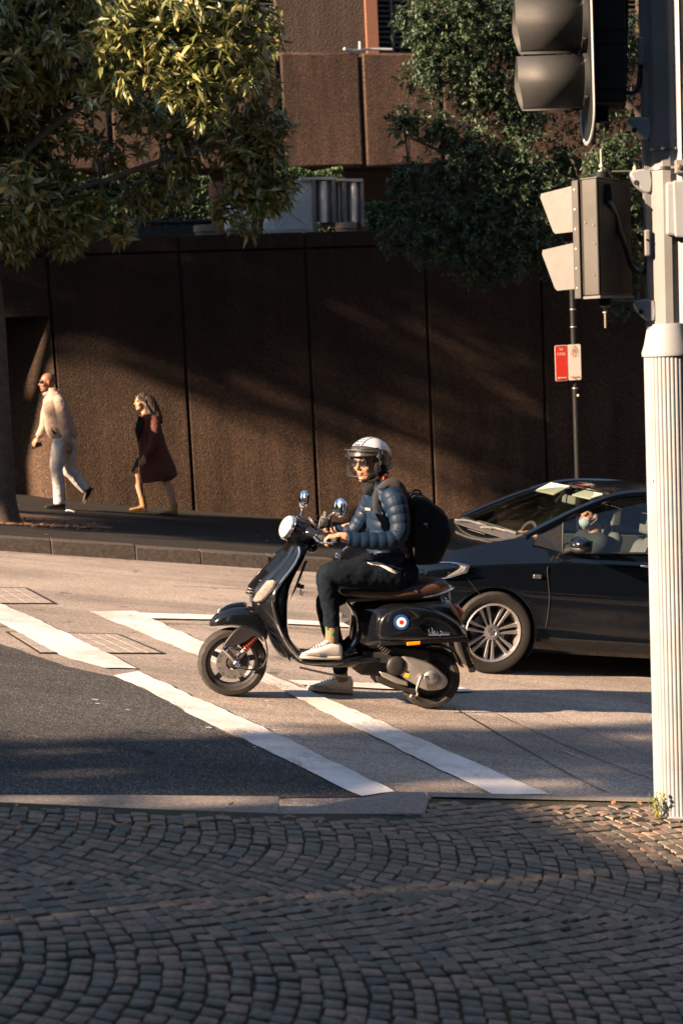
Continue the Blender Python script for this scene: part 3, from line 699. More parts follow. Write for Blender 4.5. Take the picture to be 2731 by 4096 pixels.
# ------------------------------------------------------------------ trees
LEAF_V = np.array([[0, 0, 0], [.42, .5, .05], [.5, 0, -.02], [.42, -.5, .05], [1, 0, -.1]])
LEAF_F = np.array([[0, 1, 2], [0, 2, 3], [1, 4, 2], [2, 4, 3]])
def leaves_mesh(C, D, L, Wd, rn):
    """C base points, D directions, L length, Wd width"""
    n = len(C); up = rn.normal(size=(n, 3))*.5+np.array([0, 0, 1.]); S = np.cross(up, D); S /= np.linalg.norm(S, axis=1)[:, None]+1e-9; Nn = np.cross(D, S)
    l = LEAF_V
    v = C[:, None, :] + D[:, None, :]*(l[None, :, 0:1]*L[:, None, None]) + S[:, None, :]*(l[None, :, 1:2]*Wd[:, None, None]) + Nn[:, None, :]*(l[None, :, 2:3]*L[:, None, None])
    f = (np.arange(n)[:, None, None]*5+LEAF_F[None]).reshape(-1, 3)
    return v.reshape(-1, 3), f
def fast_mesh(name, v, f, mat, parent, inv=True):
    Mi = np.array(root_mw(parent).inverted()); v = v@Mi[:3, :3].T+Mi[:3, 3]
    me = bpy.data.meshes.new(name); me.vertices.add(len(v)); me.vertices.foreach_set('co', v.astype(np.float32).ravel())
    me.loops.add(f.size); me.loops.foreach_set('vertex_index', f.astype(np.int32).ravel())
    me.polygons.add(len(f)); me.polygons.foreach_set('loop_start', np.arange(0, f.size, 3, dtype=np.int32)); me.polygons.foreach_set('loop_total', np.full(len(f), 3, np.int32))
    me.update(calc_edges=True); me.materials.append(MATS[mat]); o = bpy.data.objects.new(name, me); col.objects.link(o); o.parent = parent; return o
def whorls(blobs, per, nl, spread, rn, outward=.7, lo=.45):
    C, D = [], []; tips = []
    for (c, r, dens) in blobs:
        r = np.asarray(r if hasattr(r, '__len__') else (r, r, r), float)
        n = int(per*dens*(r[0]*r[1]*r[2])**(2/3.)*10)
        for k in range(n):
            d = nrm(rn.normal(size=3)); q = rn.uniform(lo, 1.05)
            p = c+d*r*q*(1+.25*nz(c+d*r, 3.)); ax = nrm(d*outward+V(0, 0, .35)+rn.normal(size=3)*.45)
            tips.append((p, c))
            for j in range(nl):
                e = nrm(rn.normal(size=3)); e = nrm(e-(e@ax)*ax); C.append(p+rn.normal(size=3)*.012); D.append(nrm(ax*rn.uniform(.2, 1.)*(1-spread)+e*spread+V(0, 0, -.12)))
    return np.array(C), np.array(D), tips
def branches(root_pts, blobs, tips, rn, rt, nt_, thick=.05):
    ms = []
    for (c, r, dns) in blobs:
        k = np.argmin([np.linalg.norm(np.asarray(q)-c)+.3*abs(q[2]-c[2]) for q in root_pts]); a = np.asarray(root_pts[k]); mid = (a+c)/2+V(0, 0, .15)+rn.normal(size=3)*.1
        ms.append(tube(crom([a, mid, c], 4), list(np.linspace(thick, thick*.4, 9)), 6))
    sel = rn.permutation(len(tips))[:nt_]
    for i in sel:
        p, c = tips[i]; m = c*.45+p*.55+rn.normal(size=3)*.06
        ms.append(tube([c+rn.normal(size=3)*.05, m, p], [.013, .008, .004], 4))
    return ms
# left street tree: trunk at the picture's left edge, crown over the wall
rn = np.random.RandomState(5)
tb = gp(8, 1196, .15); T0 = st(tb)[1]
def TP(x, y, dt=0): return wp(x, y, T0+dt)
tree = thing('street_tree', 'broad leaved street tree at left with sunlit glossy leaves', 'tree', tb)
tw = 3267/((tb-CO)@CF)
path = [tb-V(0, 0, .1), TP(4, 1120), TP(0, 1000), TP(-6, 850), TP(-14, 700), TP(-40, 520), TP(-80, 330)]
obj('trunk', join(tube(crom(path, 4), list(np.interp(np.linspace(0, 1, 25), [0, .04, .12, .4, 1], [.25, .20, .165, .135, .09])), 14),
    tube(crom([TP(-30, 560), TP(20, 400, .3), TP(110, 300, .5), TP(230, 220, .3), TP(380, 150, -.3)], 5), list(np.linspace(.07, .02, 21)), 8),
    tube(crom([TP(-60, 430), TP(0, 210, .3), TP(90, 90, .3), TP(210, 60, .2)], 5), list(np.linspace(.085, .03, 16)), 8),
    tube(crom([TP(-20, 600), TP(90, 470, .2), TP(230, 420, .4), TP(400, 360, .6), TP(560, 330, .6)], 5), list(np.linspace(.06, .015, 21)), 8)), 'bark_pale', tree, smooth=60)
bl = []
def B(x, y, dt, r, dens=1.): bl.append((TP(x, y, dt), r, dens))
for a in [(280, 130, -1.1, .42), (420, 60, -1.5, .45), (520, 120, -1.6, .42), (450, 190, -1.5, .36), (350, 40, -1.1, .45), (560, 40, -1.5, .40), (230, 210, -1.0, .22, .9), (470, 235, -1.4, .24), (380, 150, -1.4, .34), (300, 60, -1.3, .4), (480, 20, -1.6, .4)]: B(*a)
for a in [(60, 60, .2, .6), (160, 20, .4, .5), (20, 180, .4, .5), (110, 170, .6, .38), (-80, 100, 0, .8), (570, 210, .2, .34), (590, 290, .5, .36), (540, 330, .6, .34), (610, 370, .6, .32), (560, 420, .5, .30), (640, 440, .4, .24), (520, 480, .5, .2), (560, 530, .3, .16), (610, 470, .4, .22), (330, 290, .7, .36, .7), (250, 350, .9, .3, .6), (160, 310, .9, .38, .6), (420, 330, .8, .34, .7), (90, 400, .8, .36, .8), (30, 330, .7, .4), (40, 410, -.9, .2), (10, 470, -.2, .36), (100, 490, .2, .36), (200, 500, .3, .32), (160, 545, .2, .24), (280, 530, .3, .16), (40, 545, .2, .28), (590, 90, .3, .32)]: B(*a)
for a in [(-260, -100, .6, 1.0), (-150, 60, .9, .8), (-260, 200, .5, .9), (-120, 300, .8, .7), (-230, 400, .3, .7), (-60, 200, 1.0, .6), (60, -80, .9, .7), (-420, 80, .5, 1.1), (-100, -150, .6, .9), (200, -120, .9, .6), (60, 250, 1.1, .5), (180, 180, 1.1, .45), (320, 200, 1.1, .42), (450, 280, 1.1, .4), (250, 100, 1.1, .5), (400, 420, 1.0, .3), (330, 440, 1.0, .3), (100, 430, .9, .4)]: B(*a)
C, Dd, tips = whorls(bl, 46, 9, .72, rn)
keep = rn.rand(len(C)) < 1
L = rn.uniform(.12, .22, len(C)); Wd = L*rn.uniform(.24, .32, len(C))
# the 300 leaves that show largest hang nearest the camera on the sunny side: leaf objects; the rest one mesh
sc_ = np.array([(to_sun.x*c[0]+to_sun.y*c[1]+to_sun.z*c[2]) - .5*st(c)[1] for c in C]); pj = [proj(c) for c in C]
vis = np.array([(0 < q[0] < 640 and 0 < q[1] < 560) for q in pj]); sc_[~vis] = -99
big = np.argsort(-sc_*1.0)[:300]; mask = np.ones(len(C), bool); mask[big] = False
v, f = leaves_mesh(C[mask], Dd[mask], L[mask], Wd[mask], rn)
cr = fast_mesh('crown', v, f, 'leaf_broad', tree); cr['kind'] = 'stuff'
lm = bpy.data.meshes.new('leaf'); lm.from_pydata([tuple(q*np.array([1, .26, 1])) for q in LEAF_V], [], [tuple(int(i) for i in q) for q in LEAF_F]); lm.materials.append(MATS['leaf_broad'])
Ti = mw(tree).inverted()
for i in big:
    d = Dd[i]; S = nrm(np.cross(rn.normal(size=3)*.5+V(0, 0, 1), d)); Nn = np.cross(d, S); l = L[i]
    o = bpy.data.objects.new('leaf', lm); col.objects.link(o); o.parent = cr
    o.matrix_local = Ti@Matrix(((d[0]*l, S[0]*l, Nn[0]*l, C[i][0]), (d[1]*l, S[1]*l, Nn[1]*l, C[i][1]), (d[2]*l, S[2]*l, Nn[2]*l, C[i][2]), (0, 0, 0, 1)))
rts = [TP(20, 400, .3), TP(110, 300, .5), TP(230, 220, .3), TP(380, 150, -.3), TP(90, 90, .3), TP(210, 60, .2), TP(90, 470, .2), TP(230, 420, .4), TP(400, 360, .6), TP(560, 330, .6), TP(-40, 520)]
obj('branches', join(*branches(rts, bl, tips, rn, 0, 420, .022)), 'twig', tree)['kind'] = 'stuff'
# right tree: finer dark leaves hanging in front of the wall
rn = np.random.RandomState(9)
TR = 18.2
def RP(x, y, dt=0): return wp(x, y, TR+dt)
rb = wp(1640, 1200, TR); rb[2] = -SL*st(rb)[0]+.15
rtree = thing('dark_street_tree', 'dark fine leaved tree spreading from the right above the wall', 'tree', rb)
obj('trunk', join(tube(crom([rb-V(0, 0, .1), RP(1632, 900), RP(1620, 650), RP(1590, 430), RP(1560, 200), RP(1540, -100)], 4), list(np.linspace(.2, .07, 21)), 12),
    tube(crom([RP(1615, 600), RP(1480, 470), RP(1330, 420), RP(1180, 400), RP(1020, 350), RP(930, 310)], 4), list(np.linspace(.07, .012, 21)), 7),
    tube(crom([RP(1590, 430), RP(1450, 250), RP(1300, 130), RP(1150, 70)], 4), list(np.linspace(.07, .015, 13)), 7),
    tube(crom([RP(1610, 560), RP(1450, 530), RP(1280, 560), RP(1130, 520)], 4), list(np.linspace(.05, .012, 13)), 7)), 'bark', rtree, smooth=60)
bl = []
def B2(x, y, dt, r, dens=1.): bl.append((RP(x, y, dt), r, dens))
for a in [(985, 60, .3, .38), (1080, 20, .2, .5), (1180, 90, .2, .45), (1060, 140, .2, .4), (980, 170, .3, .3), (1120, 210, .3, .4), (1240, 30, .4, .5), (1290, 170, .5, .4, .7), (1200, 270, .3, .34), (1010, 300, 0, .22), (930, 285, 0, .2), (1080, 340, 0, .3), (1180, 370, .1, .36), (940, 400, -.2, .2), (1030, 400, -.1, .28), (1130, 440, -.1, .36), (1230, 450, 0, .38), (1290, 370, .3, .3, .7), (920, 440, -.2, .18), (1000, 490, -.2, .3), (1090, 520, -.2, .34), (1200, 530, -.2, .36), (900, 540, -.3, .2), (980, 560, -.3, .26), (1070, 590, -.3, .28), (1160, 600, -.3, .26), (1250, 590, -.2, .24), (1110, 640, -.3, .13), (1330, 470, .2, .3), (1400, 350, -.3, .24), (1370, 390, -.4, .18), (1440, 400, -.2, .3), (1460, 520, .2, .34), (1440, 620, .3, .26), (1360, 250, .4, .4, .6), (1440, 120, .5, .5, .6), (1500, 300, .3, .5, .6), (1430, 700, .4, .2, .5), (1340, 60, .6, .5, .6)]: B2(*a)
bl = [(c_, r_*1.33, d_) for c_, r_, d_ in bl]
C, Dd, tips = whorls(bl, 190, 10, .66, rn, .5, .15)
L = rn.uniform(.035, .085, len(C)); Wd = L*rn.uniform(.3, .42, len(C))
v, f = leaves_mesh(C, Dd, L, Wd, rn); print('right leaves', len(C))
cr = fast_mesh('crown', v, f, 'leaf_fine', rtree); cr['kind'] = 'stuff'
rts = [RP(1480, 470), RP(1330, 420), RP(1180, 400), RP(1020, 350), RP(930, 310), RP(1450, 250), RP(1300, 130), RP(1150, 70), RP(1450, 530), RP(1280, 560), RP(1130, 520)]
obj('branches', join(*branches(rts, bl, tips, rn, 0, 500, .02)), 'twig', rtree)['kind'] = 'stuff'
# ------------------------------------------------------------------ outside the frame: opposite building, plus blocks and trees added to shape the light
def facade(name, label, s0, s1, t0_, t1, z0, z1, side):
    b = thing(name, label, 'building', W3((s0+s1)/2, (t0_+t1)/2, z0))
    obj('walls', wbox(s0, s1, t0_, t1, z0, z1), 'facade', b)
    tf = t1 if side > 0 else t0_
    nW = int((s1-s0)/2.6)
    for k in range(nW):
        for fl_ in range(int((z1-max(z0, -3))/3.4)):
            s = s0+1.2+k*(s1-s0-1)/nW; z = max(z0, -3)+1.4+fl_*3.4
            obj('window', wbox(s, s+1.3, tf-.06 if side > 0 else tf-.03, tf+.03 if side > 0 else tf+.06, z, z+1.8), 'facade_glass', b)
    return b
facade('opposite_building', 'plain office block across the street behind the viewer', -4, 45, -26, -8, -9, 19, 1)
facade('uphill_sky_blocker', 'added block cutting low sky light far uphill left of frame', -85, -62, -25, 45, 5, 29, 1)  # added to hide the bright horizon sky, kept below the sun
facade('downhill_sky_blocker', 'added block cutting sky light downhill right of frame', 38, 55, -6, 45, -14, 22, -1)  # added to reduce sky light from the downhill end
# to the left, out of frame: an added block and tree, shaped to shade the near corner
az_ = math.atan2(-to_sun.y, -to_sun.x); sd = V(-math.cos(az_), -math.sin(az_), 0); sp_ = V(-math.sin(az_), math.cos(az_), 0)
def SQ(k, q, z): p = sd*k+sp_*q; return V(p[0], p[1], z)
def qbox(k0, k1, q0, q1, z0, z1): return hexa([SQ(k0, q0, z0), SQ(k1, q0, z0), SQ(k1, q1, z0), SQ(k0, q1, z0)], [SQ(k0, q0, z1), SQ(k1, q0, z1), SQ(k1, q1, z1), SQ(k0, q1, z1)])
cs_ = thing('shade_block', 'added block with a low wing shading the near corner left of the viewer', 'building', SQ(12, 0, 0))
obj('main_block', qbox(8.4, 18, -8, 4.55, -1, 13), 'facade', cs_); obj('low_wing', qbox(8, 12, 4.56, 5.85, -1, 5.2), 'facade', cs_); obj('cornice', qbox(8.2, 18.2, -8.2, 4.7, 12.6, 12.9), 'kerb_concrete', cs_)
for k in range(3): obj('window', qbox(8.37, 8.45, -6+k*3.4, -4+k*3.4, 2.2, 4.6), 'facade_glass', cs_)
rn = np.random.RandomState(21)
g0 = SQ(10, 6.9, 0); g0[2] = -SL*st(g0)[0]
nt_ = thing('corner_shade_tree', 'leafy tree added to shade the near corner left of the viewer', 'tree', g0)
obj('trunk', join(tube(crom([g0-V(0, 0, .1), SQ(10, 6.9, 3), SQ(10.2, 6.8, 5), SQ(10, 6.7, 8), SQ(10, 6.6, 10.5)], 5), list(np.linspace(.22, .05, 21)), 12), tube([SQ(10, 6.9, 5), SQ(9, 6.2, 7), SQ(9.5, 5.8, 9.5)], [.09, .06, .03], 8), tube([SQ(10, 6.9, 4.5), SQ(9, 7.2, 5.5), SQ(11, 7.0, 7)], [.08, .06, .03], 8)), 'bark_pale', nt_, smooth=60)
bl = []
for q in (6.25, 6.75):
    for z in (4.2, 5.1, 6.0, 6.9, 7.8): bl.append((SQ(rn.uniform(9, 11), q+rn.uniform(-.1, .1), z), (.62, .62, .62), 1.))
C, Dd, tips = whorls(bl, 26, 8, .7, rn)
L = rn.uniform(.12, .22, len(C)); v, f = leaves_mesh(C, Dd, L, L*.45, rn)
fast_mesh('crown', v, f, 'leaf_broad', nt_)['kind'] = 'stuff'
# unseen trees added uphill to shade the upper wall and the left tree's back
def uphill(label, s_, t_, ds, dt, z0, z1, n, lean):
    g0 = G(s_, t_, .15); ft = thing('uphill_shade_tree', label, 'tree', g0); c0 = g0+ST_N*lean
    obj('trunk', tube(crom([g0-V(0, 0, .1), g0+V(0, 0, 3), (g0+c0)/2+V(.2, 0, 6), c0+V(.2, .3, z1-2)], 5), list(np.linspace(.22, .06, 16)), 12), 'bark_pale', ft, smooth=60)
    bl = []
    for k in range(n): bl.append((c0+ST_U*rn.uniform(-ds, ds)+ST_N*rn.uniform(-dt, dt)+V(0, 0, rn.uniform(z0, z1)), (.9, .9, .7), .5))
    C, Dd, tips = whorls(bl, 20, 8, .7, rn)
    L = rn.uniform(.14, .26, len(C)); v, f = leaves_mesh(C, Dd, L, L*.45, rn)
    fast_mesh('crown', v, f, 'leaf_broad', ft)['kind'] = 'stuff'
    obj('branches', join(*[tube([c0+V(.2, .1, rn.uniform(4, 8)), b[0]], [.05, .015], 5) for b in bl]), 'bark_pale', ft)['kind'] = 'stuff'
uphill('tree added to shade the upper wall further uphill left of frame', -12, 18.6, 3.2, 2.0, 7.7, 11.2, 60, 0)
uphill('tree added to shade the left tree from further uphill left of frame', -16, 15.8, 2.3, .75, 6.9, 11.2, 150, -2.0)
# ------------------------------------------------------------------ scooter
cA, cB = gp(*Z1(277, 1306)), gp(*Z1(1230, 1366))
sF = nrm(cA-cB); sU = nrm(V(0, 0, 1)-(sF[2])*sF); sY = np.cross(sU, sF); sO = (cA+cB)/2
SM = Matrix(((sF[0], sY[0], sU[0], sO[0]), (sF[1], sY[1], sU[1], sO[1]), (sF[2], sY[2], sU[2], sO[2]), (0, 0, 0, 1)))
SR = np.array([sF, sY, sU])
def LW(x, y, d=0.): return on(*Z1(x, y), sO+sY*d, sY)         # close-up pixel -> world, on the plane d metres left of the scooter's middle
def L(x, y, d=0.): return SR@(LW(x, y, d)-sO)
def Ls(x, y, d=0.): return L(844+.4616*x, 723.7+.4616*y, d)    # second close-up (rear end)
def Lf(x, y, d=0.): return L((750+x*.38265-700)*1.2062, (2350+y*.38265-1700)*1.2062, d)   # third close-up (front wheel)
def mir(m): return [V(v[0], -v[1], v[2]) for v in m[0]], [tuple(reversed(f)) for f in m[1]]
sc = thing('motor_scooter', 'black vintage style motor scooter with brown seat ridden across the lines', 'scooter', mat4=SM)
def S(name, vf, mat, parent=None, **k): return obj(name, vf, mat, parent or sc, local=True, **k)
YA = V(0, 1, 0)
def tyre_vf(c, R, w, grooves=9, n=108):
    prof = [(R*.70, -w*.36), (R*.80, -w*.50), (R*.92, -w*.47), (R*.975, -w*.32), (R, -w*.12), (R, w*.12), (R*.975, w*.32), (R*.92, w*.47), (R*.80, w*.50), (R*.70, w*.36)]
    rings = []
    for k in range(n):
        a = 2*math.pi*k/n; ring = []
        for i, (r, h) in enumerate(prof):
            dr = 0
            if 2 <= i <= 7 and (k+abs(i-4.5)*1.6) % 9 < 1.5: dr = .0045
            ring.append(c+V(math.cos(a)*(r-dr), h, math.sin(a)*(r-dr)))
        rings.append(ring)
    return loft(rings, True, False, True)
fc = L(277, 1140); fR = fc[2]; rc = L(1228, 1220); rR = rc[2]
fc = V(fc[0], 0, fR-.002); rc = V(rc[0], 0, rR-.002)
fw = S('front_wheel', lathe([(.03, -.04), (.035, -.04), (.035, .04), (.03, .04)], fc, YA, 20, cyc=True), 'rim_grey', smooth=40)
S('tyre', tyre_vf(fc, fR-.002, .112), 'rubber', fw, smooth=35)
S('rim', lathe([(fR*.70, -.045), (fR*.73, -.042), (fR*.73, .042), (fR*.70, .045), (fR*.64, .038), (fR*.62, .0), (fR*.64, -.038)], fc, YA, 48, cyc=True), 'rim_grey', fw, smooth=40)
for k in range(5):
    a = 2*math.pi*k/5+.35; d = V(math.cos(a), 0, math.sin(a)); e = V(-math.sin(a), 0, math.cos(a))
    S('spoke', hexa([fc+d*.03+e*.02-YA*.014, fc+d*.03-e*.02-YA*.014, fc+d*fR*.64-e*.016-YA*.012, fc+d*fR*.64+e*.016-YA*.012], [fc+d*.03+e*.02+YA*.014, fc+d*.03-e*.02+YA*.014, fc+d*fR*.64-e*.016+YA*.012, fc+d*fR*.64+e*.016+YA*.012]), 'rim_grey', fw, bev=.004)
S('brake_disc', lathe([(.045, .034), (.105, .034), (.105, .039), (.045, .039)], fc, YA, 40, cyc=True), 'steel_dull', fw, smooth=30)
hl = []
for k in range(14):
    a = 2*math.pi*k/14; hl.append(lathe([(.005, 0), (.005, .0012)], fc+V(math.cos(a), 0, math.sin(a))*.09+YA*.039, YA, 8))
S('disc_hole', join(*hl), 'engine_dark', fw)
S('hub', lathe([(.04, -.045), (.045, -.02), (.04, .02), (.03, .05), (.012, .055)], fc, YA, 20), 'engine_dark', fw, smooth=40)
# front suspension
S('caliper', join(box(fc+V(-.055, .052, .02), (.07, .035, .06)), box(fc+V(-.06, .05, .06), (.04, .03, .04))), 'engine_dark', bev=.008, smooth=40)
cv = [(372, 600), (440, 500), (520, 420), (600, 405), (690, 430), (760, 480), (790, 560), (740, 520), (690, 500), (620, 545), (540, 585), (440, 615), (395, 612)]
S('suspension_cover', prism([Lf(x, y, .055) for x, y in crom_c([V(*q) for q in cv], 3)], V(0, .035, 0)), 'black_plastic', bev=.01, smooth=40)
S('suspension_arm', capsule(Lf(395, 650, .095), .021, Lf(515, 795, .095), .019), 'steel', smooth=40)
S('arm_bolt', join(lathe([(.018, 0), (.018, .012), (.012, .016)], Lf(393, 640, .113), YA, 8), lathe([(.022, 0), (.022, .01), (.017, .014)], Lf(516, 797, .111), YA, 6)), 'chrome', smooth=30)
a, b = Lf(715, 510, .06), Lf(590, 650, .06); dv = nrm(b-a); e1 = nrm(np.cross(dv, YA)); e2 = np.cross(dv, e1)
S('spring', tube([a+(b-a)*k/96+(e1*math.cos(k*2*math.pi/14)+e2*math.sin(k*2*math.pi/14))*.021 for k in range(97)], .0048, 6), 'spring_red', smooth=50)
S('damper', join(capsule(a-dv*.02, .014, b, .014), capsule(Lf(610, 640, .06), .02, Lf(545, 720, .06), .019), capsule(Lf(545, 720, .06), .012, Lf(515, 795, .07), .012)), 'steel_dull', smooth=40)
S('brake_hose', tube(crom([Lf(800, 520, .08), Lf(825, 600, .09), Lf(832, 720, .09), Lf(780, 830, .09), Lf(660, 860, .08), Lf(560, 845, .07)], 5), .005, 6), 'cable_black', smooth=50)
S('fork_leg', tube(crom([L(505, 780, 0), L(455, 890, -.02), L(400, 985, -.06), L(320, 1070, -.075)], 5), .026, 10), 'black_plastic', smooth=50)
# front mudguard
st_ = [(166, 958, 972, .018), (182, 932, 972, .05), (205, 908, 970, .072), (250, 884, 967, .088), (310, 872, 968, .094), (370, 876, 985, .096), (415, 896, 1010, .094), (448, 925, 1050, .088)]
rings = []
for x, zt, zb, wd in st_:
    T_, Bt = L(x, zt, 0), L(x, zb, wd); ring = []
    for k in range(13):
        q = math.pi*k/12; yy = wd*math.cos(q); zz = Bt[2]+(T_[2]-Bt[2])*(math.sin(q)**.55); ring.append(V(T_[0], yy, zz))
    rings.append(ring)
mg = S('front_mudguard', loft([crom(list(r), 2) for r in rings], False, False), 'black_gloss', smooth=60, sub=1, solid=.006)
S('mudguard_crest', tube(crom([L(212, 912, 0), L(225, 890, 0), L(262, 872, 0), L(320, 862, 0), L(345, 868, 0)], 4), [(.006, .012)]*17, 8), 'chrome', mg, smooth=50)
# leg shield
lv = [(572, 552, 588, 652, .10), (590, 545, 598, 660, .125), (620, 520, 600, 645, .15), (660, 482, 585, 625, .175), (700, 445, 558, 603, .19), (750, 400, 518, 578, .205), (800, 358, 485, 560, .215), (850, 350, 471, 552, .22), (900, 385, 478, 551, .22), (960, 418, 495, 552, .22), (1020, 443, 520, 552, .215), (1065, 462, 545, 578, .21), (1105, 490, 578, 620, .20), (1135, 520, 610, 650, .19)]
rings = []; trim = []
for y, fx, ex, bx, wd in lv:
    f_, e_, b_ = L(fx, y, 0), L(ex, y, wd), L(bx, y, .1); wi = min(.125, wd*.75)
    z = f_[2]
    P = [f_, V(f_[0]+(e_[0]-f_[0])*.10, wd*.32, z), V(f_[0]+(e_[0]-f_[0])*.32, wd*.62, z*.5+e_[2]*.5), V(f_[0]+(e_[0]-f_[0])*.68, wd*.88, e_[2]), e_, e_+V(-.012, -.006, 0), V(e_[0]-.014, wi+.03, e_[2]), V(e_[0]*.6+b_[0]*.4, wi, e_[2]), V(b_[0]+.006, wi*.8, b_[2]), V(b_[0], 0, b_[2])]
    trim.append(e_)
    rings.append(P+[V(p[0], -p[1], p[2]) for p in P[-2:0:-1]])
ls = S('leg_shield', loft(rings), 'black_gloss', smooth=38, sub=1)
tp = crom(trim[1:], 4)
S('edge_trim', tube(tp, .0085, 8), 'chrome', ls, smooth=60); S('edge_trim', mir(tube(tp, .0085, 8)), 'chrome', ls, smooth=60)
hp = [L(549, 574, 0), L(520, 612, 0), L(480, 655, 0), L(440, 698, 0), L(398, 744, 0), L(364, 785, 0)]
S('horn_cover', loft([[p+V(-.02, .034*(1+.25*k/5), .0), p+V(.014, .026*(1+.25*k/5), .006), p+V(.018, 0, .008), p+V(.014, -.026*(1+.25*k/5), .006), p+V(-.02, -.034*(1+.25*k/5), 0)] for k, p in enumerate(crom(hp, 2))]), 'black_gloss', ls, smooth=50)
S('badge', box(L(503, 617, 0)+V(.018, 0, .012), (.012, .03, .05), basis(V(.7, 0, .7), V(-.6, 0, .8))), 'chrome', ls, bev=.003)
for k in range(6):
    p = L(394-8.5*k, 742+14*k, 0); S('vent_fin', tube([p+V(-.03, -.05, -.006), p+V(.004, -.03, 0), p+V(.012, 0, .002), p+V(.004, .03, 0), p+V(-.03, .05, -.006)], .005, 6), 'black_plastic', ls, smooth=50)
ts = [(452, 752), (482, 748), (495, 758), (478, 792), (440, 838), (420, 854), (394, 856), (384, 848), (398, 818)]
def lens(P, y0, y1, mat, par, m=False, scl=.8, out=V(0, 1, 0)):
    base = [L(x, y, y0) for x, y in P]; c = sum(base)/len(base); top = [c+(p-c)*scl+out*(y1-y0) for p in base]
    vf = loft([base, [c+(p-c)*.97+out*(y1-y0)*.6 for p in base], top]); return S('turn_signal', mir(vf) if m else vf, mat, par, smooth=40)
for m_ in (False, True):
    yf = lambda x: .150+(x-384)/111*.068                  # the lamp follows the curve of the shield
    bs_ = [L(x, y, yf(x)) for x, y in ts]; cc0 = sum(bs_)/len(bs_); ov = nrm(V(.72, .62, .15))
    for nm, mt, o0, o1, k0 in (('turn_signal', 'lamp_pale', .0, .024, 1.), ('turn_signal_cover', 'glass_lens', .004, .032, 1.04)):
        vf = loft([[cc0+(p-cc0)*k0+ov*o0 for p in bs_], [cc0+(p-cc0)*k0*.97+ov*o1*.75 for p in bs_], [cc0+(p-cc0)*k0*.84+ov*o1 for p in bs_]])
        S(nm, mir(vf) if m_ else vf, mt, ls, smooth=40)
S('glove_box', hexa([L(585, 790, .12), L(552, 850, .12), L(552, 850, -.12), L(585, 790, -.12)], [L(640, 655, .11), L(625, 655, .11), L(625, 655, -.11), L(640, 655, -.11)]), 'black_plastic', ls, bev=.01)
S('under_panel', hexa([L(455, 1000, .18), L(560, 1150, .16), L(560, 1150, -.16), L(455, 1000, -.18)], [L(430, 960, .15), L(545, 1040, .16), L(545, 1040, -.16), L(430, 960, -.15)]), 'black_gloss', ls, bev=.02)
# headset, headlight, bars
hs = S('headset', (lambda ax, c0: fuse([lathe([(.079, .012), (.084, -.02), (.089, -.06), (.088, -.10), (.076, -.14), (.05, -.175), (.01, -.19)], c0, ax, 28), capsule(c0-ax*.13+V(0, 0, -.02), .06, c0-ax*.17+V(0, 0, -.05), .045),
    capsule(L(625, 525, 0), .05, L(612, 600, 0), .04), capsule(L(650, 520, .05), .038, L(690, 535, .13), .026), capsule(L(650, 520, -.05), .038, L(672, 520, -.13), .026)], .006, 5))(nrm(V(.93, .2, .34)), L(553, 497, 0)), 'black_gloss', smooth=60)
hax = nrm(V(.93, .2, .34)); hc0 = L(553, 497, 0)
S('headlight_rim', lathe([(.080, .0), (.084, .008), (.082, .022), (.074, .026), (.074, .012)], hc0, hax, 36, cyc=True), 'chrome', hs, smooth=50)
S('headlight_reflector', lathe([(.072, .02), (.06, -.005), (.03, -.02), (.012, -.022), (.012, .005), (.004, .012)], hc0, hax, 28, cap=False), 'lens_reflector', hs, smooth=50)
S('headlight_lens', lathe([(.075, .022), (.07, .036), (.05, .05), (.025, .056), (.001, .058)], hc0, hax, 32, cap=False), 'lamp_pale', hs, smooth=60)
S('instrument', lathe([(.05, 0), (.052, .012), (.045, .016)], L(662, 478, 0), nrm(V(-.75, 0, .65)), 24), 'grey_plastic', hs, smooth=40)
def grip(sd):
    a = L(690, 536, .13); b = L(728, 549, .215); c = L(788, 556, .345)
    gpth = [a, b, c]
    if sd < 0: gpth = [V(p[0]+.03, -p[1], p[2]+.002) for p in gpth]
    S('handlebar', tube([gpth[0], gpth[1]], .016, 10), 'black_plastic', hs, smooth=50)
    dgr = nrm(gpth[2]-gpth[1])
    S('grip', lathe([(.017, 0), (.0185, .006)]+[(.0165 if k % 2 else .0182, .012+.0075*k) for k in range(14)]+[(.021, .12), (.021, .135), (.015, .14)], gpth[1], dgr, 16), 'rubber', hs, smooth=40)
    o = V(.045, 0, -.022)
    S('brake_lever', tube(crom([gpth[0]+V(.03, .03*sd, -.005), gpth[1]+o, gpth[1]*.4+gpth[2]*.6+o*1.1, gpth[2]+V(.028, 0, -.02)], 4), [.007]*10+[.006, .007, .009], 8), 'chrome', hs, smooth=60)
    S('switch_box', box(gpth[1]-dgr*.025+V(0, 0, .004), (.042, .04, .04)), 'black_plastic', hs, bev=.008)
grip(1); grip(-1)
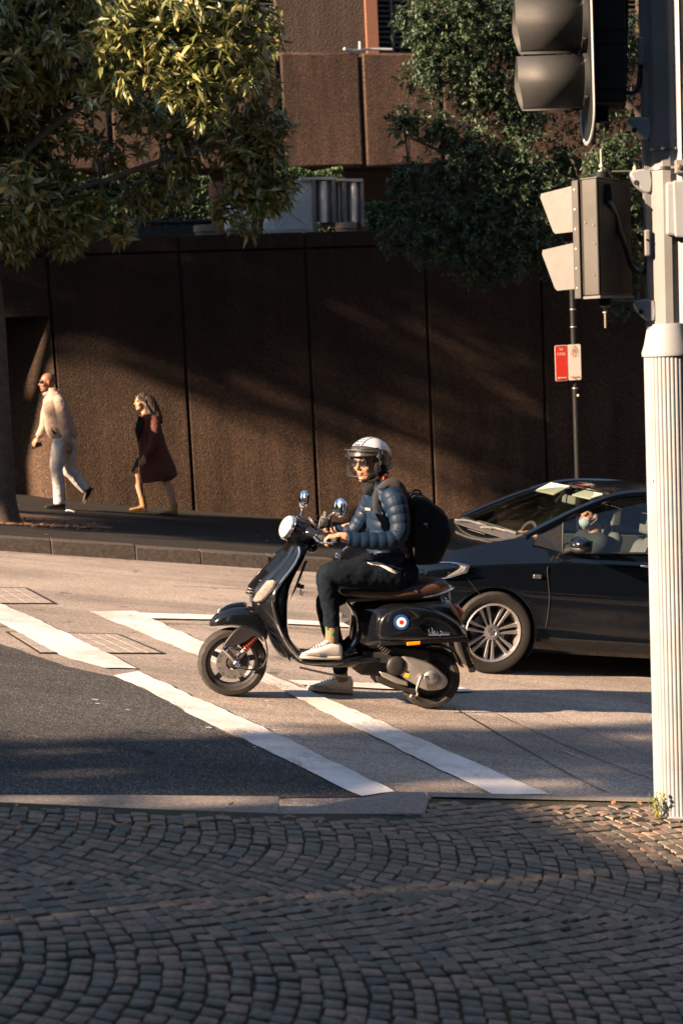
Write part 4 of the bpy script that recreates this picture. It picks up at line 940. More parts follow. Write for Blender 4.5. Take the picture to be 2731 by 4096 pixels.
def mirror(base, neck, cen, nrmv, tilt, ra, rb, par):
    S('mirror_stem', tube(crom([base, (base+neck)/2+V(0, 0, .004), neck], 3), .0065, 8), 'chrome', par, smooth=60)
    R = basis(tilt, nrmv); R = np.array([R[:, 0], R[:, 1], R[:, 2]]).T
    vf = ball(cen, (ra, rb, .022), R, 24, 12)
    h = S('mirror', vf, 'chrome', par, smooth=60)
    S('mirror_glass', lathe([(.98, 0), (.97, .001)], V(0, 0, 0), V(0, 0, 1), 28) if False else ([cen+R@V(math.cos(t)*ra*.9, math.sin(t)*rb*.9, -.0215) for t in np.linspace(0, 6.283, 28, endpoint=False)]+[cen+R@V(math.cos(t)*ra*.86, math.sin(t)*rb*.86, -.0235) for t in np.linspace(0, 6.283, 28, endpoint=False)], [tuple(range(28, 56))]+[(i, (i+1) % 28, 28+(i+1) % 28, 28+i) for i in range(28)]), 'chrome', h)
mirror(L(688, 497, .15), L(762, 424, .29), L(795, 399, .30), V(.72, .66, .12), V(.1, -.2, 1), .062, .047, hs)
mirror(L(603, 442, -.16), L(612, 402, -.27), L(617, 357, -.30), V(.93, .28, .05), V(0, -.1, 1), .062, .05, hs)
S('reservoir', box(L(722, 470, .13), (.045, .04, .05)), 'black_plastic', hs, bev=.006, smooth=40); S('reservoir_stay', capsule(L(735, 500, .12), .014, L(748, 445, .13), .010), 'black_plastic', hs, smooth=40); S('reservoir_stay', capsule(L(712, 440, -.1), .014, L(742, 505, -.05), .01), 'black_plastic', hs, smooth=40)
S('phone_mount', join(box(L(722, 440, .1), (.016, .05, .06)), capsule(L(748, 470, .12), .008, L(765, 515, .12), .008)), 'steel_dull', hs, bev=.004)
S('bar_cables', join(tube(crom([L(690, 500, .1), L(712, 430, .08), L(745, 470, .05), L(690, 560, .04), L(640, 600, .03)], 5), .004, 6), tube(crom([L(690, 500, -.1), L(700, 440, -.05), L(660, 470, .0), L(640, 600, -.02)], 5), .004, 6)), 'cable_black', hs, smooth=60)
ky = S('key_ring', tube([L(604, 735, .0)+V(0, .004*math.sin(t), 0)+V(.011*math.cos(t), 0, .013*math.sin(t)) for t in np.linspace(0, 6.283, 17)], .0016, 6), 'steel', smooth=60)
S('key', join(box(L(598, 775, .0), (.02, .008, .03)), box(L(606, 800, .0), (.007, .003, .055))), 'engine_dark', ky, bev=.001)
S('key', join(box(L(614, 780, .01), (.022, .006, .026)), box(L(614, 815, .01), (.006, .003, .03))), 'engine_dark', ky, bev=.001)
# floor
fl_ = [(560, 1060, 1125, .17), (600, 1128, 1160, .185), (660, 1132, 1172, .19), (740, 1134, 1180, .19), (820, 1132, 1182, .185), (880, 1120, 1178, .17), (940, 1112, 1165, .15)]
rings = []
for x, a, b, wd in fl_:
    A, Bq = L(x, a, wd), L(x, b, wd*.8)
    rings.append([V(A[0], wd*.8, A[2]+.004), V(A[0], wd, A[2]-.006), V(A[0], wd*.97, A[2]*.5+Bq[2]*.5), V(A[0], wd*.7, Bq[2]), V(A[0], 0, Bq[2]-.01), V(A[0], -wd*.7, Bq[2]), V(A[0], -wd*.97, A[2]*.5+Bq[2]*.5), V(A[0], -wd, A[2]-.006), V(A[0], -wd*.8, A[2]+.004), V(A[0], 0, A[2]+.004)])
fo = S('floorboard', loft(rings), 'black_gloss', smooth=45, sub=1)
for d in (.06, .1, .14, -.06, -.1, -.14): S('floor_strip', tube([L(620, 1131, d)+V(0, 0, .006), L(760, 1133, d)+V(0, 0, .006), L(870, 1126, d)+V(0, 0, .006)], (.006), 6), 'rubber', fo)
S('centre_stand', join(tube(crom([L(600, 1170, .1), L(680, 1188, .12), L(760, 1205, .14), L(850, 1218, .15)], 4), .007, 8), tube([L(720, 1200, .13), L(720, 1200, -.12)], .006, 8)), 'black_plastic', smooth=50)
# rear body
rings = []
for x, y, wd in ((812, 842, .075), (846, 876, .085), (866, 925, .10), (868, 985, .12), (848, 1035, .135), (815, 1068, .15), (770, 1098, .155), (740, 1120, .155)):
    p = L(x, y, 0); q = L(x+22, y+6, 0); rings.append([V(p[0], wd, p[2]), V(p[0]+.004, wd*.5, p[2]), V(p[0]+.006, 0, p[2]), V(p[0]+.004, -wd*.5, p[2]), V(p[0], -wd, p[2]), V(q[0], -wd*1.03, q[2]), V(q[0], 0, q[2]), V(q[0], wd*1.03, q[2])])
S('step_through_panel', loft(rings), 'black_gloss', smooth=45, sub=1)
rings = []
for x, a, b, wd in ((862, 862, 1075, .07), (900, 850, 1080, .11), (960, 845, 1080, .148), (1050, 842, 1060, .165), (1150, 838, 1050, .165), (1250, 826, 1046, .15), (1310, 836, 1042, .125), (1350, 885, 1038, .105), (1385, 950, 1034, .08), (1398, 985, 1032, .06)):
    A, Bq = L(x, a, 0), L(x, b, 0); zc_, hz = (A[2]+Bq[2])/2, (A[2]-Bq[2])/2; ring = []
    for k in range(20):
        q = 2*math.pi*k/20; cx, cz = math.cos(q), math.sin(q); ring.append(V(A[0], wd*math.copysign(abs(cx)**.55, cx), zc_+hz*math.copysign(abs(cz)**.6, cz)))
    rings.append(ring)
rb_ = S('rear_body', loft(rings), 'black_gloss', smooth=60)
co = [(985, 1036), (972, 1000), (980, 950), (1000, 915), (1042, 885), (1105, 869), (1170, 872), (1240, 888), (1312, 922), (1370, 962), (1398, 1002), (1408, 1026), (1330, 1034), (1200, 1039), (1080, 1040)]
def cowl(m):
    base = crom_c([L(x, y, .185) for x, y in co], 4); c = sum(base)/len(base); rings = []
    for s, d in ((1.0, .12), (1.0, .168), (.985, .187), (.95, .201), (.88, .211), (.72, .220), (.45, .226), (.1, .228)):
        rings.append([V(c[0]+(p[0]-c[0])*s, d*(1-.25*max(0, (c[0]-p[0]))/.3*.5), c[2]+(p[2]-c[2])*s) for p in base])
    vf = loft(rings); o = S('side_cowl', mir(vf) if m else vf, 'black_gloss', rb_, smooth=60)
    return o
cw = cowl(False); cowl(True)
def disc(c, r, d, mat, nm, par, n=36): return S(nm, ([V(c[0]+r*math.cos(t), c[1]+d-.03*0, c[2]+r*math.sin(t)) for t in np.linspace(0, 6.283185, n, endpoint=False)]+[V(c[0]+r*math.cos(t), c[1]-.02, c[2]+r*math.sin(t)) for t in np.linspace(0, 6.283185, n, endpoint=False)], [tuple(range(n))]+[(i, (i+1) % n, n+(i+1) % n, n+i) for i in range(n)]), mat, par, smooth=30)
rcn = L(1090, 951, .222)+V(0, .006, 0)
disc(rcn, .0475, .0035, 'enamel_blue', 'roundel', cw); disc(rcn, .0315, .0045, 'enamel_white', 'roundel_ring', cw); disc(rcn, .014, .0055, 'enamel_red', 'roundel_centre', cw)
# script lettering on the cowl
LD = .219
lp = [[(1222, 985), (1224, 1000), (1230, 1012), (1238, 1000), (1240, 985), (1236, 978)], [(1244, 1004), (1252, 998), (1248, 994), (1243, 1002), (1248, 1010), (1258, 1005)], [(1266, 996), (1260, 1001), (1267, 1007), (1262, 1012), (1270, 1008)], [(1276, 1022), (1277, 998), (1284, 996), (1285, 1006), (1278, 1009), (1290, 1007)], [(1300, 998), (1293, 1001), (1294, 1008), (1302, 1005), (1302, 998), (1306, 1009)], [(1316, 1000), (1310, 1002), (1311, 1009), (1318, 1005), (1318, 1000), (1325, 1009)], [(1222, 1014), (1270, 1013), (1322, 1012)]]
S('script_lettering', join(*[tube(crom([L(x, y, LD) for x, y in s_], 3), .0028, 5) for s_ in lp]), 'chrome', cw, smooth=60)
S('edge_moulding', tube(crom([L(x, y, .196) for x, y in ((1140, 870), (1200, 878), (1260, 896), (1320, 924), (1370, 960), (1394, 990))], 3), .004, 6), 'black_gloss', cw, smooth=60)
S('lower_moulding', hexa([L(985, 1066, .19), L(1412, 1046, .15), L(1412, 1046, .05), L(985, 1066, .05)], [L(985, 1043, .2), L(1414, 1024, .16), L(1414, 1024, .05), L(985, 1043, .05)]), 'black_plastic', rb_, bev=.006)
S('side_reflector', hexa([L(1118, 1066, .19), L(1184, 1060, .19), L(1184, 1060, .208), L(1118, 1066, .208)], [L(1116, 1048, .19), L(1185, 1043, .19), L(1185, 1043, .208), L(1116, 1048, .208)]), 'orange_reflector', rb_, bev=.005)
S('tail_light', fuse([ball(L(1366, 912, 0), (.035, .05, .048)), ball(L(1352, 885, 0), (.03, .045, .03))], .006, 4), 'tail_red', rb_, smooth=60)
for m_ in (False, True):
    vf = loft([[L(x, y, .12) for x, y in ((1348, 1010), (1372, 962), (1398, 962), (1406, 1008))], [L(x, y, .16) for x, y in ((1352, 1010), (1375, 966), (1395, 966), (1402, 1008))], [L(x, y, .172) for x, y in ((1362, 1002), (1378, 978), (1392, 978), (1396, 1002))]])
    S('turn_signal', mir(vf) if m_ else vf, 'lens_reflector', rb_, bev=.004, smooth=40)
S('mudflap', hexa([L(1418, 1196, .07), L(1450, 1192, .07), L(1450, 1192, -.07), L(1418, 1196, -.07)], [L(1372, 1042, .06), L(1408, 1040, .06), L(1408, 1040, -.06), L(1372, 1042, -.06)]), 'black_plastic', rb_, bev=.008)
S('number_plate', hexa([L(1434, 1152, .09), L(1438, 1152, .09), L(1438, 1152, -.09), L(1434, 1152, -.09)], [L(1404, 1072, .09), L(1408, 1072, .09), L(1408, 1072, -.09), L(1404, 1072, -.09)]), 'plate_yellow', rb_)
S('inner_mudguard', tube(crom([L(1120, 1085, 0), L(1180, 1060, 0), L(1260, 1055, 0), L(1340, 1090, 0), L(1378, 1160, 0)], 4), [(.075, .008)]*17, 10), 'black_plastic', rb_, smooth=50)
# seat and grab rail
rings = []
for x, a, b, wd in ((786, 783, 806, .045), (800, 774, 826, .075), (850, 770, 840, .105), (920, 772, 846, .13), (1000, 772, 848, .145), (1080, 762, 846, .15), (1150, 744, 840, .15), (1220, 737, 830, .14), (1280, 737, 818, .12), (1306, 750, 804, .095), (1314, 768, 790, .06)):
    A, Bq = L(x, a, 0), L(x, b, wd*.9); hz = A[2]-Bq[2]; ring = []
    for k in range(20):
        q = 2*math.pi*k/20; cx, cz = math.cos(q), math.sin(q); ring.append(V(A[0], wd*math.copysign(abs(cx)**.6, cx), Bq[2]+hz*(.5+.5*math.copysign(abs(cz)**.7, cz))))
    rings.append(ring)
seat = S('seat', loft(rings), 'leather', smooth=60, sub=1)
S('seat_base', hexa([L(830, 856, .09), L(1280, 840, .1), L(1280, 840, -.1), L(830, 856, -.09)], [L(830, 838, .1), L(1280, 815, .11), L(1280, 815, -.11), L(830, 838, -.1)]), 'black_plastic', seat, bev=.01)
S('seat_strap_clip', ball(L(1158, 798, .146), (.022, .008, .014)), 'engine_dark', seat, smooth=60)
S('seat_rivet', ball(L(1166, 806, .154), .006), 'chrome', seat, smooth=60)
gr = [L(1196, 833, .15), L(1250, 822, .15), L(1300, 806, .13), L(1334, 790, .09), L(1340, 784, 0)]
gr = gr+[V(p[0], -p[1], p[2]) for p in gr[-2::-1]]
S('grab_rail', tube(crom(gr, 4), [(.009, .007)]*33, 8), 'chrome', smooth=60)
S('rail_bracket', tube([L(1318, 800, 0), L(1322, 850, 0)], .01, 8), 'chrome', smooth=60)
S('tail_spine', tube(crom([L(1298, 832, .02), L(1335, 880, .02), L(1368, 935, .02), L(1392, 985, .02)], 4), [(.012, .006)]*13, 8), 'chrome', smooth=60)
# engine
S('engine_block', fuse([box(Ls(250, 900, 0), (.22, .2, .16)), capsule(Ls(100, 900, .02), .07, Ls(400, 960, .02), .09), box(Ls(420, 1000, -.02), (.22, .18, .14)), capsule(Ls(150, 880, .1), .03, Ls(-20, 890, .1), .025), capsule(Ls(420, 780, .04), .06, Ls(760, 860, .04), .06), box(Ls(640, 820, .02), (.2, .16, .1))], .012, 3), 'engine_dark', smooth=50)
cvt = [(545, 850), (620, 862), (700, 880), (850, 930), (940, 1000), (1008, 1078), (1014, 1130), (965, 1188), (850, 1207), (770, 1197), (650, 1130), (540, 1065), (490, 1000), (500, 900)]
base = crom_c([Ls(x, y, .12) for x, y in cvt], 3); cc = sum(base)/len(base)
eng = S('transmission_cover', loft([[V(cc[0]+(p[0]-cc[0])*s, d, cc[2]+(p[2]-cc[2])*s) for p in base] for s, d in ((1, .06), (1, .125), (.96, .138), (.88, .145), (.4, .149), (.05, .15))]), 'engine_alloy', smooth=50)
S('cooling_cover', lathe([(.062, 0), (.062, .03), (.055, .038), (.02, .04), (.001, .041)], Ls(475, 942, .115), YA, 36), 'black_plastic', eng, smooth=50)
S('clutch_dome', lathe([(.046, 0), (.045, .006), (.036, .014), (.015, .019), (.001, .02)], Ls(840, 1072, .145), YA, 32), 'alloy', eng, smooth=60)
S('kick_start_lever', tube(crom([Ls(768, 1050, .165), Ls(742, 1062, .172), Ls(715, 1130, .176), Ls(695, 1200, .178), Ls(705, 1250, .18), Ls(668, 1278, .185), Ls(632, 1264, .195)], 4), [.010]*10+[.008]*10+[.012]*5, 8), 'steel_dull', eng, smooth=60)
S('crank_case', loft([[Ls(x, y, d) for x, y in ((300, 1005), (420, 1040), (600, 1115), (605, 1165), (480, 1135), (330, 1060))] for d in (.04, .135)]), 'engine_alloy', eng, bev=.008, smooth=40)
S('sump', loft([[Ls(x, y, d) for x, y in ((260, 1040), (340, 1070), (610, 1180), (700, 1180), (690, 1260), (600, 1225), (420, 1180), (280, 1120))] for d in (-.08, .11)]), 'engine_dark', eng, bev=.012)
S('warning_sticker', [Ls(558, 1065, .1462), Ls(612, 1078, .1462), Ls(622, 1020, .1462), Ls(572, 1010, .1462)] and ([Ls(558, 1065, .1485), Ls(612, 1078, .1485), Ls(622, 1032, .1485), Ls(570, 1022, .1485)], [(0, 1, 2, 3)]), 'sticker_yellow', eng)
S('warning_sticker', ([Ls(572, 1020, .1487), Ls(612, 1030, .1487), Ls(616, 1008, .1487), Ls(578, 996, .1487)], [(0, 1, 2, 3)]), 'black_plastic', eng)
a, b = Ls(300, 700, .12), Ls(400, 800, .12); dv = nrm(b-a); e1 = nrm(np.cross(dv, YA)); e2 = np.cross(dv, e1)
S('rear_spring', tube([a+(b-a)*k/70+(e1*math.cos(k*2*math.pi/14)+e2*math.sin(k*2*math.pi/14))*.026 for k in range(71)], .006, 6), 'black_plastic', smooth=50)
S('floor_rail', capsule(Ls(-20, 905, .14), .022, Ls(300, 885, .14), .014), 'black_gloss', smooth=50)
rw = S('rear_wheel', lathe([(.03, -.05), (.05, -.05), (.05, .06), (.03, .06)], rc, YA, 20, cyc=True), 'engine_dark', smooth=40)
S('tyre', tyre_vf(rc, rR-.002, .12), 'rubber', rw, smooth=35)
S('rim', lathe([(rR*.70, -.05), (rR*.74, -.047), (rR*.74, .047), (rR*.70, .05), (rR*.64, .04), (rR*.6, .0), (rR*.64, -.04)], rc, YA, 48, cyc=True), 'rim_grey', rw, smooth=40)
S('wheel_disc', lathe([(.05, .01), (rR*.62, .0), (rR*.62, -.012), (.05, -.012)], rc, YA, 40, cyc=True), 'engine_dark', rw, smooth=40)
S('exhaust', join(tube(crom([Ls(300, 1100, -.12), Ls(520, 1140, -.15), Ls(700, 1100, -.16)], 4), .018, 8), capsule(Ls(720, 1090, -.165), .055, Ls(1020, 1030, -.17), .055)), 'steel_dull', smooth=50)
# ------------------------------------------------------------------ figures
def head_parts(c, fwd, up, k=1., neck=True, ears=True):
    R = basis(fwd, up); T = lambda x, y, z: c+R@(V(x, y, z)*k)
    ms = [ball(T(-.015, 0, .035), V(.098, .076, .088)*k, R, 20, 14), ball(T(.03, 0, -.03), V(.066, .062, .085)*k, R, 18, 12), ball(T(.042, 0, -.085), V(.048, .048, .04)*k, R), ball(T(.078, 0, -.104), .02*k),
          capsule(T(.092, 0, .006), .009*k, T(.113, 0, -.03), .0135*k), ball(T(.1, .011, -.036), .009*k), ball(T(.1, -.011, -.036), .009*k), capsule(T(.082, .038, .024), .014*k, T(.082, -.038, .024), .014*k),
          ball(T(.062, .04, -.03), .027*k), ball(T(.062, -.04, -.03), .027*k), ball(T(.091, 0, -.06), V(.012, .024, .009)*k, R), ball(T(.089, 0, -.073), V(.012, .021, .009)*k, R)]
    if ears: ms += [ball(T(-.005, s*.077, -.008), V(.022, .010, .032)*k, R) for s in (1, -1)]
    if neck: ms += [capsule(T(-.03, 0, -.05), .054*k, T(-.045, 0, -.18), .06*k)]
    return ms, T, R
def hand_parts(wrist, fwd, up, side, curl=.6, k=1., spread=1.):
    """fwd: wrist->knuckles; up: back of the hand; side +1 puts the thumb to the left of fwd"""
    R = basis(fwd, up); T = lambda x, y, z: wrist+R@(V(x, y*side, z)*k)
    ms = [capsule(T(-.02, 0, 0), .026*k, T(.02, 0, 0), .028*k)]
    for y in (-.026, -.009, .009, .026): ms.append(capsule(T(.02, y*.8, 0), .016*k, T(.08, y, .002), .0135*k))
    for y, l in ((-.029, .062), (-.010, .078), (.010, .085), (.029, .074)):
        p = V(.082, y, .002); a = 0
        for j, (f, r) in enumerate(((.45, .0105), (.32, .0095), (.25, .0085))):
            a += curl*(.9 if j == 0 else 1.1); q = p+V(math.cos(a), 0, -math.sin(a))*l*f; ms.append(capsule(T(*p), r*k, T(*q), (r-.0008)*k, 8)); p = q
    p = V(.02, .03, -.004); q = V(.055, .055, -.018); r_ = V(.085, .05, -.034*(.4+curl)); ms += [capsule(T(*p), .014*k, T(*q), .012*k, 8), capsule(T(*q), .012*k, T(*r_), .0095*k, 8)]
    return ms
def shoe(par, heel, toe, up, wd, upper, sole_m, name='shoe', hgt=.075, coll=.11, heelh=.022):
    f = nrm(toe-heel); Ln = np.linalg.norm(toe-heel); u = nrm(up-(up@f)*f); r = np.cross(f, u)
    def ring(x, w, z0, z1, n=14, p=.75):
        out = []
        for k in range(n):
            q = 2*math.pi*k/n; cx, cz = math.cos(q), math.sin(q); out.append(heel+f*x*Ln+r*w*math.copysign(abs(cx)**p, cx)+u*((z0+z1)/2+(z1-z0)/2*math.copysign(abs(cz)**p, cz)))
        return out
    o = obj(name, loft([ring(.01, wd*.3, .02, coll*.7), ring(.05, wd*.36, .015, coll*.98), ring(.2, wd*.38, .015, coll), ring(.34, wd*.4, .015, coll*.95), ring(.46, wd*.43, .015, hgt*1.05), ring(.62, wd*.48, .015, hgt*.85), ring(.78, wd*.5, .015, hgt*.68), ring(.92, wd*.42, .015, hgt*.52), ring(.985, wd*.25, .018, hgt*.38)]), upper, par, smooth=60, sub=1)
    obj('sole', loft([ring(-.01, wd*.28, 0, heelh), ring(.03, wd*.38, 0, heelh+.004), ring(.3, wd*.40, .001, heelh), ring(.6, wd*.5, 0, heelh), ring(.8, wd*.525, .0, heelh), ring(.95, wd*.44, .003, heelh), ring(1.01, wd*.26, .006, heelh-.002)]), sole_m, o, smooth=60, sub=1)
    return o, f, u, r, Ln
def person(label, base, group=None): return thing('person', label, 'person', base, group)
# ---- rider
fa = LW(757, 1150, -.26)
gf = gp(*Z1(745, 1283)); 
rider = person('scooter rider in navy puffer jacket, jeans and striped open helmet', LW(745, 1283, -.28))
hF = nrm(sF*math.cos(.62)+sY*math.sin(.62)-V(0, 0, .06)); hC = LW(934, 178, .0); hU = nrm(V(0, 0, 1)+sF*.03)
hm, HT, HR = head_parts(hC, hF, hU, .98)
wN, wF = LW(822, 550, .295), LW(745, 516, -.30)
gN0, gN1 = LW(728, 549, .215), LW(788, 556, .345)
handN = hand_parts(LW(806, 544, .295)+V(0, 0, .008), nrm(LW(735, 536, .27)-LW(806, 544, .295)), nrm(sU+sF*.15), -1, .82, .98)
handF = hand_parts(wF, nrm(sF-sU*.1), sU, 1, .8, .98)
core = [capsule(LW(1020, 640, 0), .07, LW(1010, 400, 0), .07), capsule(LW(1055, 350, .16), .045, LW(1085, 545, .25), .036), capsule(LW(1085, 545, .25), .036, LW(815, 548, .295), .027), capsule(LW(955, 350, -.16), .045, LW(870, 490, -.27), .036), capsule(LW(870, 490, -.27), .036, wF, .026),
        capsule(LW(1050, 715, .09), .075, LW(745, 715, .15), .045), capsule(LW(745, 715, .15), .045, LW(757, 1040, .14), .034), capsule(LW(1030, 715, -.09), .075, LW(735, 840, -.2), .045), capsule(LW(735, 840, -.2), .045, LW(800, 1215, -.27), .034)]
obj('body', fuse(hm+handN+handF+core, .0055, 4), 'skin', rider, smooth=60)
# jacket
def puff_tube(path, rad, n=16, sp=.055, amp=.055, k=8):
    P = crom(path, k); R_ = [np.interp(i/(len(P)-1), np.linspace(0, 1, len(rad)), [q if not isinstance(q, tuple) else q[0] for q in rad]) for i in range(len(P))]; Rb = [np.interp(i/(len(P)-1), np.linspace(0, 1, len(rad)), [q if not isinstance(q, tuple) else q[1] for q in rad]) for i in range(len(P))]
    s = np.cumsum([0]+[np.linalg.norm(P[i+1]-P[i]) for i in range(len(P)-1)]); tot = s[-1]; N = int(tot/.006)
    Q = [V(*[np.interp(t, s, [p[a] for p in P]) for a in range(3)]) for t in np.linspace(0, tot, N)]
    f = lambda t: 1-amp*2*(1-abs(math.sin(math.pi*t/sp))**.45)
    ra = [(np.interp(t, s, R_)*f(t), np.interp(t, s, Rb)*f(t)) for t in np.linspace(0, tot, N)]
    return tube(Q, ra, n)
tors = []
for zy, fx, bx, hd, hw in ((735, 925, 1118, .105, .165), (690, 908, 1126, .122, .175), (600, 903, 1127, .122, .175), (500, 905, 1127, .122, .185), (420, 903, 1128, .122, .195), (360, 912, 1112, .112, .205), (318, 928, 1078, .092, .175), (292, 938, 1035, .068, .115), (270, 938, 1005, .055, .075)):
    tors.append((LW((fx+bx)/2, zy, 0), hd, hw))
TS = []; cen = crom([q[0] for q in tors], 10); hds = np.interp(np.linspace(0, 1, len(cen)), np.linspace(0, 1, len(tors)), [q[1] for q in tors]); hws = np.interp(np.linspace(0, 1, len(cen)), np.linspace(0, 1, len(tors)), [q[2] for q in tors])
acc = 0
for i, c in enumerate(cen):
    if i: acc += np.linalg.norm(c-cen[i-1])
    f = 1-.085*(1-abs(math.sin(math.pi*acc/.062))**.45); ring = []
    for k in range(28):
        q = 2*math.pi*k/28; ring.append(c+sF*hds[i]*f*math.copysign(abs(math.cos(q))**.85, math.cos(q))+sY*hws[i]*f*math.copysign(abs(math.sin(q))**.85, math.sin(q)))
    TS.append(ring)
slN = puff_tube([LW(1040, 335, .15), LW(1062, 370, .205), LW(1082, 450, .24), LW(1082, 520, .262), LW(1040, 556, .275), LW(960, 560, .285), LW(880, 556, .29), LW(826, 552, .295)], [.072, .074, .068, .064, .062, .056, .05, .043])
slF = puff_tube([LW(965, 335, -.14), LW(945, 375, -.2), LW(905, 450, -.25), LW(875, 495, -.27), LW(830, 512, -.285), LW(770, 515, -.295)], [.072, .072, .064, .06, .052, .043])
obj('puffer_jacket', fuse([loft(TS), slN, slF], .0055, 1, .4), 'puffer', rider, smooth=60)
obj('collar_scarf', fuse([tube(crom([LW(935, 318, .02), LW(945, 298, .03), LW(955, 282, .0)], 3), [.066, .062, .06, .058, .057, .056, .055], 14), ball(LW(930, 316, .04), (.04, .04, .025))], .007, 3, disp=lambda v: .006*nz(v, 22)), 'cloth_black', rider, smooth=60)
c = LW(943, 407, .13); 
cq = [LW(931, 398, .12), LW(956, 402, .12), LW(956, 414, .12), LW(931, 411, .12)]; dn = nrm(nrm(sY)*.6+sF*.75); qo = [p+dn*.028 for p in cq]
obj('chest_label', loft([qo, [p+dn*.003 for p in qo]]), 'enamel_white', rider); 
obj('shirt_hem', fuse([tube(crom([LW(918, 668, .16), LW(985, 672, .185), LW(1040, 700, .19), LW(1105, 738, .165)], 4), [.008, .010, .012, .012, .012, .012, .013, .013, .014, .014, .014, .012, .01], 8), ball(LW(1108, 735, .15), (.03, .02, .02))], .005, 2), 'white_cloth', rider, smooth=60)
jn = [capsule(LW(1065, 725, .075), .115, LW(1040, 725, -.075), .112), tube(crom([LW(1060, 725, .09), LW(960, 722, .12), LW(840, 718, .145), LW(752, 716, .155), LW(732, 745, .155), LW(742, 820, .15), LW(752, 900, .145), LW(757, 970, .14)], 5), list(np.interp(np.linspace(0, 1, 36), [0, .2, .36, .48, .55, .7, .85, 1], [.105, .092, .082, .072, .07, .066, .055, .052])), 18),
      tube(crom([LW(1040, 725, -.09), LW(940, 750, -.14), LW(820, 800, -.19), LW(745, 838, -.21), LW(728, 880, -.22), LW(748, 970, -.24), LW(780, 1080, -.26), LW(800, 1195, -.27)], 5), list(np.interp(np.linspace(0, 1, 36), [0, .2, .36, .48, .55, .7, .85, 1], [.105, .09, .08, .07, .066, .064, .055, .052])), 18), ball(LW(1095, 720, 0), (.11, .14, .11))]
obj('jeans', fuse(jn, .008, 3, disp=lambda v: .006*nz(v, 14)+.003*nz(v, 34, 3)), 'jeans', rider, smooth=60)
sk = obj('sock', tube([LW(757, 960, .14), LW(757, 1000, .14), LW(755, 1045, .14)], [.043, .041, .043], 16), 'sock_tan', rider, smooth=60)
for x, y in ((757, 1008), (732, 980), (778, 975)):
    c = LW(x, y, .184 if x == 757 else .172); obj('sock_motif', join(*[ball(c+sF*.007*math.cos(q)+sU*.007*math.sin(q), .005, None, 8, 6) for q in (.8, 2.3, 3.9, 5.5)]), 'sock_green', sk)
obj('sock', tube([LW(797, 1150, -.27), LW(806, 1235, -.27)], [.042, .042], 14), 'sock_tan', rider, smooth=60)
def trainer(heel, toe, up):
    o, f, u, r, Ln = shoe(rider, heel, toe, up, .105, 'white_leather', 'sole_cream', 'trainer', .085, .115, .03)
    for k in range(6):
        p = heel+f*Ln*(.42+.058*k)+u*(.108-.0085*k); obj('lace', tube([p-r*.026-u*.004, p+u*.003, p+r*.026-u*.004], .0042, 6), 'white_cloth', o)
    obj('tongue', hexa([heel+f*Ln*.38-r*.025+u*.09, heel+f*Ln*.38+r*.025+u*.09, heel+f*Ln*.5+r*.022+u*.09, heel+f*Ln*.5-r*.022+u*.09], [heel+f*Ln*.30-r*.022+u*.135, heel+f*Ln*.30+r*.022+u*.135, heel+f*Ln*.33+r*.022+u*.138, heel+f*Ln*.33-r*.022+u*.138]), 'white_leather', o, bev=.006)
    for s in (1, -1):
        obj('toe_overlay', tube(crom([heel+f*Ln*.55+r*s*.050+u*.035, heel+f*Ln*.7+r*s*.051+u*.042, heel+f*Ln*.86+r*s*.043+u*.038, heel+f*Ln*.97+r*s*.015+u*.034], 4), [(.004, .009)]*13, 6), 'suede_grey', o, smooth=60)
trainer(LW(802, 1133, .14), LW(588, 1126, .165), sU); 
hz_ = gp(*Z1(858, 1283)); tz_ = gp(*Z1(632, 1268)); 
def gnd(p): 
    s, t = st(p); return V(p[0], p[1], -SL*s)
trainer(gnd(LW(856, 1270, -.27))+V(0, 0, .004), gnd(LW(634, 1258, -.30))+V(0, 0, .004), V(*GN))
# helmet
hel = thing('helmet', 'black open face helmet with white stripes on the rider', 'helmet', hC)
HK = 1.0; hc = hC+HR@V(-.012, 0, .02)
def HP_(x, y, z): return hc+HR@V(x, y, z)
n1, n2 = 160, 96; vs = []; fs = []; mi = []
for i in range(n2+1):
    a = math.pi*(i/n2)*.80
    for j in range(n1):
        b = 2*math.pi*j/n1; vs.append(V(.148*math.sin(a)*math.cos(b)*(1.06 if math.cos(b) < 0 else 1), .130*math.sin(a)*math.sin(b), .137*math.cos(a)))
for i in range(n2):
    for j in range(n1):
        q = (i*n1+j, i*n1+(j+1) % n1, (i+1)*n1+(j+1) % n1, (i+1)*n1+j); c = sum(vs[k] for k in q)/4
        ez = .028-.10*max(0, -(c[0]-.03))/.1
        if c[0] > .035 and c[2] < .03: continue
        if c[0] > -.012 and c[2] < -.04 : continue
        if c[0] > -.04 and c[2] < -.088: continue
        fs.append(q)
        wz = .062-.085*max(0, min(1, (-c[0]+.02)/.14))+.04*max(0, c[0]-.02)/.1
        ay = abs(c[1])
        m = 1 if (c[2] > wz and ay < .118) else 0
        if m and .030 < ay < .042 and c[2] > -.02: m = 2
        mi.append(m)
o = obj('shell', ([HP_(*v) for v in vs], fs), ['helmet_black', 'helmet_white', 'helmet_navy'], hel, smooth=60)
o.data.polygons.foreach_set('material_index', mi); md = o.modifiers.new('s', 'SOLIDIFY'); md.thickness = .012; md.offset = -1
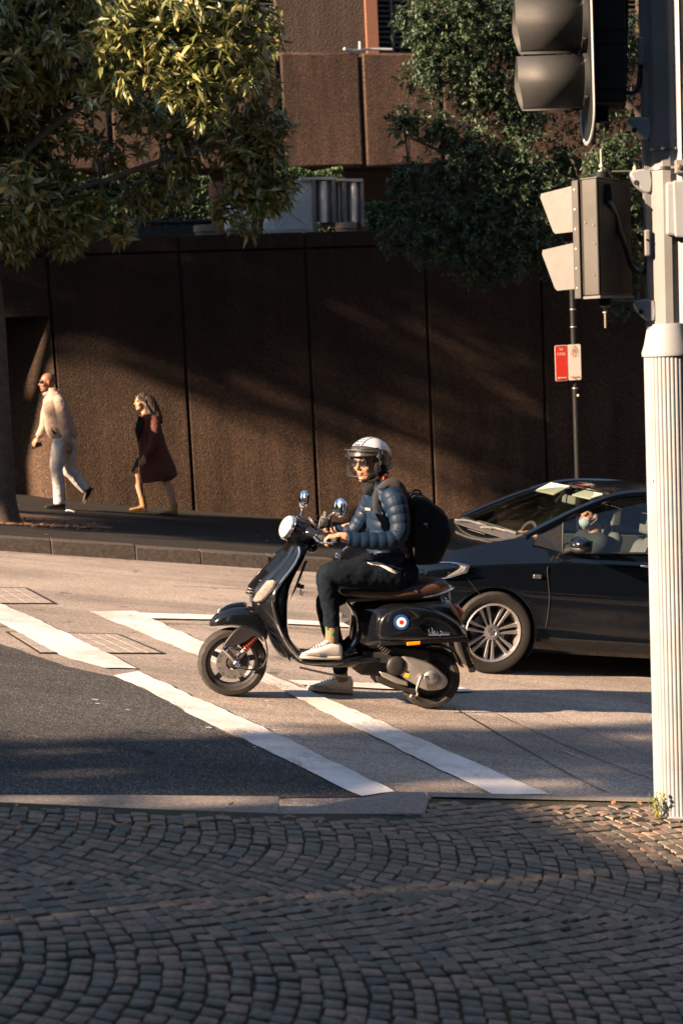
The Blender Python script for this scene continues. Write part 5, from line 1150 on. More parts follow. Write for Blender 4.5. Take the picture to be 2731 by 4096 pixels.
for k in range(9):
    x = .118-.022*k; z = .137*math.sqrt(max(0, 1-(x/.148)**2))+.0008
    obj('stripe_lettering', hexa([HP_(x, -.022, z-.004), HP_(x+.007, -.022, z-.008 if x > 0 else z-.004), HP_(x+.007, .022, z-.008 if x > 0 else z-.004), HP_(x, .022, z-.004)], [HP_(x, -.022, z+.0005), HP_(x+.006, -.022, z-.003 if x > 0 else z+.0005), HP_(x+.006, .022, z-.003 if x > 0 else z+.0005), HP_(x, .022, z+.0005)]), 'helmet_navy', hel)
rim = crom([HP_(.035+.0, s*.118, -.02) if 0 else HP_(*q) for q in ((.128, 0, .03), (.108, .075, .03), (.06, .117, .028), (.036, .124, .0), (.014, .126, -.03), (-.008, .123, -.045), (-.012, .118, -.075), (-.03, .108, -.092), (-.08, .075, -.10), (-.115, 0, -.10))], 5)
obj('edge_trim', join(tube(rim, .0075, 8), tube([hc+HR@((HR.T@(p-hc))*V(1, -1, 1)) for p in rim], .0075, 8)), 'black_plastic', hel, smooth=60)
for s in (1, -1):
    obj('ear_pad', ball(HP_(.015, s*.092, -.062), V(.045, .028, .05), HR), 'cloth_black', hel, smooth=60)
    obj('side_emblem', lathe([(.024, 0), (.024, .004), (.019, .005), (.019, .002), (.001, .002)], HP_(.0, s*.128, .03), HR@V(-.05, s, .15), 28, cap=False), 'helmet_black', hel, smooth=40)
    obj('visor_pivot', lathe([(.016, 0), (.015, .008), (.006, .01)], HP_(.045, s*.122, .02), HR@V(.2, s, .05), 16), 'steel_dull', hel, smooth=40)
obj('neck_roll', tube(crom([HP_(-.02, .118, -.07), HP_(-.1, .09, -.06), HP_(-.15, .03, -.055), HP_(-.15, -.03, -.055), HP_(-.1, -.09, -.06), HP_(-.02, -.118, -.07)], 4), .012, 8), 'helmet_black', hel, smooth=60)
vz = []
na, ne = 25, 13
for i in range(ne):
    e = math.radians(24-62*i/(ne-1)); row = []
    for j in range(na):
        a_ = math.radians(-72+144*j/(na-1)); rr_ = .163+.008*math.sin(math.pi*i/(ne-1)); yy = math.sin(a_)*.141; xx = math.cos(a_)*rr_; lo_ = 1-.25*abs(a_/1.26)**2*(i/(ne-1))
        row.append(HP_(xx*math.cos(e*.55)+.004, yy, .165*math.sin(e)*lo_+.005))
    vz.append(row)
obj('visor', loft(vz, False, False), 'glass_clear', hel, smooth=60)
obj('visor_edge', tube(vz[0], .0045, 6), 'black_plastic', hel, smooth=60); obj('visor_edge', tube(vz[-1], .003, 6), 'black_plastic', hel, smooth=60)
for s in (1, -1): obj('visor_edge', tube([r_[0 if s < 0 else -1] for r_ in vz], .002, 6), 'black_plastic', hel, smooth=60)
obj('chin_strap', join(tube(crom([HP_(-.01, .115, -.08), HP_(.02, .09, -.115), HP_(.045, .04, -.148), HP_(.05, 0, -.155), HP_(.045, -.04, -.148), HP_(.02, -.09, -.115), HP_(-.01, -.115, -.08)], 4), [(.004, .011)]*25, 8)), 'cloth_black', hel, smooth=60)
bk = HP_(.0, .112, -.125)
obj('buckle', join(box(bk, (.02, .012, .03), HR), box(bk+HR@V(-.02, .004, .005), (.02, .006, .018), HR)), 'buckle_red', hel, bev=.002); obj('buckle_clip', box(bk+HR@V(.02, .006, -.012), (.016, .01, .016), HR), 'chrome', hel, bev=.002)
# sunglasses on the rider
def glasses(par_label, T, R, k, base, mat='sunglass', arm=True, big=1.):
    g = thing('sunglasses', par_label, 'sunglasses', base)
    for s in (1, -1):
        c = T(.094, s*.034, .004); Rr = R@np.array([[math.cos(.25*s), -math.sin(.25*s), 0], [math.sin(.25*s), math.cos(.25*s), 0], [0, 0, 1]])
        obj('lens', ball(c, V(.008, .026*big, .022*big)*k, Rr, 20, 12), mat, g, smooth=60)
        obj('rim', tube([c+Rr@V(.004, .027*big*k*math.cos(q), .023*big*k*math.sin(q)) for q in np.linspace(0, 6.2832, 25)], .0022*k, 6), 'black_plastic', g, smooth=60)
        if arm: obj('temple', tube([c+Rr@V(0, s*.026*big*k, .008*k), T(.04, s*.077, .012), T(-.01, s*.081, .010)], .0024*k, 6), 'black_plastic', g, smooth=60)
    obj('bridge', tube([T(.1, .012, .01), T(.104, 0, .013), T(.1, -.012, .01)], .0025*k, 6), 'black_plastic', g, smooth=60)
    return g
glasses('round dark sunglasses on the scooter rider behind the clear visor', HT, HR, .98, hC, big=1.05)
obj('lips', fuse([ball(HT(.1005, 0, -.061), V(.0045, .02, .0045), HR), ball(HT(.0985, 0, -.071), V(.0045, .018, .005), HR)], .002, 2), 'lip', rider, smooth=60)
# backpack
bp = thing('backpack', 'full black backpack worn on the scooter rider\'s back', 'backpack', LW(1200, 670, 0))
bo = crom_c([LW(x, y, 0) for x, y in ((1122, 345), (1165, 330), (1205, 350), (1262, 392), (1296, 445), (1308, 505), (1290, 585), (1256, 660), (1170, 668), (1128, 640), (1120, 500))], 4); bc = sum(bo)/len(bo)
rings = [[bc+(p-bc)*s_+sY*d for p in bo] for s_, d in ((.55, -.165), (.85, -.155), (.97, -.12), (1, -.06), (1, .06), (.97, .12), (.85, .155), (.55, .165))]
bv = fuse([loft(rings)], .009, 2, disp=lambda v: .010*nz(v, 9)+.005*nz(v, 24, 2))
obj('main_bag', bv, 'cloth_black', bp, smooth=60)
po = crom_c([LW(x, y, .02) for x, y in ((1215, 430), (1275, 440), (1310, 510), (1290, 590), (1255, 640), (1205, 620), (1195, 520))], 4); pc = sum(po)/len(po)
obj('front_pocket', fuse([loft([[pc+(p-pc)*s_+sY*d for p in po] for s_, d in ((.8, -.12), (1.02, -.09), (1.03, .1), (.9, .14), (.6, .158))])], .009, 2, disp=lambda v: .008*nz(v, 14)), 'cloth_black', bp, smooth=60)
obj('top_handle', tube(crom([LW(1135, 340, 0), LW(1150, 318, 0), LW(1178, 318, 0), LW(1190, 345, 0)], 4), [(.012, .006)]*13, 8), 'cloth_black', bp, smooth=60)
for s in (1, -1):
    pth = [LW(1120, 360, s*.09), LW(1085, 298, s*.115)+V(0, 0, .012), LW(1035, 285, s*.12)+V(0, 0, .012)+sF*.01, LW(1000, 320, s*.125)+sF*.028, LW(985, 375, s*.15)+sF*.03+sY*.03*s, LW(992, 430, s*.165)+sF*.02+sY*.03*s, LW(1040, 520, s*.18)+sY*s*.02, LW(1110, 610, s*.165)+sY*s*.02]
    obj('shoulder_strap', tube(crom(pth, 5), [(.005, .021)]*36, 10), 'strap_grey', bp, smooth=60)
obj('zip', tube(crom([LW(1160, 372, .13), LW(1196, 420, .155), LW(1215, 500, .162), LW(1205, 590, .158)], 5), .003, 6), 'steel_dull', bp, smooth=60)
obj('reflective_tab', box(LW(1208, 478, .17), (.024, .004, .012)), 'steel', bp)
# ------------------------------------------------------------------ car
cF_ = nrm(V(-ST_U[0], -ST_U[1], SL)); cU_ = nrm(GN-(GN@cF_)*cF_); cY_ = np.cross(cU_, cF_)
cO = gp(*Z3(390, 1350))-cY_*.76
CM = Matrix(((cF_[0], cY_[0], cU_[0], cO[0]), (cF_[1], cY_[1], cU_[1], cO[1]), (cF_[2], cY_[2], cU_[2], cO[2]), (0, 0, 0, 1)))
CRt = np.array([cF_, cY_, cU_])
def CP(x, y, d): return CRt@(on(*Z3(x, y), cO+cY_*d, cY_)-cO)
car = thing('sedan_car', 'black four door sedan waiting behind the scooter', 'car', mat4=CM)
def K(name, vf, mat, parent=None, **k):
    vf = ([V(v[0] if v[0] < .42 else .42+(v[0]-.42)*1.3, v[1], v[2]) for v in vf[0]], vf[1]); return obj(name, vf, mat, parent or car, local=True, **k)
AX0, AX1, WR = .045, -2.505, .316
def wid(x):
    if x > 0: return .848*math.sqrt(max(0, 1-(x/.875)**6))
    if x < -2.4: return .848*math.sqrt(max(0, 1-((-x-2.4)/1.19)**6))
    return .848
def ip(x, t): 
    t = sorted(t); return float(np.interp(x, [q[0] for q in t], [q[1] for q in t]))
Tz = [(.9, .66), (.82, .70), (.7, .765), (.5, .86), (.3, .925), (.1, .985), (-.1, 1.03), (-.22, 1.05), (-.45, .955), (-1.2, 1.005), (-2.4, 1.06), (-2.9, 1.06), (-3.3, 1.03), (-3.6, .98)]
Ty = [(.9, .80), (.6, .84), (.3, .86), (0, .855), (-.2, .84), (-.45, .945), (-1.2, .94), (-2.4, .93), (-2.9, .86), (-3.3, .86), (-3.6, .86)]
def side_curve(x):
    w_ = wid(x); zt = ip(x, Tz); yt = ip(x, Ty)
    lo = .2 if -2.9 < x < .5 else .24
    zs = min(zt-.06, ip(x, [(.9, .62), (.4, .79), (0, .84), (-.5, .885), (-1.2, .905), (-2.5, .95), (-3.6, .95)]))
    return [V(x, w_*.90, lo-.03), V(x, w_*.955, lo+.03), V(x, w_*.975, .34), V(x, w_*.985, .46), V(x, w_*1.0, .62), V(x, w_*.995, zs-.05), V(x, w_*.99, zs), V(x, w_*.962, zs+.03), V(x, w_*yt, zt)]
xs = sorted(set([round(v, 4) for v in np.concatenate([np.linspace(.874, .80, 8), np.linspace(.78, -.5, 65), np.linspace(-.53, -1.95, 36), np.linspace(-2.0, -3.0, 51), np.linspace(-3.03, -3.5, 14), np.linspace(-3.52, -3.585, 7)])]), reverse=True)
cols = [crom(side_curve(x), 5) for x in xs]
vs = [p for c_ in cols for p in c_]; nr = len(cols[0]); AR = .352
def arch(v):
    for ax in (AX0, AX1):
        d = math.hypot(v[0]-ax, v[2]-WR)
        if d < AR: return ax, d
    return None
ins = [arch(v) is not None for v in vs]; fs = []; nv = [v.copy() for v in vs]
for i in range(len(xs)-1):
    for j in range(nr-1):
        q = (i*nr+j, (i+1)*nr+j, (i+1)*nr+j+1, i*nr+j+1)
        if all(ins[k] for k in q): continue
        fs.append(q)
        for k in q:
            if ins[k]:
                ax, d = arch(vs[k]); s_ = AR/max(d, .05); nv[k] = V(ax+(vs[k][0]-ax)*s_, vs[k][1], WR+(vs[k][2]-WR)*s_)
used = sorted(set(k for f in fs for k in f)); mp = {k: i for i, k in enumerate(used)}
sv = ([nv[k] for k in used], [tuple(mp[k] for k in f) for f in fs])
K('side_panel', sv, 'car_black', smooth=40); K('side_panel', mir(sv), 'car_black', smooth=40)
# arch liners
for ax in (AX0, AX1):
    for s in (1, -1):
        K('wheel_arch', loft([[V(ax+AR*r_*math.cos(t), s*y_, WR+AR*r_*math.sin(t)) for t in np.linspace(-.5, math.pi+.5, 24)] for r_, y_ in ((1.0, .838), (1.015, .846), (1.0, .83), (.99, .55), (.5, .5))], False, False), 'black_plastic', smooth=40)
for ax in (AX0, AX1):
    for s in (1, -1): K('arch_lip', tube([V(ax+AR*math.cos(t), s*(wid(ax+AR*math.cos(t))*.985+.002), WR+AR*math.sin(t)) for t in np.linspace(-.25, math.pi+.25, 40)], .011, 8), 'car_black', smooth=60)
# bonnet and boot deck
def deck(x0, x1, n, crown, mat, name, zc_):
    rows = []
    for x in np.linspace(x0, x1, n):
        e = crom(side_curve(x), 5)[-1]; zc1 = ip(x, zc_); row = []
        for k in range(17):
            f = -1+2*k/16; y = e[1]*f; z = e[2]+(zc1-e[2])*(1-abs(f)**2.6)
            row.append(V(x, y, z))
        rows.append(row)
    return K(name, loft(rows, False, False), mat, smooth=50)
deck(.862, -.2, 44, .04, 'car_black', 'bonnet', [(.9, .67), (.75, .79), (.6, .845), (.4, .905), (.2, .95), (0, .985), (-.1, 1.005), (-.2, 1.02)])
deck(-2.95, -3.57, 20, .03, 'car_black', 'boot_lid', [(-2.9, 1.08), (-3.3, 1.08), (-3.5, 1.05), (-3.6, .99)])
K('underbody', hexa([V(.75, .55, .19), V(-3.45, .6, .19), V(-3.45, -.6, .19), V(.75, -.55, .19)], [V(.7, .5, .45), V(-3.4, .5, .45), V(-3.4, -.5, .45), V(.7, -.5, .45)]), 'black_plastic')
K('sill', hexa([V(-.36, .79, .19), V(-2.1, .79, .19), V(-2.1, .6, .19), V(-.36, .6, .19)], [V(-.36, .835, .30), V(-2.1, .835, .30), V(-2.1, .6, .30), V(-.36, .6, .30)]), 'black_plastic', bev=.02)
# grille and lamps
K('grille', loft([[V(.862-.02*(k/8-.5)**2*4, -.48+.96*k/8, z) for k in range(9)] for z in (.52, .60, .66)], False, False), 'chrome', smooth=30, solid=.02)
for z in (.545, .575, .605): K('grille_bar', tube([V(.872-.09*abs(f)**3, f*.5, z) for f in np.linspace(-1, 1, 9)], .008, 6), 'black_plastic')
K('lower_intake', loft([[V(.872-.10*abs(f)**3, f*.6, z) for f in np.linspace(-1, 1, 11)] for z in (.28, .42)], False, False), 'black_plastic', solid=.02)
for s in (1, -1):
    # the lamp sweeps from the nose back along the wing
    A = [V(.80, .36, .60), V(.79, .50, .585), V(.72, .645, .60), V(.58, .775, .655), V(.42, .836, .72), V(.29, .852, .772)]
    Bq = [V(.80, .36, .665), V(.765, .50, .70), V(.685, .63, .745), V(.55, .735, .79), V(.40, .80, .815), V(.28, .845, .805)]
    A2, B2 = crom(A, 4), crom(Bq, 4)
    lamp = lambda o, g: ([V(p[0]+o*.75, (p[1]+o*.6)*s, p[2]-g*.004) for p in A2], [V(p[0]+o*.7, (p[1]+o*.55)*s, p[2]+g*.004) for p in B2])
    a_, b_ = lamp(.012, 1); hl = K('headlight', loft([a_, b_], False, False), 'lamp_pale', smooth=50, solid=.004)
    a_, b_ = lamp(.034, 1); mid = [(p+q)/2+V(.02, .016*s, 0) for p, q in zip(a_, b_)]
    K('headlight_cover', loft([a_, mid, b_], False, False), 'glass_lens', hl, smooth=60)
    K('lamp_surround', join(tube(lamp(.03, 1.5)[0], .006, 6), tube(lamp(.03, 1.5)[1], .006, 6)), 'chrome', hl, smooth=60)
    for x_, y_, z_ in ((.76, .52, .645), (.64, .70, .70)): K('lamp_bowl', lathe([(.045, .03), (.03, 0), (.01, -.005), (.01, .012), (.001, .014)], V(x_+.03, (y_+.02)*s, z_), V(1, .35*s, .1), 20, cap=False), 'chrome', hl, smooth=60)
    K('tail_light', loft([[V(-3.46, .60*s, .78), V(-3.40, .80*s, .8), V(-3.2, .842*s, .86)], [V(-3.47, .60*s, .98), V(-3.40, .80*s, .97), V(-3.2, .84*s, .94)]], False, False), 'tail_red', solid=.03)
    K('side_repeater', box(V(-.264, .848*s, .765), (.062, .02, .032)), 'lens_reflector', bev=.006)
    K('door_handle', tube(crom([V(-1.12, .845*s, .905), V(-1.15, .875*s, .908), V(-1.25, .878*s, .912), V(-1.29, .847*s, .914)], 4), [(.012, .009)]*13, 8), 'chrome', smooth=60)
    K('door_handle', tube(crom([V(-2.1, .845*s, .93), V(-2.13, .875*s, .933), V(-2.23, .878*s, .936), V(-2.27, .847*s, .94)], 4), [(.012, .009)]*13, 8), 'car_black', smooth=60)
    # door seams
    def seam(pts, r=.0035): 
        out = []
        for x, z in pts:
            c_ = crom(side_curve(x), 5); y = float(np.interp(z, [p[2] for p in c_], [p[1] for p in c_])); out.append(V(x, (y+.0005)*s, z))
        K('door_seam', tube(crom(out, 4), r, 5), 'joint_dark')
    seam([(-.40, .93), (-.345, .84), (-.35, .78), (-.385, .60), (-.39, .40), (-.375, .335), (-.46, .30), (-.9, .295), (-1.42, .295)])
    seam([(-1.42, .295), (-1.45, .5), (-1.45, .8), (-1.44, .98)])
    seam([(-1.44, .295), (-1.95, .30), (-2.12, .45), (-2.2, .7), (-2.36, .9), (-2.4, 1.02)])
    seam([(.30, .72), (.2, .62), (.14, .58)], .0025)
    # mirror
    mc = CP(935, 575, .95); mc = V(mc[0], .955*s, mc[2])
    mr = K('wing_mirror', fuse([ball(mc, (.075, .105, .062), None, 20, 12), box(mc+V(-.03, 0, -.005), (.06, .18, .10))], .01, 5), 'car_black', smooth=60)
    K('mirror_base', capsule(V(mc[0]+.03, .80*s, mc[2]-.07), .022, mc+V(.02, -.05*s, -.04), .018), 'black_plastic', mr, smooth=60)
    K('mirror_lower', fuse([ball(mc+V(0, 0, -.03), (.07, .1, .04), None, 20, 12)], .012, 3), 'black_plastic', mr, smooth=60)
    K('mirror_glass', box(mc+V(-.066, 0, 0), (.006, .16, .085)), 'chrome', mr)
# cabin: pillars, roof, glass
rail = [V(-.19, .70, 1.05), V(-.40, .675, 1.165), V(-.68, .63, 1.305), V(-.98, .585, 1.418), V(-1.3, .568, 1.462), V(-1.7, .565, 1.468), V(-2.1, .575, 1.44), V(-2.45, .60, 1.34), V(-2.75, .64, 1.20), V(-3.0, .69, 1.06)]
RL = crom(rail, 6)
def pil(p, i, wv, hv): return [p+V(0, .0, hv), p+V(0, wv, hv*.4), p+V(0, wv*1.1, -hv*.6), p+V(0, wv*.3, -hv), p+V(0, -wv, -hv*.5), p+V(0, -wv, hv*.6)]
for s in (1, -1):
    K('roof_rail', (lambda m: m if s > 0 else mir(m))(loft([pil(p, i, .030, .030) for i, p in enumerate(RL)])), 'car_black', smooth=50)
    belt = lambda x: V(x, .80, ip(x, Tz))
    # quarter panel, B pillar, windows (set just inside the rail)
    def win(pts, name, mat, off=0.):
        P = [V(p[0], (p[1]-.004+off)*s, p[2]) for p in pts]; return K(name, (P, [tuple(range(len(P)))]), mat)
    def rl(x): 
        a_ = np.array(RL); i = np.argmin(abs(a_[:, 0]-x)); return V(x, np.interp(-x, -a_[:, 0], a_[:, 1]), np.interp(-x, -a_[:, 0], a_[:, 2]))
    win([V(-.24, .765, 1.0), V(-.47, .80, .958), V(-.50, .705, 1.13)]+[rl(-.5)+V(0, .01, -.02), rl(-.3)+V(0, .01, -.02)], 'quarter_panel', 'black_plastic', .012)
    wf = [belt(-.47), belt(-.8), belt(-1.2), belt(-1.46), rl(-1.44)+V(0, .012, -.03), rl(-1.2)+V(0, .012, -.03), rl(-.98)+V(0, .012, -.03), rl(-.75)+V(0, .012, -.03), rl(-.5)+V(0, .02, -.03)]
    win(wf, 'door_window', 'glass_side', -.01)
    K('window_seal', tube([V(p[0], (p[1]+.002)*s, p[2]) for p in wf+[wf[0]]], .007, 6), 'black_plastic')
    wr = [belt(-1.54), belt(-2.0), belt(-2.42), rl(-2.42)+V(0, .012, -.1), rl(-2.2)+V(0, .012, -.03), rl(-1.8)+V(0, .012, -.03), rl(-1.54)+V(0, .012, -.03)]
    win(wr, 'door_window', 'glass_side', -.01); K('window_seal', tube([V(p[0], (p[1]+.002)*s, p[2]) for p in wr+[wr[0]]], .007, 6), 'black_plastic')
    K('door_pillar', hexa([V(-1.45, .81*s, .98), V(-1.55, .81*s, .98), V(-1.55, .77*s, .98), V(-1.45, .77*s, .98)], [V(-1.42, .59*s, 1.44), V(-1.53, .59*s, 1.44), V(-1.53, .55*s, 1.44), V(-1.42, .55*s, 1.44)]), 'black_plastic')
    K('rear_quarter', (lambda P: (P, [tuple(range(len(P)))]))([V(p[0], p[1]*s, p[2]) for p in (V(-2.42, .80, 1.05), V(-2.98, .76, 1.06), rl(-2.9), rl(-2.7), rl(-2.42)+V(0, 0, -.06))]), 'car_black')
    K('beltline_trim', tube([V(x, .806*s, ip(x, Tz)-.004) for x in np.linspace(-.47, -2.4, 12)], .008, 6), 'black_plastic')
def span(i, bulge, n=13): 
    p = RL[i]; return [V(p[0]+bulge[0]*(1-f*f), p[1]*f, p[2]+bulge[1]*(1-f*f)) for f in np.linspace(-1, 1, n)]
i0 = 18; i1 = 36+6
K('roof', loft([span(i, (.045*max(0, 1-(i-i0)/12), .018+.035*min(1, (i-i0)/8)*min(1, (i1-i+4)/8))) for i in range(i0, i1)], False, False), 'car_black', smooth=60)
K('windscreen', loft([span(i, (.075, .01)) for i in range(0, i0+1)], False, False), 'glass_car', smooth=60)
K('rear_window', loft([span(i, (-.06, .01)) for i in range(i1-1, len(RL))], False, False), 'glass_side', smooth=60)
K('roof_lining', loft([[p-V(0, 0, .05) for p in span(i, (.03, .03))] for i in range(i0+1, i1-1)], False, False), 'interior_light', smooth=60)
K('screen_header', tube([p+V(.004, 0, .006) for p in span(i0, (.06, .014))], .010, 6), 'chrome')
K('pillar_trim', tube([p+V(-.02, .035, -.03)*V(1, -1, 1) for p in [V(q[0], -q[1], q[2]) for q in RL[1:i0]]][::1], .028, 8), 'interior_light', smooth=60)
# cowl, wipers
K('cowl', loft([[V(-.10+.07*(1-f*f), .66*f, 1.012+.01*(1-f*f)) for f in np.linspace(-1, 1, 13)], [V(-.22+.075*(1-f*f), .66*f, 1.062+.0*(1-f*f)) for f in np.linspace(-1, 1, 13)]], False, False), 'grey_plastic', solid=.012)
def wiper(a_, b_, c_):
    wv = K('wiper', tube(crom([a_, (a_+b_)/2+V(0, 0, .012), b_], 4), [(.006, .009)]*9, 6), 'steel_dull'); K('wiper_blade', tube(crom([b_+(c_-b_)*-.4, b_+V(0, 0, .006), c_], 4), [(.004, .01)]*9, 6), 'steel_dull', wv)
wiper(V(-.04, -.45, 1.045), V(-.10, -.02, 1.06), V(-.08, .28, 1.055)); wiper(V(-.05, .12, 1.045), V(-.13, .46, 1.06), V(-.15, .62, 1.062))
# inside
K('dashboard', fuse([capsule(V(-.32, .6, .93), .12, V(-.32, -.6, .93), .12), box(V(-.2, 0, .95), (.3, 1.2, .1))], .02, 3), 'interior', smooth=60)
K('steering_wheel', tube([V(-.66, -.35, .92)+V(-.07*math.cos(t)*.5, .18*math.sin(t), .165*math.cos(t)) for t in np.linspace(0, 6.283, 33)], .015, 8), 'grey_plastic', smooth=60)
def cseat(y):
    se = K('front_seat', fuse([box(V(-1.05, y, .5), (.5, .46, .16)), capsule(V(-1.3, y-.14, .56), .1, V(-1.42, y-.12, 1.0), .07), capsule(V(-1.3, y+.14, .56), .1, V(-1.42, y+.12, 1.0), .07), capsule(V(-1.3, y, .56), .1, V(-1.43, y, 1.03), .07)], .02, 3), 'seat_grey', smooth=60)
    K('headrest', fuse([box(V(-1.42, y, 1.2), (.09, .24, .17))], .02, 4), 'seat_grey', se, smooth=60)
    for d in (-.06, .06): K('headrest_post', tube([V(-1.42, y+d, 1.02), V(-1.42, y+d, 1.14)], .008, 6), 'chrome', se)
cseat(.36); cseat(-.36)
K('rear_bench', fuse([box(V(-2.2, 0, .5), (.5, 1.2, .18)), box(V(-2.5, 0, .8), (.18, 1.2, .55))], .025, 3), 'seat_grey', smooth=60)
K('interior_mirror', box(CP(870, 300, 0)*V(1, 0, 1)+V(0, .02, 0), (.03, .25, .07)), 'seat_grey', bev=.012, smooth=40)
K('interior_mirror_stem', tube([V(-.80, 0, 1.38), V(-.72, .02, 1.30)], .012, 6), 'black_plastic')
K('sun_visor', box(V(-.83, -.32, 1.385), (.16, .38, .015), basis(V(.85, 0, -.5), V(.5, 0, .85))), 'interior_light', bev=.005); K('sun_visor', box(V(-.86, .30, 1.39), (.12, .34, .015), basis(V(.9, 0, -.4), V(.4, 0, .9))), 'interior_light', bev=.005)
K('floor_pan', box(V(-1.4, 0, .38), (2.4, 1.4, .04)), 'cloth_black')
for s in (1, -1): K('door_lining', hexa([V(-.4, .76*s, .35), V(-2.4, .76*s, .35), V(-2.4, .70*s, .35), V(-.4, .70*s, .35)], [V(-.42, .765*s, .94), V(-2.4, .765*s, 1.04), V(-2.4, .70*s, 1.04), V(-.42, .70*s, .94)]), 'interior')
# wheels
def wheel(ax, s):
    c_ = V(ax, .775*s, WR); Y_ = V(0, s, 0)
    wv = K('wheel', lathe([(.05, -.07), (.06, -.07), (.06, .03), (.05, .03)], c_, Y_, 24, cyc=True), 'alloy', smooth=40)
    pr = [(.222, -.08), (.26, -.092), (.295, -.088), (.312, -.07), (WR-.001, -.03), (WR-.001, .03), (.312, .07), (.295, .088), (.26, .092), (.222, .08)]
    K('tyre', lathe(pr, c_, Y_, 64, cyc=True), 'rubber', wv, smooth=40)
    K('rim', lathe([(.222, -.085), (.232, -.085), (.230, .078), (.222, .086), (.210, .078), (.204, .05), (.196, .0), (.205, -.08)], c_, Y_, 64, cyc=True), 'alloy', wv, smooth=40)
    K('barrel', lathe([(.205, -.07), (.20, -.02), (.06, -.04), (.06, -.06)], c_, Y_, 40, cyc=True), 'engine_dark', wv, smooth=40)
    K('brake_disc', lathe([(.07, -.02), (.14, -.02), (.14, -.028), (.07, -.028)], c_, Y_, 40, cyc=True), 'steel_dull', wv, smooth=40)
    for k in range(7):
        a_ = 2*math.pi*k/7+.24; 
        for q in (-1, 1):
            d = V(math.cos(a_), 0, math.sin(a_)); e = V(-math.sin(a_), 0, math.cos(a_))*q
            p = [d*.055+e*.010, d*.055+e*.022, d*.205+e*.044, d*.205+e*.014]; w2 = [d*.055+e*.008, d*.055+e*.024, d*.206+e*.046, d*.206+e*.012]
            vf = hexa([c_+v-Y_*.0 for v in w2], [c_+v+Y_*(.055 if i_ < 2 else .066) for i_, v in enumerate(p)])
            if q*s > 0: vf = (vf[0], [tuple(reversed(f)) for f in vf[1]])
            K('spoke', vf, 'alloy', wv, bev=.004)
    K('centre_cap', lathe([(.062, .02), (.06, .058), (.034, .062), (.03, .058), (.001, .058)], c_, Y_, 32, cap=False), 'alloy', wv, smooth=40)
    if s > 0: K('cap_emblem', join(box(c_+V(-.010, .060, 0), (.006, .006, .034)), box(c_+V(.010, .060, 0), (.006, .006, .034)), box(c_+V(0, .060, 0), (.018, .006, .006))), 'steel_dull', wv)
    for k in range(4):
        a_ = 2*math.pi*k/4+.9; K('wheel_nut', lathe([(.013, .03), (.013, .056), (.009, .058)], c_+V(math.cos(a_), 0, math.sin(a_))*.05, Y_, 6), 'engine_dark', wv)
for ax in (AX0, AX1):
    for s in (1, -1): wheel(ax, s)
# driver
def cw_(x, y, z): return cO+CRt.T@V(x, y, z)
drv = person('car driver in dark shirt and pale face mask seen through the side window', cw_(-1.15, -.36, .45))
dF = nrm(cF_*.96+cY_*.2); dU = V(0, 0, 1); dC = cw_(-1.21, -.32, 1.19)
dm, DT, DR = head_parts(dC, dF, dU, .95)
obj('body', fuse(dm+hand_parts(cw_(-.74, -.20, .98), cF_, cU_, 1, .8)+hand_parts(cw_(-.74, -.5, .98), cF_, cU_, -1, .8)+[capsule(cw_(-1.3, -.36, .55), .12, cw_(-1.28, -.36, .92), .13), capsule(cw_(-1.26, -.17, .95), .045, cw_(-1.05, -.12, .78), .04), capsule(cw_(-1.05, -.12, .78), .04, cw_(-.74, -.20, .97), .028), capsule(cw_(-1.26, -.55, .95), .045, cw_(-1.05, -.6, .78), .04), capsule(cw_(-1.05, -.6, .78), .04, cw_(-.74, -.5, .97), .028), capsule(cw_(-1.25, -.27, .55), .08, cw_(-.8, -.25, .6), .06), capsule(cw_(-1.25, -.45, .55), .08, cw_(-.8, -.47, .6), .06), capsule(cw_(-.8, -.25, .6), .055, cw_(-.5, -.25, .42), .045), capsule(cw_(-.8, -.47, .6), .055, cw_(-.5, -.47, .42), .045)], .008, 4), 'skin', drv, smooth=60)
obj('shirt', fuse([capsule(cw_(-1.3, -.36, .55), .15, cw_(-1.27, -.36, .9), .155), capsule(cw_(-1.27, -.19, .97), .085, cw_(-1.27, -.53, .97), .085), capsule(cw_(-1.26, -.17, .95), .07, cw_(-1.14, -.14, .84), .06), capsule(cw_(-1.26, -.55, .95), .07, cw_(-1.14, -.58, .84), .06)], .01, 4), 'tshirt_dark', drv, smooth=60)
obj('hair', fuse([ball(DT(-.03, 0, .05), (.105, .086, .09), DR), ball(DT(-.06, 0, -.01), (.07, .08, .08), DR)], .007, 3, disp=lambda v: .005*nz(v, 40)), 'hair_black', drv, smooth=60)
obj('face_mask', fuse([ball(DT(.062, 0, -.055), (.058, .058, .056), DR)], .006, 3), 'mask_blue', drv, smooth=60)
obj('mask_strap', join(tube([DT(.05, .058, -.04), DT(-.005, .085, -.005)], .002, 5), tube([DT(.05, .056, -.08), DT(-.005, .085, -.03)], .002, 5)), 'mask_blue', drv)
for s in (1, -1): obj('eye', ball(DT(.083, s*.031, .004), .011), 'hair_black', drv, smooth=60)
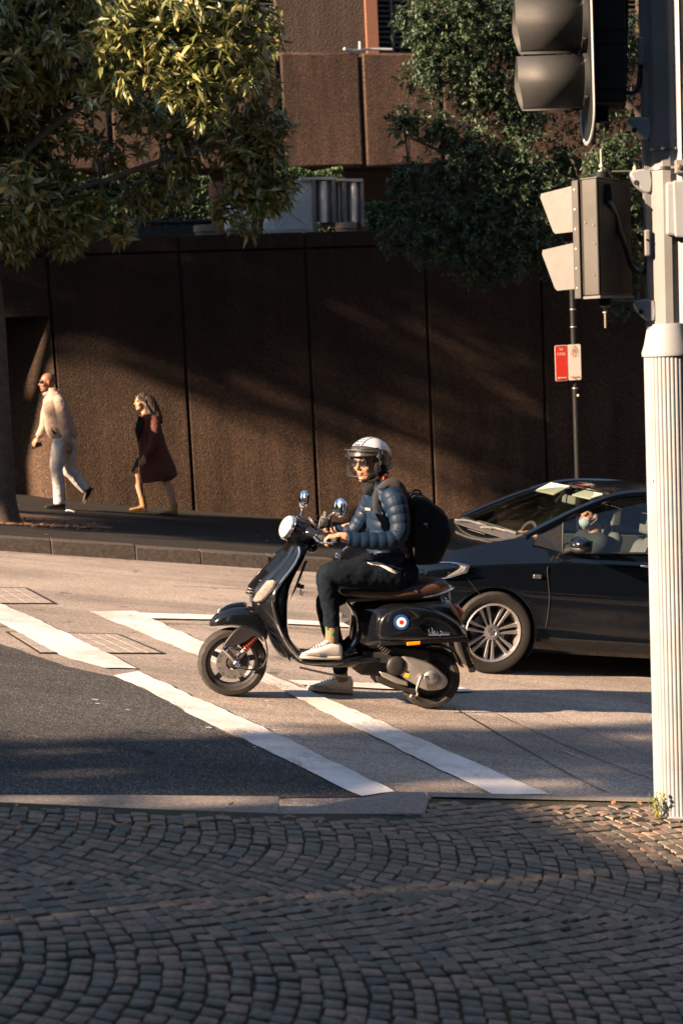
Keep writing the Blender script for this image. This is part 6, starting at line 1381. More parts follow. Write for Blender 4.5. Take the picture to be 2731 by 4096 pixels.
# ---- walking man
mB = gp(*Z2(400, 1190), .15)
def MP(x, y, d=0): return on(*Z2(x, y), mB-ST_N*d, ST_N)
WF = nrm(V(-ST_U[0], -ST_U[1], .0)); UP = V(0, 0, 1); CAMW = -ST_N
man = person('bald man in beige shirt and white trousers walking uphill by wall', mB)
hF = nrm(WF*.98+CAMW*.12); hC = MP(333, 312, 0)
hm, T, R = head_parts(hC, hF, UP, .99)
wN, wF = MP(473, 748, .25), MP(268, 700, -.22)
hN = hand_parts(wN+V(0, 0, .01), nrm(V(0, 0, -1)+WF*-.12), nrm(CAMW), 1, .5)
hFar = hand_parts(wF, nrm(WF*.6-UP*.8), nrm(WF*.5+UP*.5+CAMW*.6), -1, .55)
core = [capsule(MP(450, 690, 0), .09, MP(400, 470, 0), .09), capsule(MP(420, 440, .17), .04, MP(452, 610, .22), .035), capsule(MP(452, 610, .22), .035, wN, .026), capsule(MP(350, 440, -.17), .04, MP(312, 600, -.22), .035), capsule(MP(312, 600, -.22), .035, wF, .026),
        capsule(MP(440, 720, .09), .07, MP(398, 900, .1), .045), capsule(MP(398, 900, .1), .045, MP(412, 1150, .1), .035), capsule(MP(480, 720, -.08), .07, MP(480, 925, -.1), .045), capsule(MP(480, 925, -.1), .045, MP(605, 1065, -.1), .035)]
obj('body', fuse(hm+hN+hFar+core, .006, 4), 'skin_tan', man, smooth=60)
obj('cropped_hair', fuse([ball(T(-.026, 0, .034), V(.094, .0775, .086), R, 20, 14)], .006, 2), 'crop', man, smooth=60)
obj('beard', fuse([ball(T(.035, 0, -.088), (.056, .0525, .043), R), ball(T(.07, 0, -.102), (.022, .024, .02), R)], .005, 3), 'stubble', man, smooth=60)
obj('lips', ball(T(.098, 0, -.066), (.006, .018, .007), R), 'lip', man, smooth=60)
def rings_px(P, F, spec, fo=.85, n=24, plane=None):
    out = []
    for zy, fx, bx, hw, cd in spec:
        a, b = F(fx, zy, cd), F(bx, zy, cd); c = (a+b)/2; h = (a-b)/2
        out.append([c+h*math.copysign(abs(math.cos(q))**fo, math.cos(q))+CAMW*hw*math.copysign(abs(math.sin(q))**fo, math.sin(q)) for q in np.linspace(0, 2*math.pi, n, endpoint=False)])
    return out
def smooth_rings(rs_, k=5):
    n = len(rs_[0]); cols_ = [crom([r[j] for r in rs_], k) for j in range(n)]; return [[cols_[j][i] for j in range(n)] for i in range(len(cols_[0]))]
wr = lambda v: .007*nz(v, 13)+.004*nz(v, 30, 5)
tor = smooth_rings(rings_px(None, MP, [(705, 352, 530, .165, 0), (670, 330, 540, .185, 0), (600, 312, 520, .18, 0), (520, 300, 495, .19, 0), (450, 302, 470, .2, 0), (410, 318, 450, .17, 0), (375, 330, 415, .09, 0), (350, 333, 395, .075, 0)]))
sN = tube(crom([MP(405, 425, .13), MP(425, 460, .19), MP(442, 540, .225), MP(455, 620, .235), MP(465, 690, .245), MP(475, 735, .25)], 5), list(np.interp(np.linspace(0, 1, 26), [0, .2, .5, .85, .93, 1], [.075, .08, .07, .06, .05, .044])), 16)
sF = tube(crom([MP(370, 425, -.13), MP(345, 460, -.19), MP(322, 540, -.22), MP(312, 605, -.225), MP(290, 655, -.225), MP(270, 692, -.22)], 5), list(np.interp(np.linspace(0, 1, 26), [0, .2, .5, .85, .93, 1], [.075, .078, .066, .055, .048, .042])), 16)
obj('shirt', fuse([loft(tor), sN, sF], .009, 2, disp=wr), 'shirt_beige', man, smooth=60)
obj('collar', fuse([tube(crom([T(-.06, .065, -.125), T(.0, .072, -.135), T(.05, .045, -.15), T(.065, .0, -.165), T(.05, -.045, -.15), T(.0, -.072, -.135), T(-.06, -.065, -.125), T(-.085, 0, -.12), T(-.06, .065, -.125)], 3), [(.006, .022)]*25, 8)], .006, 2), 'shirt_beige', man, smooth=60)
obj('undershirt_gap', prism([MP(357, 612, .186), MP(365, 640, .19), MP(398, 672, .192), MP(380, 678, .19), MP(360, 650, .188)], CAMW*.006), 'cloth_black', man)
lg = [capsule(MP(455, 712, .06), .13, MP(455, 712, -.06), .13), tube(crom([MP(440, 720, .085), MP(415, 800, .1), MP(398, 895, .1), MP(402, 960, .1), MP(412, 1060, .1), MP(415, 1160, .1)], 5), list(np.interp(np.linspace(0, 1, 26), [0, .3, .5, .75, 1], [.125, .105, .085, .076, .074])), 18),
      tube(crom([MP(475, 720, -.08), MP(480, 820, -.1), MP(478, 915, -.1), MP(520, 965, -.1), MP(565, 1020, -.1), MP(605, 1060, -.1)], 5), list(np.interp(np.linspace(0, 1, 26), [0, .3, .5, .75, 1], [.125, .105, .085, .076, .07])), 18)]
obj('trousers', fuse(lg, .009, 2, disp=wr), 'trouser_white', man, smooth=60)
fh = mB+WF*-.10+CAMW*.10; fh = V(fh[0], fh[1], -SL*st(fh)[0]+.147)
tp_ = fh+WF*.28; tp_ = V(tp_[0], tp_[1], -SL*st(tp_)[0]+.147)
shoe(man, fh, tp_, UP, .10, 'shoe_black', 'shoe_black', 'shoe', .075, .10, .022)
rt = MP(583, 1172, -.1); rh = MP(655, 1052, -.1)
shoe(man, rh, rt, nrm(WF*-.4+UP*.2) if False else nrm(np.cross(ST_N, rh-rt))*np.sign(np.cross(ST_N, rh-rt)@V(-WF[0], -WF[1], .2))*-1, .10, 'shoe_black', 'shoe_black', 'shoe', .075, .10, .022)
glasses('dark rectangular sunglasses on the walking bald man', T, R, .99, hC, big=.95)
ph = thing('phone', 'black phone held in the walking man\'s far hand', 'phone', MP(252, 755, -.24))
pc = MP(256, 752, -.25); pd = nrm(MP(228, 765, -.25)-MP(285, 742, -.25)); Rp = basis(pd, nrm(CAMW*.8+UP*.5))
obj('phone_body', box(pc, (.15, .072, .012), Rp), 'phone', ph, bev=.005); obj('phone_screen', box(pc+Rp@V(0, 0, .0068), (.142, .066, .001), Rp), 'facade_glass', ph)
# ---- walking woman
wB = gp(*Z2(1180, 1236), .15)
def QP(x, y, d=0): return on(*Z2(x, y), wB+ST_N*.12-ST_N*d, ST_N)
wom = person('long haired woman in rust red coat and tan boots walking uphill', wB)
hF = nrm(WF*.97+CAMW*.2+UP*.05); hC = QP(990, 448, 0)
hm, T, R = head_parts(hC, hF, UP, .92)
wN = QP(1003, 838, .24)
hN = hand_parts(wN, nrm(V(0, 0, -1)+WF*.35), nrm(CAMW), 1, .5, .88)
hFr = hand_parts(QP(985, 845, -.24), nrm(V(0, 0, -1)+WF*.3), nrm(-CAMW), -1, .5, .88)
core = [capsule(QP(1080, 800, 0), .08, QP(1040, 600, 0), .08), capsule(QP(1075, 580, .15), .035, QP(1062, 730, .2), .03), capsule(QP(1062, 730, .2), .03, wN, .022), capsule(QP(1020, 580, -.15), .035, QP(1000, 730, -.2), .03), capsule(QP(1000, 730, -.2), .03, QP(985, 845, -.24), .022),
        tube(crom([QP(1090, 830, .08), QP(1125, 930, .08), QP(1160, 1005, .08), QP(1190, 1075, .09), QP(1212, 1165, .1)], 5), list(np.interp(np.linspace(0, 1, 21), [0, .4, .55, .75, 1], [.09, .068, .056, .056, .036])), 14),
        tube(crom([QP(1040, 830, -.08), QP(990, 890, -.09), QP(960, 940, -.09), QP(968, 1020, -.09), QP(988, 1120, -.09)], 5), list(np.interp(np.linspace(0, 1, 21), [0, .4, .55, .75, 1], [.09, .068, .056, .056, .036])), 14)]
obj('body', fuse(hm+hN+hFr+core, .006, 4), 'skin_pale', wom, smooth=60)
for s in (1, -1): obj('eye', ball(T(.086, s*.031, .004), (.008, .012, .006), R), 'hair_brown', wom, smooth=60); obj('eyebrow', capsule(T(.094, s*.02, .028), .004, T(.082, s*.046, .03), .003), 'hair_brown', wom, smooth=60)
obj('lips', ball(T(.099, 0, -.066), (.006, .018, .008), R), 'lip', wom, smooth=60)
obj('earring', ball(T(-.005, .082, -.05), .008), 'chrome', wom, smooth=60)
hr = [ball(T(-.032, 0, .046), V(.102, .088, .088)*.95, R, 20, 14), tube(crom([T(-.05, .02, .03), QP(1045, 450, .02), QP(1078, 510, .04), QP(1105, 565, .06), QP(1132, 600, .07)], 4), list(np.interp(np.linspace(0, 1, 17), [0, .3, .7, 1], [.08, .085, .07, .02])), 14), tube(crom([T(-.03, .07, .03), T(-.04, .085, -.06), QP(1055, 540, .1), QP(1100, 600, .12)], 4), list(np.interp(np.linspace(0, 1, 13), [0, .3, .7, 1], [.03, .04, .045, .015])), 10), capsule(T(.06, .045, .065), .025, T(-.02, .085, .01), .03), capsule(T(.06, -.045, .065), .025, T(-.02, -.085, .01), .03)]
obj('hair', fuse(hr, .006, 2, disp=lambda v: .006*nz(V(v[0]*60, v[1]*60, v[2]*8), 1)), 'hair_brown', wom, smooth=60)
cs = smooth_rings(rings_px(None, QP, [(1012, 984, 1165, .2, 0), (960, 972, 1232, .215, 0), (900, 968, 1222, .21, 0), (820, 968, 1190, .19, 0), (740, 962, 1155, .175, 0), (650, 945, 1130, .175, 0), (590, 952, 1118, .18, 0), (555, 975, 1108, .165, 0), (528, 1000, 1075, .09, 0), (508, 1008, 1060, .065, 0)], .95, 28))
cs[0] = [p+V(0, 0, .09*max(0, (p-QP(1000, 1010, 0))@(-WF))/.5) for p in cs[0]]
sl_ = tube(crom([QP(1070, 560, .13), QP(1082, 600, .18), QP(1080, 670, .205), QP(1062, 740, .22), QP(1035, 790, .235), QP(1010, 828, .24)], 5), list(np.interp(np.linspace(0, 1, 26), [0, .2, .5, .85, 1], [.07, .07, .062, .056, .052])), 14)
sl2 = tube(crom([QP(1010, 560, -.13), QP(995, 600, -.18), QP(1000, 680, -.205), QP(1000, 740, -.22), QP(990, 828, -.24)], 5), list(np.interp(np.linspace(0, 1, 21), [0, .2, .5, .85, 1], [.07, .068, .06, .054, .05])), 14)
flap = loft([[QP(x, y, -.06+d) for x, y in ((985, 830), (945, 880), (910, 932), (935, 938), (965, 905), (985, 900))] for d in (-.07, .0)])
obj('coat', fuse([loft(cs), sl_, sl2, flap], .009, 2, disp=lambda v: .008*nz(V(v[0]*9, v[1]*9, v[2]*3), 1)+.003*nz(v, 30)), 'coat_rust', wom, smooth=60)
obj('lapel', prism([QP(985, 545, .135), QP(1005, 590, .16), QP(985, 650, .176), QP(968, 735, .165), QP(946, 650, .13), QP(956, 590, .1)], CAMW*.012+WF*.012), 'cloth_black', wom)
obj('blouse', prism([QP(975, 545, .1), QP(985, 560, .12), QP(968, 625, .125), QP(955, 610, .09)], CAMW*.012+WF*.022), 'dress_green', wom)
obj('skirt', fuse([capsule(QP(985, 860, -.09), .075, QP(968, 893, -.09), .07)], .01, 2), 'dress_green', wom, smooth=60)
for x, y in ((975, 690), (990, 752)): obj('button', lathe([(.014, 0), (.012, .006)], QP(x, y, .175), CAMW, 12), 'cloth_black', wom)
def boot(heel, ank, d):
    h = heel; t = h+WF*.245; t = V(t[0], t[1], max(-SL*st(t)[0]+.147, t[2]*0-9)); 
    o, f, u, r, Ln = shoe(wom, h, t, UP, .085, 'boot_tan', 'boot_elastic', 'boot', .065, .115, .02)
    obj('boot_shaft', tube([h+f*.05+u*.07, (h+f*.06+u*.12)*.6+ank*.4, ank], [.043, .042, .044], 14), 'boot_tan', o, smooth=60)
    obj('elastic_gusset', tube([h+f*.055+u*.085+r*-.0, ank-u*.005], [(.018, .046), (.020, .0465)], 12), 'boot_elastic', o, smooth=60)
g1 = QP(1238, 1238, .1); g1 = V(g1[0], g1[1], -SL*st(g1)[0]+.147); boot(g1, QP(1214, 1160, .1), .1)
g2 = QP(1022, 1190, -.09); g2 = V(g2[0], g2[1], -SL*st(g2)[0]+.147); boot(g2, QP(990, 1108, -.09), -.09)
# ------------------------------------------------------------------ parking signs on a post
TS_ = TK+.45
def SP(x, y, d=0): return wp(x, y, TS_-d)
b0 = SP(1328, 1180); zg = -SL*st(b0)[0]+.145
post = thing('sign_post', 'slim black sign post behind the black sedan', 'post', V(b0[0], b0[1], zg))
topz = SP(1315, 660)[2]
obj('tube', lathe([(.036, 0), (.036, topz-zg), (.03, topz-zg+.01), (.001, topz-zg+.015)], V(b0[0], b0[1], zg), UP, 20), 'pole_black', post, smooth=40)
for y in (712, 752, 893): z = SP(1322, y)[2]; obj('clamp', lathe([(.037, 0), (.0395, .003), (.0395, .012), (.037, .015)], V(b0[0], b0[1], z), UP, 20), 'steel_dull', post, smooth=40)
obj('tag', box(SP(1326, 908, .04), (.02, .004, .025)), 'sign_white', post)
def plate(x0, x1, y0, y1, mat, label, nm):
    A, Bp, C_, D_ = SP(x0, y1, .05), SP(x1, y1, .05), SP(x1, y0, .05), SP(x0, y0, .05)
    w_ = np.linalg.norm(Bp-A); h_ = abs(C_[2]-Bp[2]); c = (A+Bp+C_+D_)/4; X = ST_U; Y = UP
    def rr(k, r):
        out = []
        for cx, cy, a0 in ((1, 1, 0), (-1, 1, 90), (-1, -1, 180), (1, -1, 270)):
            for q in range(0, 91, 18): a = math.radians(a0+q); out.append(c+X*(cx*(w_/2*1-r-k)+r*math.cos(a))+Y*(cy*(h_/2-r-k)+r*math.sin(a)))
        return out
    t = thing(nm, label, 'sign', c+ST_N*.01)
    obj('plate', prism(rr(0, .018), ST_N*.003), 'sign_white', t, smooth=30)
    return t, c, X, Y, w_, h_, rr
def face(P, mat, t, nm, off): obj(nm, prism([p-ST_N*off for p in P], ST_N*.0012), mat, t)
def text(t, s, size, c, X, Y, mat, nm, xs=1.): obj(nm, textmesh(s, size, c-ST_N*.0045, X, Y, .001, 'CENTER', 0, xs), mat, t)
t, c, X, Y, w_, h_, rr = plate(1274, 1303, 793, 875, 'sign_red', 'red no stopping sign with white left arrow on post', 'parking_sign')
face(rr(.006, .014), 'sign_red', t, 'face', .002)
text(t, 'NO', .05, c+Y*h_*.385, X, Y, 'sign_white', 'lettering', .62); text(t, 'STOPPING', .05, c+Y*h_*.245, X, Y, 'sign_white', 'lettering', .48)
def arrow(t, c, X, Y, dirn, w_, mat):
    L_ = w_*.36; P = [c+X*dirn*L_, c+X*dirn*(L_-.022)+Y*.014, c+X*dirn*(L_-.022)+Y*.005, c-X*dirn*L_+Y*.005, c-X*dirn*L_-Y*.005, c+X*dirn*(L_-.022)-Y*.005, c+X*dirn*(L_-.022)-Y*.014]
    obj('arrow', ([p-ST_N*.0055 for p in P], [tuple(range(7))]), mat, t)
arrow(t, c-Y*h_*.41, X, Y, -1, w_, 'sign_white')
for s in (1, -1): obj('bolt', lathe([(.006, 0), (.005, .004)], c+Y*h_*.46*s-ST_N*.0035, -ST_N, 8), 'joint_dark', t)
t, c, X, Y, w_, h_, rr = plate(1303.6, 1333, 791, 873, 'sign_white', 'white no parking sign with struck out P and orange arrow', 'parking_sign')
cc_ = c+Y*h_*.29
obj('prohibition_ring', ([cc_+(X*math.cos(a)*r*.9+Y*math.sin(a)*r*1.25)-ST_N*.004 for r in (.040, .046) for a in np.linspace(0, 6.2832, 33)], [(i, i+1, 34+i, 33+i) for i in range(32)]), 'sign_orange', t)
text(t, 'P', .075, cc_, X, Y, 'sign_black', 'lettering', .85)
obj('prohibition_bar', ([cc_+X*a*.026+Y*a*.038+(X*.8-Y*.6)*b*.004-ST_N*.0062 for a, b in ((-1, -1), (-1, 1), (1, 1), (1, -1))], [(0, 1, 2, 3)]), 'sign_orange', t)
arrow(t, c-Y*h_*.41, X, Y, 1, w_, 'sign_orange')
for s in (1, -1): obj('bolt', lathe([(.006, 0), (.005, .004)], c+Y*h_*.46*s-ST_N*.0035, -ST_N, 8), 'joint_dark', t)
# ------------------------------------------------------------------ traffic signal pole
PC = gp(1553, 1866, HP+.004)
YW = V(0, 1, 0)
def PP(x, y, d=0.): return on(*Z4(x, y), PC-YW*d, YW)
def PU(x, y, d=0.): return on(x, y, PC-YW*d, YW)
tsp = thing('signal_pole', 'white fluted traffic signal pole at the right edge', 'signal pole', PC)
z_s = PU(1530, 815)[2]-PC[2]; z_c = PU(1530, 744)[2]-PC[2]
nF = 34; rings = []
for z in (0, z_s*.5, z_s):
    rings.append([PC+V(math.cos(a), math.sin(a), 0)*(.1005+.0055*abs(math.sin(nF*a/2))**.6)+V(0, 0, z) for a in np.linspace(0, 2*math.pi, nF*8, endpoint=False)])
obj('fluted_sleeve', loft(rings), 'pole_white', tsp, smooth=50)
obj('base_ring', lathe([(.118, -.03), (.118, .012), (.108, .014)], PC, UP, 40), 'pole_white', tsp, smooth=30)
obj('collar', lathe([(.10, z_s-.004), (.114, z_s-.004), (.116, z_s+.012), (.104, z_s+.05), (.088, z_c-.01), (.084, z_c), (.06, z_c+.002)], PC, UP, 48), 'pole_white', tsp, smooth=40)
rings = [[PC+V(math.cos(a), math.sin(a), 0)*.068+V(0, 0, z) for a in np.linspace(.2618, .2618+2*math.pi, 12, endpoint=False)] for z in (z_c-.05, 4.6)]
obj('upper_pole', loft(rings), 'pole_grey', tsp, bev=.004)
for a in (math.radians(185), math.radians(330), math.radians(70)):
    d = V(math.cos(a), math.sin(a), 0); e = V(-math.sin(a), math.cos(a), 0); o = PC+d*.074
    for q in (-1, 1): obj('mounting_rail', hexa([o+e*q*.012-d*.01+V(0, 0, z_c-.02), o+e*q*.018-d*.01+V(0, 0, z_c-.02), o+e*q*.018+d*.018+V(0, 0, z_c-.02), o+e*q*.012+d*.018+V(0, 0, z_c-.02)], [o+e*q*.012-d*.01+V(0, 0, 4.6), o+e*q*.018-d*.01+V(0, 0, 4.6), o+e*q*.018+d*.018+V(0, 0, 4.6), o+e*q*.012+d*.018+V(0, 0, 4.6)]), 'pole_white' if q < 0 else 'pole_grey', tsp)
def bracket(x0, x1, y0, y1):
    P = [PP(x0, y0), PP(x1, y0-4), PP(x1+4, y1), PP(x1-40, y1-4), PP(x1-80, y1-45), PP(x0+12, y0+45)]
    b = obj('bracket', prism([p-YW*.035 for p in crom_c(P, 2)], YW*.07), 'pole_white', tsp, bev=.012, smooth=40)
    obj('bracket_slot', lathe([(.012, 0), (.008, .001)], PP(x0+42, y0+62, .037), -YW, 14), 'joint_dark', b)
    return b
bracket(892, 1015, 703, 820); bracket(903, 1022, 1012, 1135); bracket(932, 1045, 1772, 1888)
for y in (893, 1005):
    z = PP(1090, y)[2]; obj('strap', lathe([(.070, 0), (.073, .001), (.073, .012), (.070, .013)], V(PC[0], PC[1], z), UP, 24, cyc=True), 'steel', tsp, smooth=40)
for x0, x1, y in ((775, 975, 693), (800, 985, 1006), (785, 990, 1768)): obj('support_arm', hexa([PP(x0, y+5, .03), PP(x1, y+4, .03), PP(x1, y+4, -.03), PP(x0, y+5, -.03)], [PP(x0, y-4, .03), PP(x1, y-4, .03), PP(x1, y-4, -.03), PP(x0, y-4, -.03)]), 'steel_dull', tsp)
def bolt(par, x, y0, y1, r=.010):
    a, b = PP(x, y0), PP(x, y1); obj('bolt', join(tube([a, b], r*.6, 8), lathe([(r, 0), (r, .014), (r*.8, .016)], b, UP, 6), lathe([(r*1.5, -.004), (r*1.5, .0)], b, UP, 12)), 'zinc', par, smooth=30)
bolt(tsp, 937, 955, 1000); bolt(tsp, 925, 640, 690); bolt(tsp, 960, 1715, 1765)
bx = obj('junction_box', hexa([PP(1120, 1385, .10), PP(1330, 1400, .10), PP(1330, 1400, -.06), PP(1120, 1385, -.06)], [PP(1118, 1070, .10), PP(1325, 1060, .10), PP(1325, 1060, -.06), PP(1118, 1070, -.06)]), 'pole_white', tsp, bev=.012)
obj('box_lid', hexa([PP(1172, 1396, .125), PP(1335, 1402, .125), PP(1335, 1402, .1), PP(1172, 1396, .1)], [PP(1160, 1062, .125), PP(1330, 1056, .125), PP(1330, 1056, .1), PP(1160, 1062, .1)]), 'pole_white', bx, bev=.008)
obj('strap_clamp', box(PP(1205, 980, .07), (.05, .03, .06)), 'pole_grey', tsp, bev=.005); obj('clamp_bolt', lathe([(.012, 0), (.012, .01), (.006, .012)], PP(1200, 982, .086), -YW, 8), 'zinc', tsp)
for x, y in ((972, 300), (1008, 1430)):
    obj('cable_clip', box(PP(x, y, .04), (.028, .03, .12)), 'pole_grey', tsp, bev=.008); obj('clip_bolt', lathe([(.006, 0), (.005, .005)], PP(x, y-20, .056), -YW, 8), 'steel', tsp)
for x, y, w2, h2, m in ((1500, 1112, .012, .022, 'sign_white'),):
    c = PU(x, y, .103); c[1] = PC[1]-math.sqrt(max(.0001, .1075**2-(c[0]-PC[0])**2)); d = nrm(c-PC-V(0, 0, c[2]-PC[2])); e = V(-d[1], d[0], 0)
    obj('sticker_residue', ([c+e*w2*a+UP*h2*b+e*.004*b for a, b in ((-1, -1), (.8, -.9), (1, .8), (-.7, 1))], [(0, 1, 2, 3)]), m, tsp)
# ---- upper vehicle lantern, seen from the side
fa_ = math.radians(-3.5); Fv = V(-math.cos(fa_), -math.sin(fa_), .035); Fv = nrm(Fv); Bv = nrm(np.cross(V(0, 0, 1), Fv)); Uv = np.cross(Fv, Bv)
vl = thing('vehicle_signal', 'dark vehicle signal lantern with round visors and white edged backboard', 'traffic light', PP(648, 850))
bc_ = PP(650, 300)
bot = PP(650, 842)[2]-bc_[2]
pts = []
Wb = .25
for a in np.linspace(0, math.pi, 13): pts.append((Wb*math.cos(a)*1.0, bot+.13-.13*math.sin(a)))
pts += [(-Wb, 1.0), (Wb, 1.0)]
pl = [bc_+Bv*x+UP*z for x, z in pts]
obj('backboard', prism([p-Fv*.012 for p in pl], Fv*.012), 'signal_dark', vl)
ed = crom_c(pl, 1); obj('backboard_edge', tube([pl[-1]]+pl[:-1], [(.010, .006)]*len(pl), 8), 'pole_white', vl, smooth=40)
hb = [PP(745, y)[2]-bc_[2] for y in (632, -320)]
obj('housing', hexa([bc_-Fv*.16+Bv*.13+UP*hb[0], bc_-Fv*.014+Bv*.13+UP*hb[0], bc_-Fv*.014-Bv*.13+UP*hb[0], bc_-Fv*.16-Bv*.13+UP*hb[0]], [bc_-Fv*.16+Bv*.13+UP*hb[1], bc_-Fv*.014+Bv*.13+UP*hb[1], bc_-Fv*.014-Bv*.13+UP*hb[1], bc_-Fv*.16-Bv*.13+UP*hb[1]]), 'signal_dark', vl, bev=.012)
for y in (205, 285, 545): obj('housing_rib', box(bc_-Fv*.087+Bv*.0+UP*(PP(745, y)[2]-bc_[2]), (.15, .27, .008), np.array([Fv, Bv, Uv]).T), 'signal_dark', vl, bev=.002)
obj('back_cover', hexa([bc_-Fv*.165+Bv*.06+UP*hb[0], bc_-Fv*.162+Bv*.06+UP*hb[0], bc_-Fv*.162-Bv*.06+UP*hb[0], bc_-Fv*.165-Bv*.06+UP*hb[0]], [bc_-Fv*.20+Bv*.06+UP*hb[1], bc_-Fv*.162+Bv*.06+UP*hb[1], bc_-Fv*.162-Bv*.06+UP*hb[1], bc_-Fv*.20-Bv*.06+UP*hb[1]]), 'signal_dark', vl)
for yc, dx in ((148, 0), (485, 12), (-190, -10)):
    o = PP(632+dx, yc); r = .118; ax = nrm(Fv+UP*.0)
    rg = []
    for k, (dd, rr_) in enumerate(((.0, r*1.02), (.31, r))):
        rg.append([o+ax*(dd*(1-.10*(math.sin(a) < 0)*abs(math.sin(a))))-Uv*0+(Bv*math.cos(a)+Uv*math.sin(a))*rr_ for a in np.linspace(-math.pi*.42, math.pi*1.42, 40)])
    vz_ = obj('visor', loft(rg, False, False), 'visor_grey', vl, smooth=50, solid=.003)
    obj('lens', lathe([(r*.95, .004), (r*.8, .014), (r*.4, .024), (.001, .028)], o, ax, 32, cap=False), 'signal_dark', vz_, smooth=60)
    obj('lens_frame', lathe([(r*1.08, -.02), (r*1.08, .012), (r*.98, .014), (r*.95, -.02)], o, ax, 40, cyc=True), 'visor_grey', vl, smooth=40)
    for s in (1, -1): obj('screw', lathe([(.009, 0), (.008, .004), (.004, .005)], o+Fv*.012-YW*.118*1.0+UP*s*.075+YW*(.02 if 1 else 0), -YW, 10), 'steel', vl, smooth=40)
obj('lantern_cable', tube(crom([PP(832, 485), PP(870, 530), PP(920, 548), PP(955, 510), PP(968, 430), PP(972, 330)], 5), .011, 8), 'cable_black', vl, smooth=60)
obj('foot_stub', lathe([(.03, -.06), (.03, .01)], PP(745, 640), UP, 16), 'signal_dark', vl, smooth=40)
# ---- pedestrian lantern, seen from behind and the side
ga = math.radians(37); Fp = V(-math.cos(ga), math.sin(ga), 0); Bp_ = V(-Fp[1], Fp[0], 0); Bp_ = -Bp_ if Bp_[1] > 0 else Bp_
pl_ = thing('pedestrian_signal', 'boxy grey pedestrian signal lantern with two square visors', 'traffic light', PP(760, 1735))
e0 = PP(722, 1390, .17)                                     # near rear vertical edge
zt_, zb_ = PP(722, 1046, .17)[2], PP(722, 1738, .17)[2]
def PL(f, b, z): return V(e0[0], e0[1], 0)+Fp*f-Bp_*b+V(0, 0, z)      # f forward from the rear face, b across away from camera
def pbx(f0, f1, b0, b1, z0, z1): return hexa([PL(f0, b0, z0), PL(f1, b0, z0), PL(f1, b1, z0), PL(f0, b1, z0)], [PL(f0, b0, z1), PL(f1, b0, z1), PL(f1, b1, z1), PL(f0, b1, z1)])
obj('housing', pbx(0, .078, 0, .34, zb_, zt_), 'signal_grey', pl_, bev=.006)
obj('rear_door', pbx(-.004, -.0005, .012, .328, zb_+.01, zt_-.01), 'signal_dark', pl_, bev=.001)
obj('top_rim', pbx(-.003, .08, -.003, .343, zt_+.0005, zt_+.006), 'signal_grey', pl_); obj('bottom_rim', pbx(-.003, .08, -.004, .344, zb_-.012, zb_-.0005), 'visor_light', pl_)
obj('seam', pbx(.0785, .090, .008, .332, zb_+.006, zt_-.006), 'joint_dark', pl_)
obj('front_frame', pbx(.0905, .125, -.004, .344, zb_-.01, zt_), 'signal_grey', pl_, bev=.004)
for k in range(6): z = zb_+.04+(zt_-zb_-.08)*k/5; obj('rivet', lathe([(.005, 0), (.004, .003)], PL(.11, -.004, z), Bp_, 8), 'steel', pl_)
for f, y in ((.02, 1340), (.018, 1445), (.06, 1320), (.025, 1625)): obj('rivet', lathe([(.0055, 0), (.004, .004)], PL(f, 0, PP(690, y)[2]), Bp_, 8), 'visor_light', pl_)
for y0, y1, y2 in ((1092, 1125, 1368), (1428, 1462, 1706)):
    z0, z1, z2 = PP(570, y0, .1)[2], PP(415, y1, .1)[2], PP(500, y2, .1)[2]
    A = [PL(0.1260, .006, z0), PL(0.2850, .006, z1), PL(0.2890, .006, z1-.018), PL(0.2290, .006, z2+.012), PL(0.2170, .006, z2), PL(0.1260, .006, z2+.002)]
    vz_ = obj('visor', prism([p for p in A], -Bp_*.004), 'visor_light', pl_, smooth=30)
    obj('visor', prism([p-Bp_*.324 for p in A], -Bp_*.004), 'visor_light', pl_)
    obj('visor_top', hexa([PL(0.1260, .0105, z0-.004), PL(0.2850, .0105, z1-.004), PL(0.2850, .3295, z1-.004), PL(0.1260, .3295, z0-.004)], [PL(0.1260, .0105, z0), PL(0.2850, .0105, z1), PL(0.2850, .3295, z1), PL(0.1260, .3295, z0)]), 'visor_light', pl_)
    obj('lens', pbx(.1255, .132, .03, .31, z2+.02, z0-.03), 'signal_dark', pl_)
pc_ = PL(.04, .13, 0)
def stub(z, up): obj('mount_stub', lathe([(.035, 0), (.035, .03*up), (.028, .034*up)], V(pc_[0], pc_[1], z), UP, 20), 'signal_dark', pl_, smooth=40)
stub(zt_+.006, 1); stub(zb_-.012, -1)
for z, s in ((zt_+.04, 1), (zb_-.046, -1)):
    o = V(pc_[0], pc_[1], z); obj('mount_bolt', join(tube([o, o+UP*.10*s], .006, 8), lathe([(.013, .02*s), (.013, .032*s)], o, UP, 6), lathe([(.019, .0), (.019, .006*s)], o, UP, 12)), 'zinc', pl_, smooth=30)
gl = PL(-.012, .085, PP(808, 1140)[2])
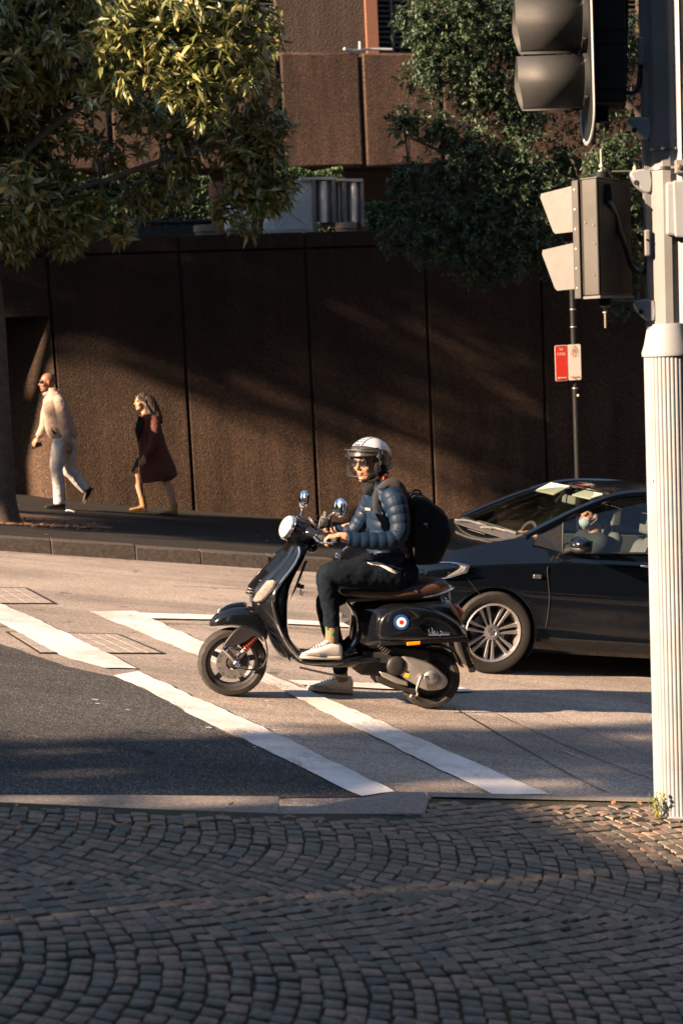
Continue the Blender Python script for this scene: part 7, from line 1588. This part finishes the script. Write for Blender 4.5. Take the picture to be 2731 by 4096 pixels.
obj('cable_gland', hexa([gl+V(-.02, -.012, -.05), gl+V(.022, -.012, -.05), gl+V(.022, .02, -.05), gl+V(-.02, .02, -.05)], [gl+V(-.014, -.008, .035), gl+V(.014, -.008, .035), gl+V(.014, .02, .035), gl+V(-.014, .02, .035)]), 'signal_dark', pl_, bev=.008)
obj('lantern_cable', tube(crom([gl+V(0, -.01, -.04), PP(822, 1260, .03), PP(852, 1370, .03), PP(880, 1450, .03), PP(915, 1560, .02), PP(965, 1605, .01), PP(1005, 1570, 0), PP(1015, 1500, 0)], 5), .0125, 10), 'cable_black', pl_, smooth=60)
# weed at the foot of the pole
wd = thing('weed', 'small yellow green weed sprouting at the signal pole base', 'plant', PU(1512, 1872, .10))
wr_ = random.Random(4); wb_ = V(*[list(wd['mw'])[i] for i in (3, 7, 11)])
ms = []; lv_ = []
for k in range(16):
    a = wr_.uniform(0, 6.28); h = wr_.uniform(.035, .10); r = wr_.uniform(.01, .05); tip = wb_+V(math.cos(a)*r-.012, math.sin(a)*r*.7, h); ms.append(tube([wb_+V(wr_.uniform(-.03, .03), wr_.uniform(-.02, .02), -.005), (wb_+tip)/2+V(0, 0, .012), tip], .0016, 5))
    for q in range(3):
        b = wr_.uniform(0, 6.28); d = nrm(V(math.cos(b), math.sin(b), wr_.uniform(-.1, .7))); e = nrm(np.cross(d, V(.1, 0, 1))); L_ = wr_.uniform(.012, .03); p = wb_*(1-.3*q)+tip*.3*q if 0 else tip-(tip-wb_)*.25*q
        lv_.append(([p, p+d*L_*.5+e*L_*.22, p+d*L_, p+d*L_*.5-e*L_*.22], [(0, 1, 2, 3)]))
obj('stems', join(*ms), 'leaf_weed', wd)['kind'] = 'stuff'; obj('leaves', join(*lv_), 'leaf_weed', wd)['kind'] = 'stuff'
for q in range(3):
    p = wb_+V(wr_.uniform(-.03, .03), wr_.uniform(-.02, .0), wr_.uniform(.07, .11)); obj('flower', ball(p, .009, None, 10, 8), 'leaf_weed', wd, smooth=60)
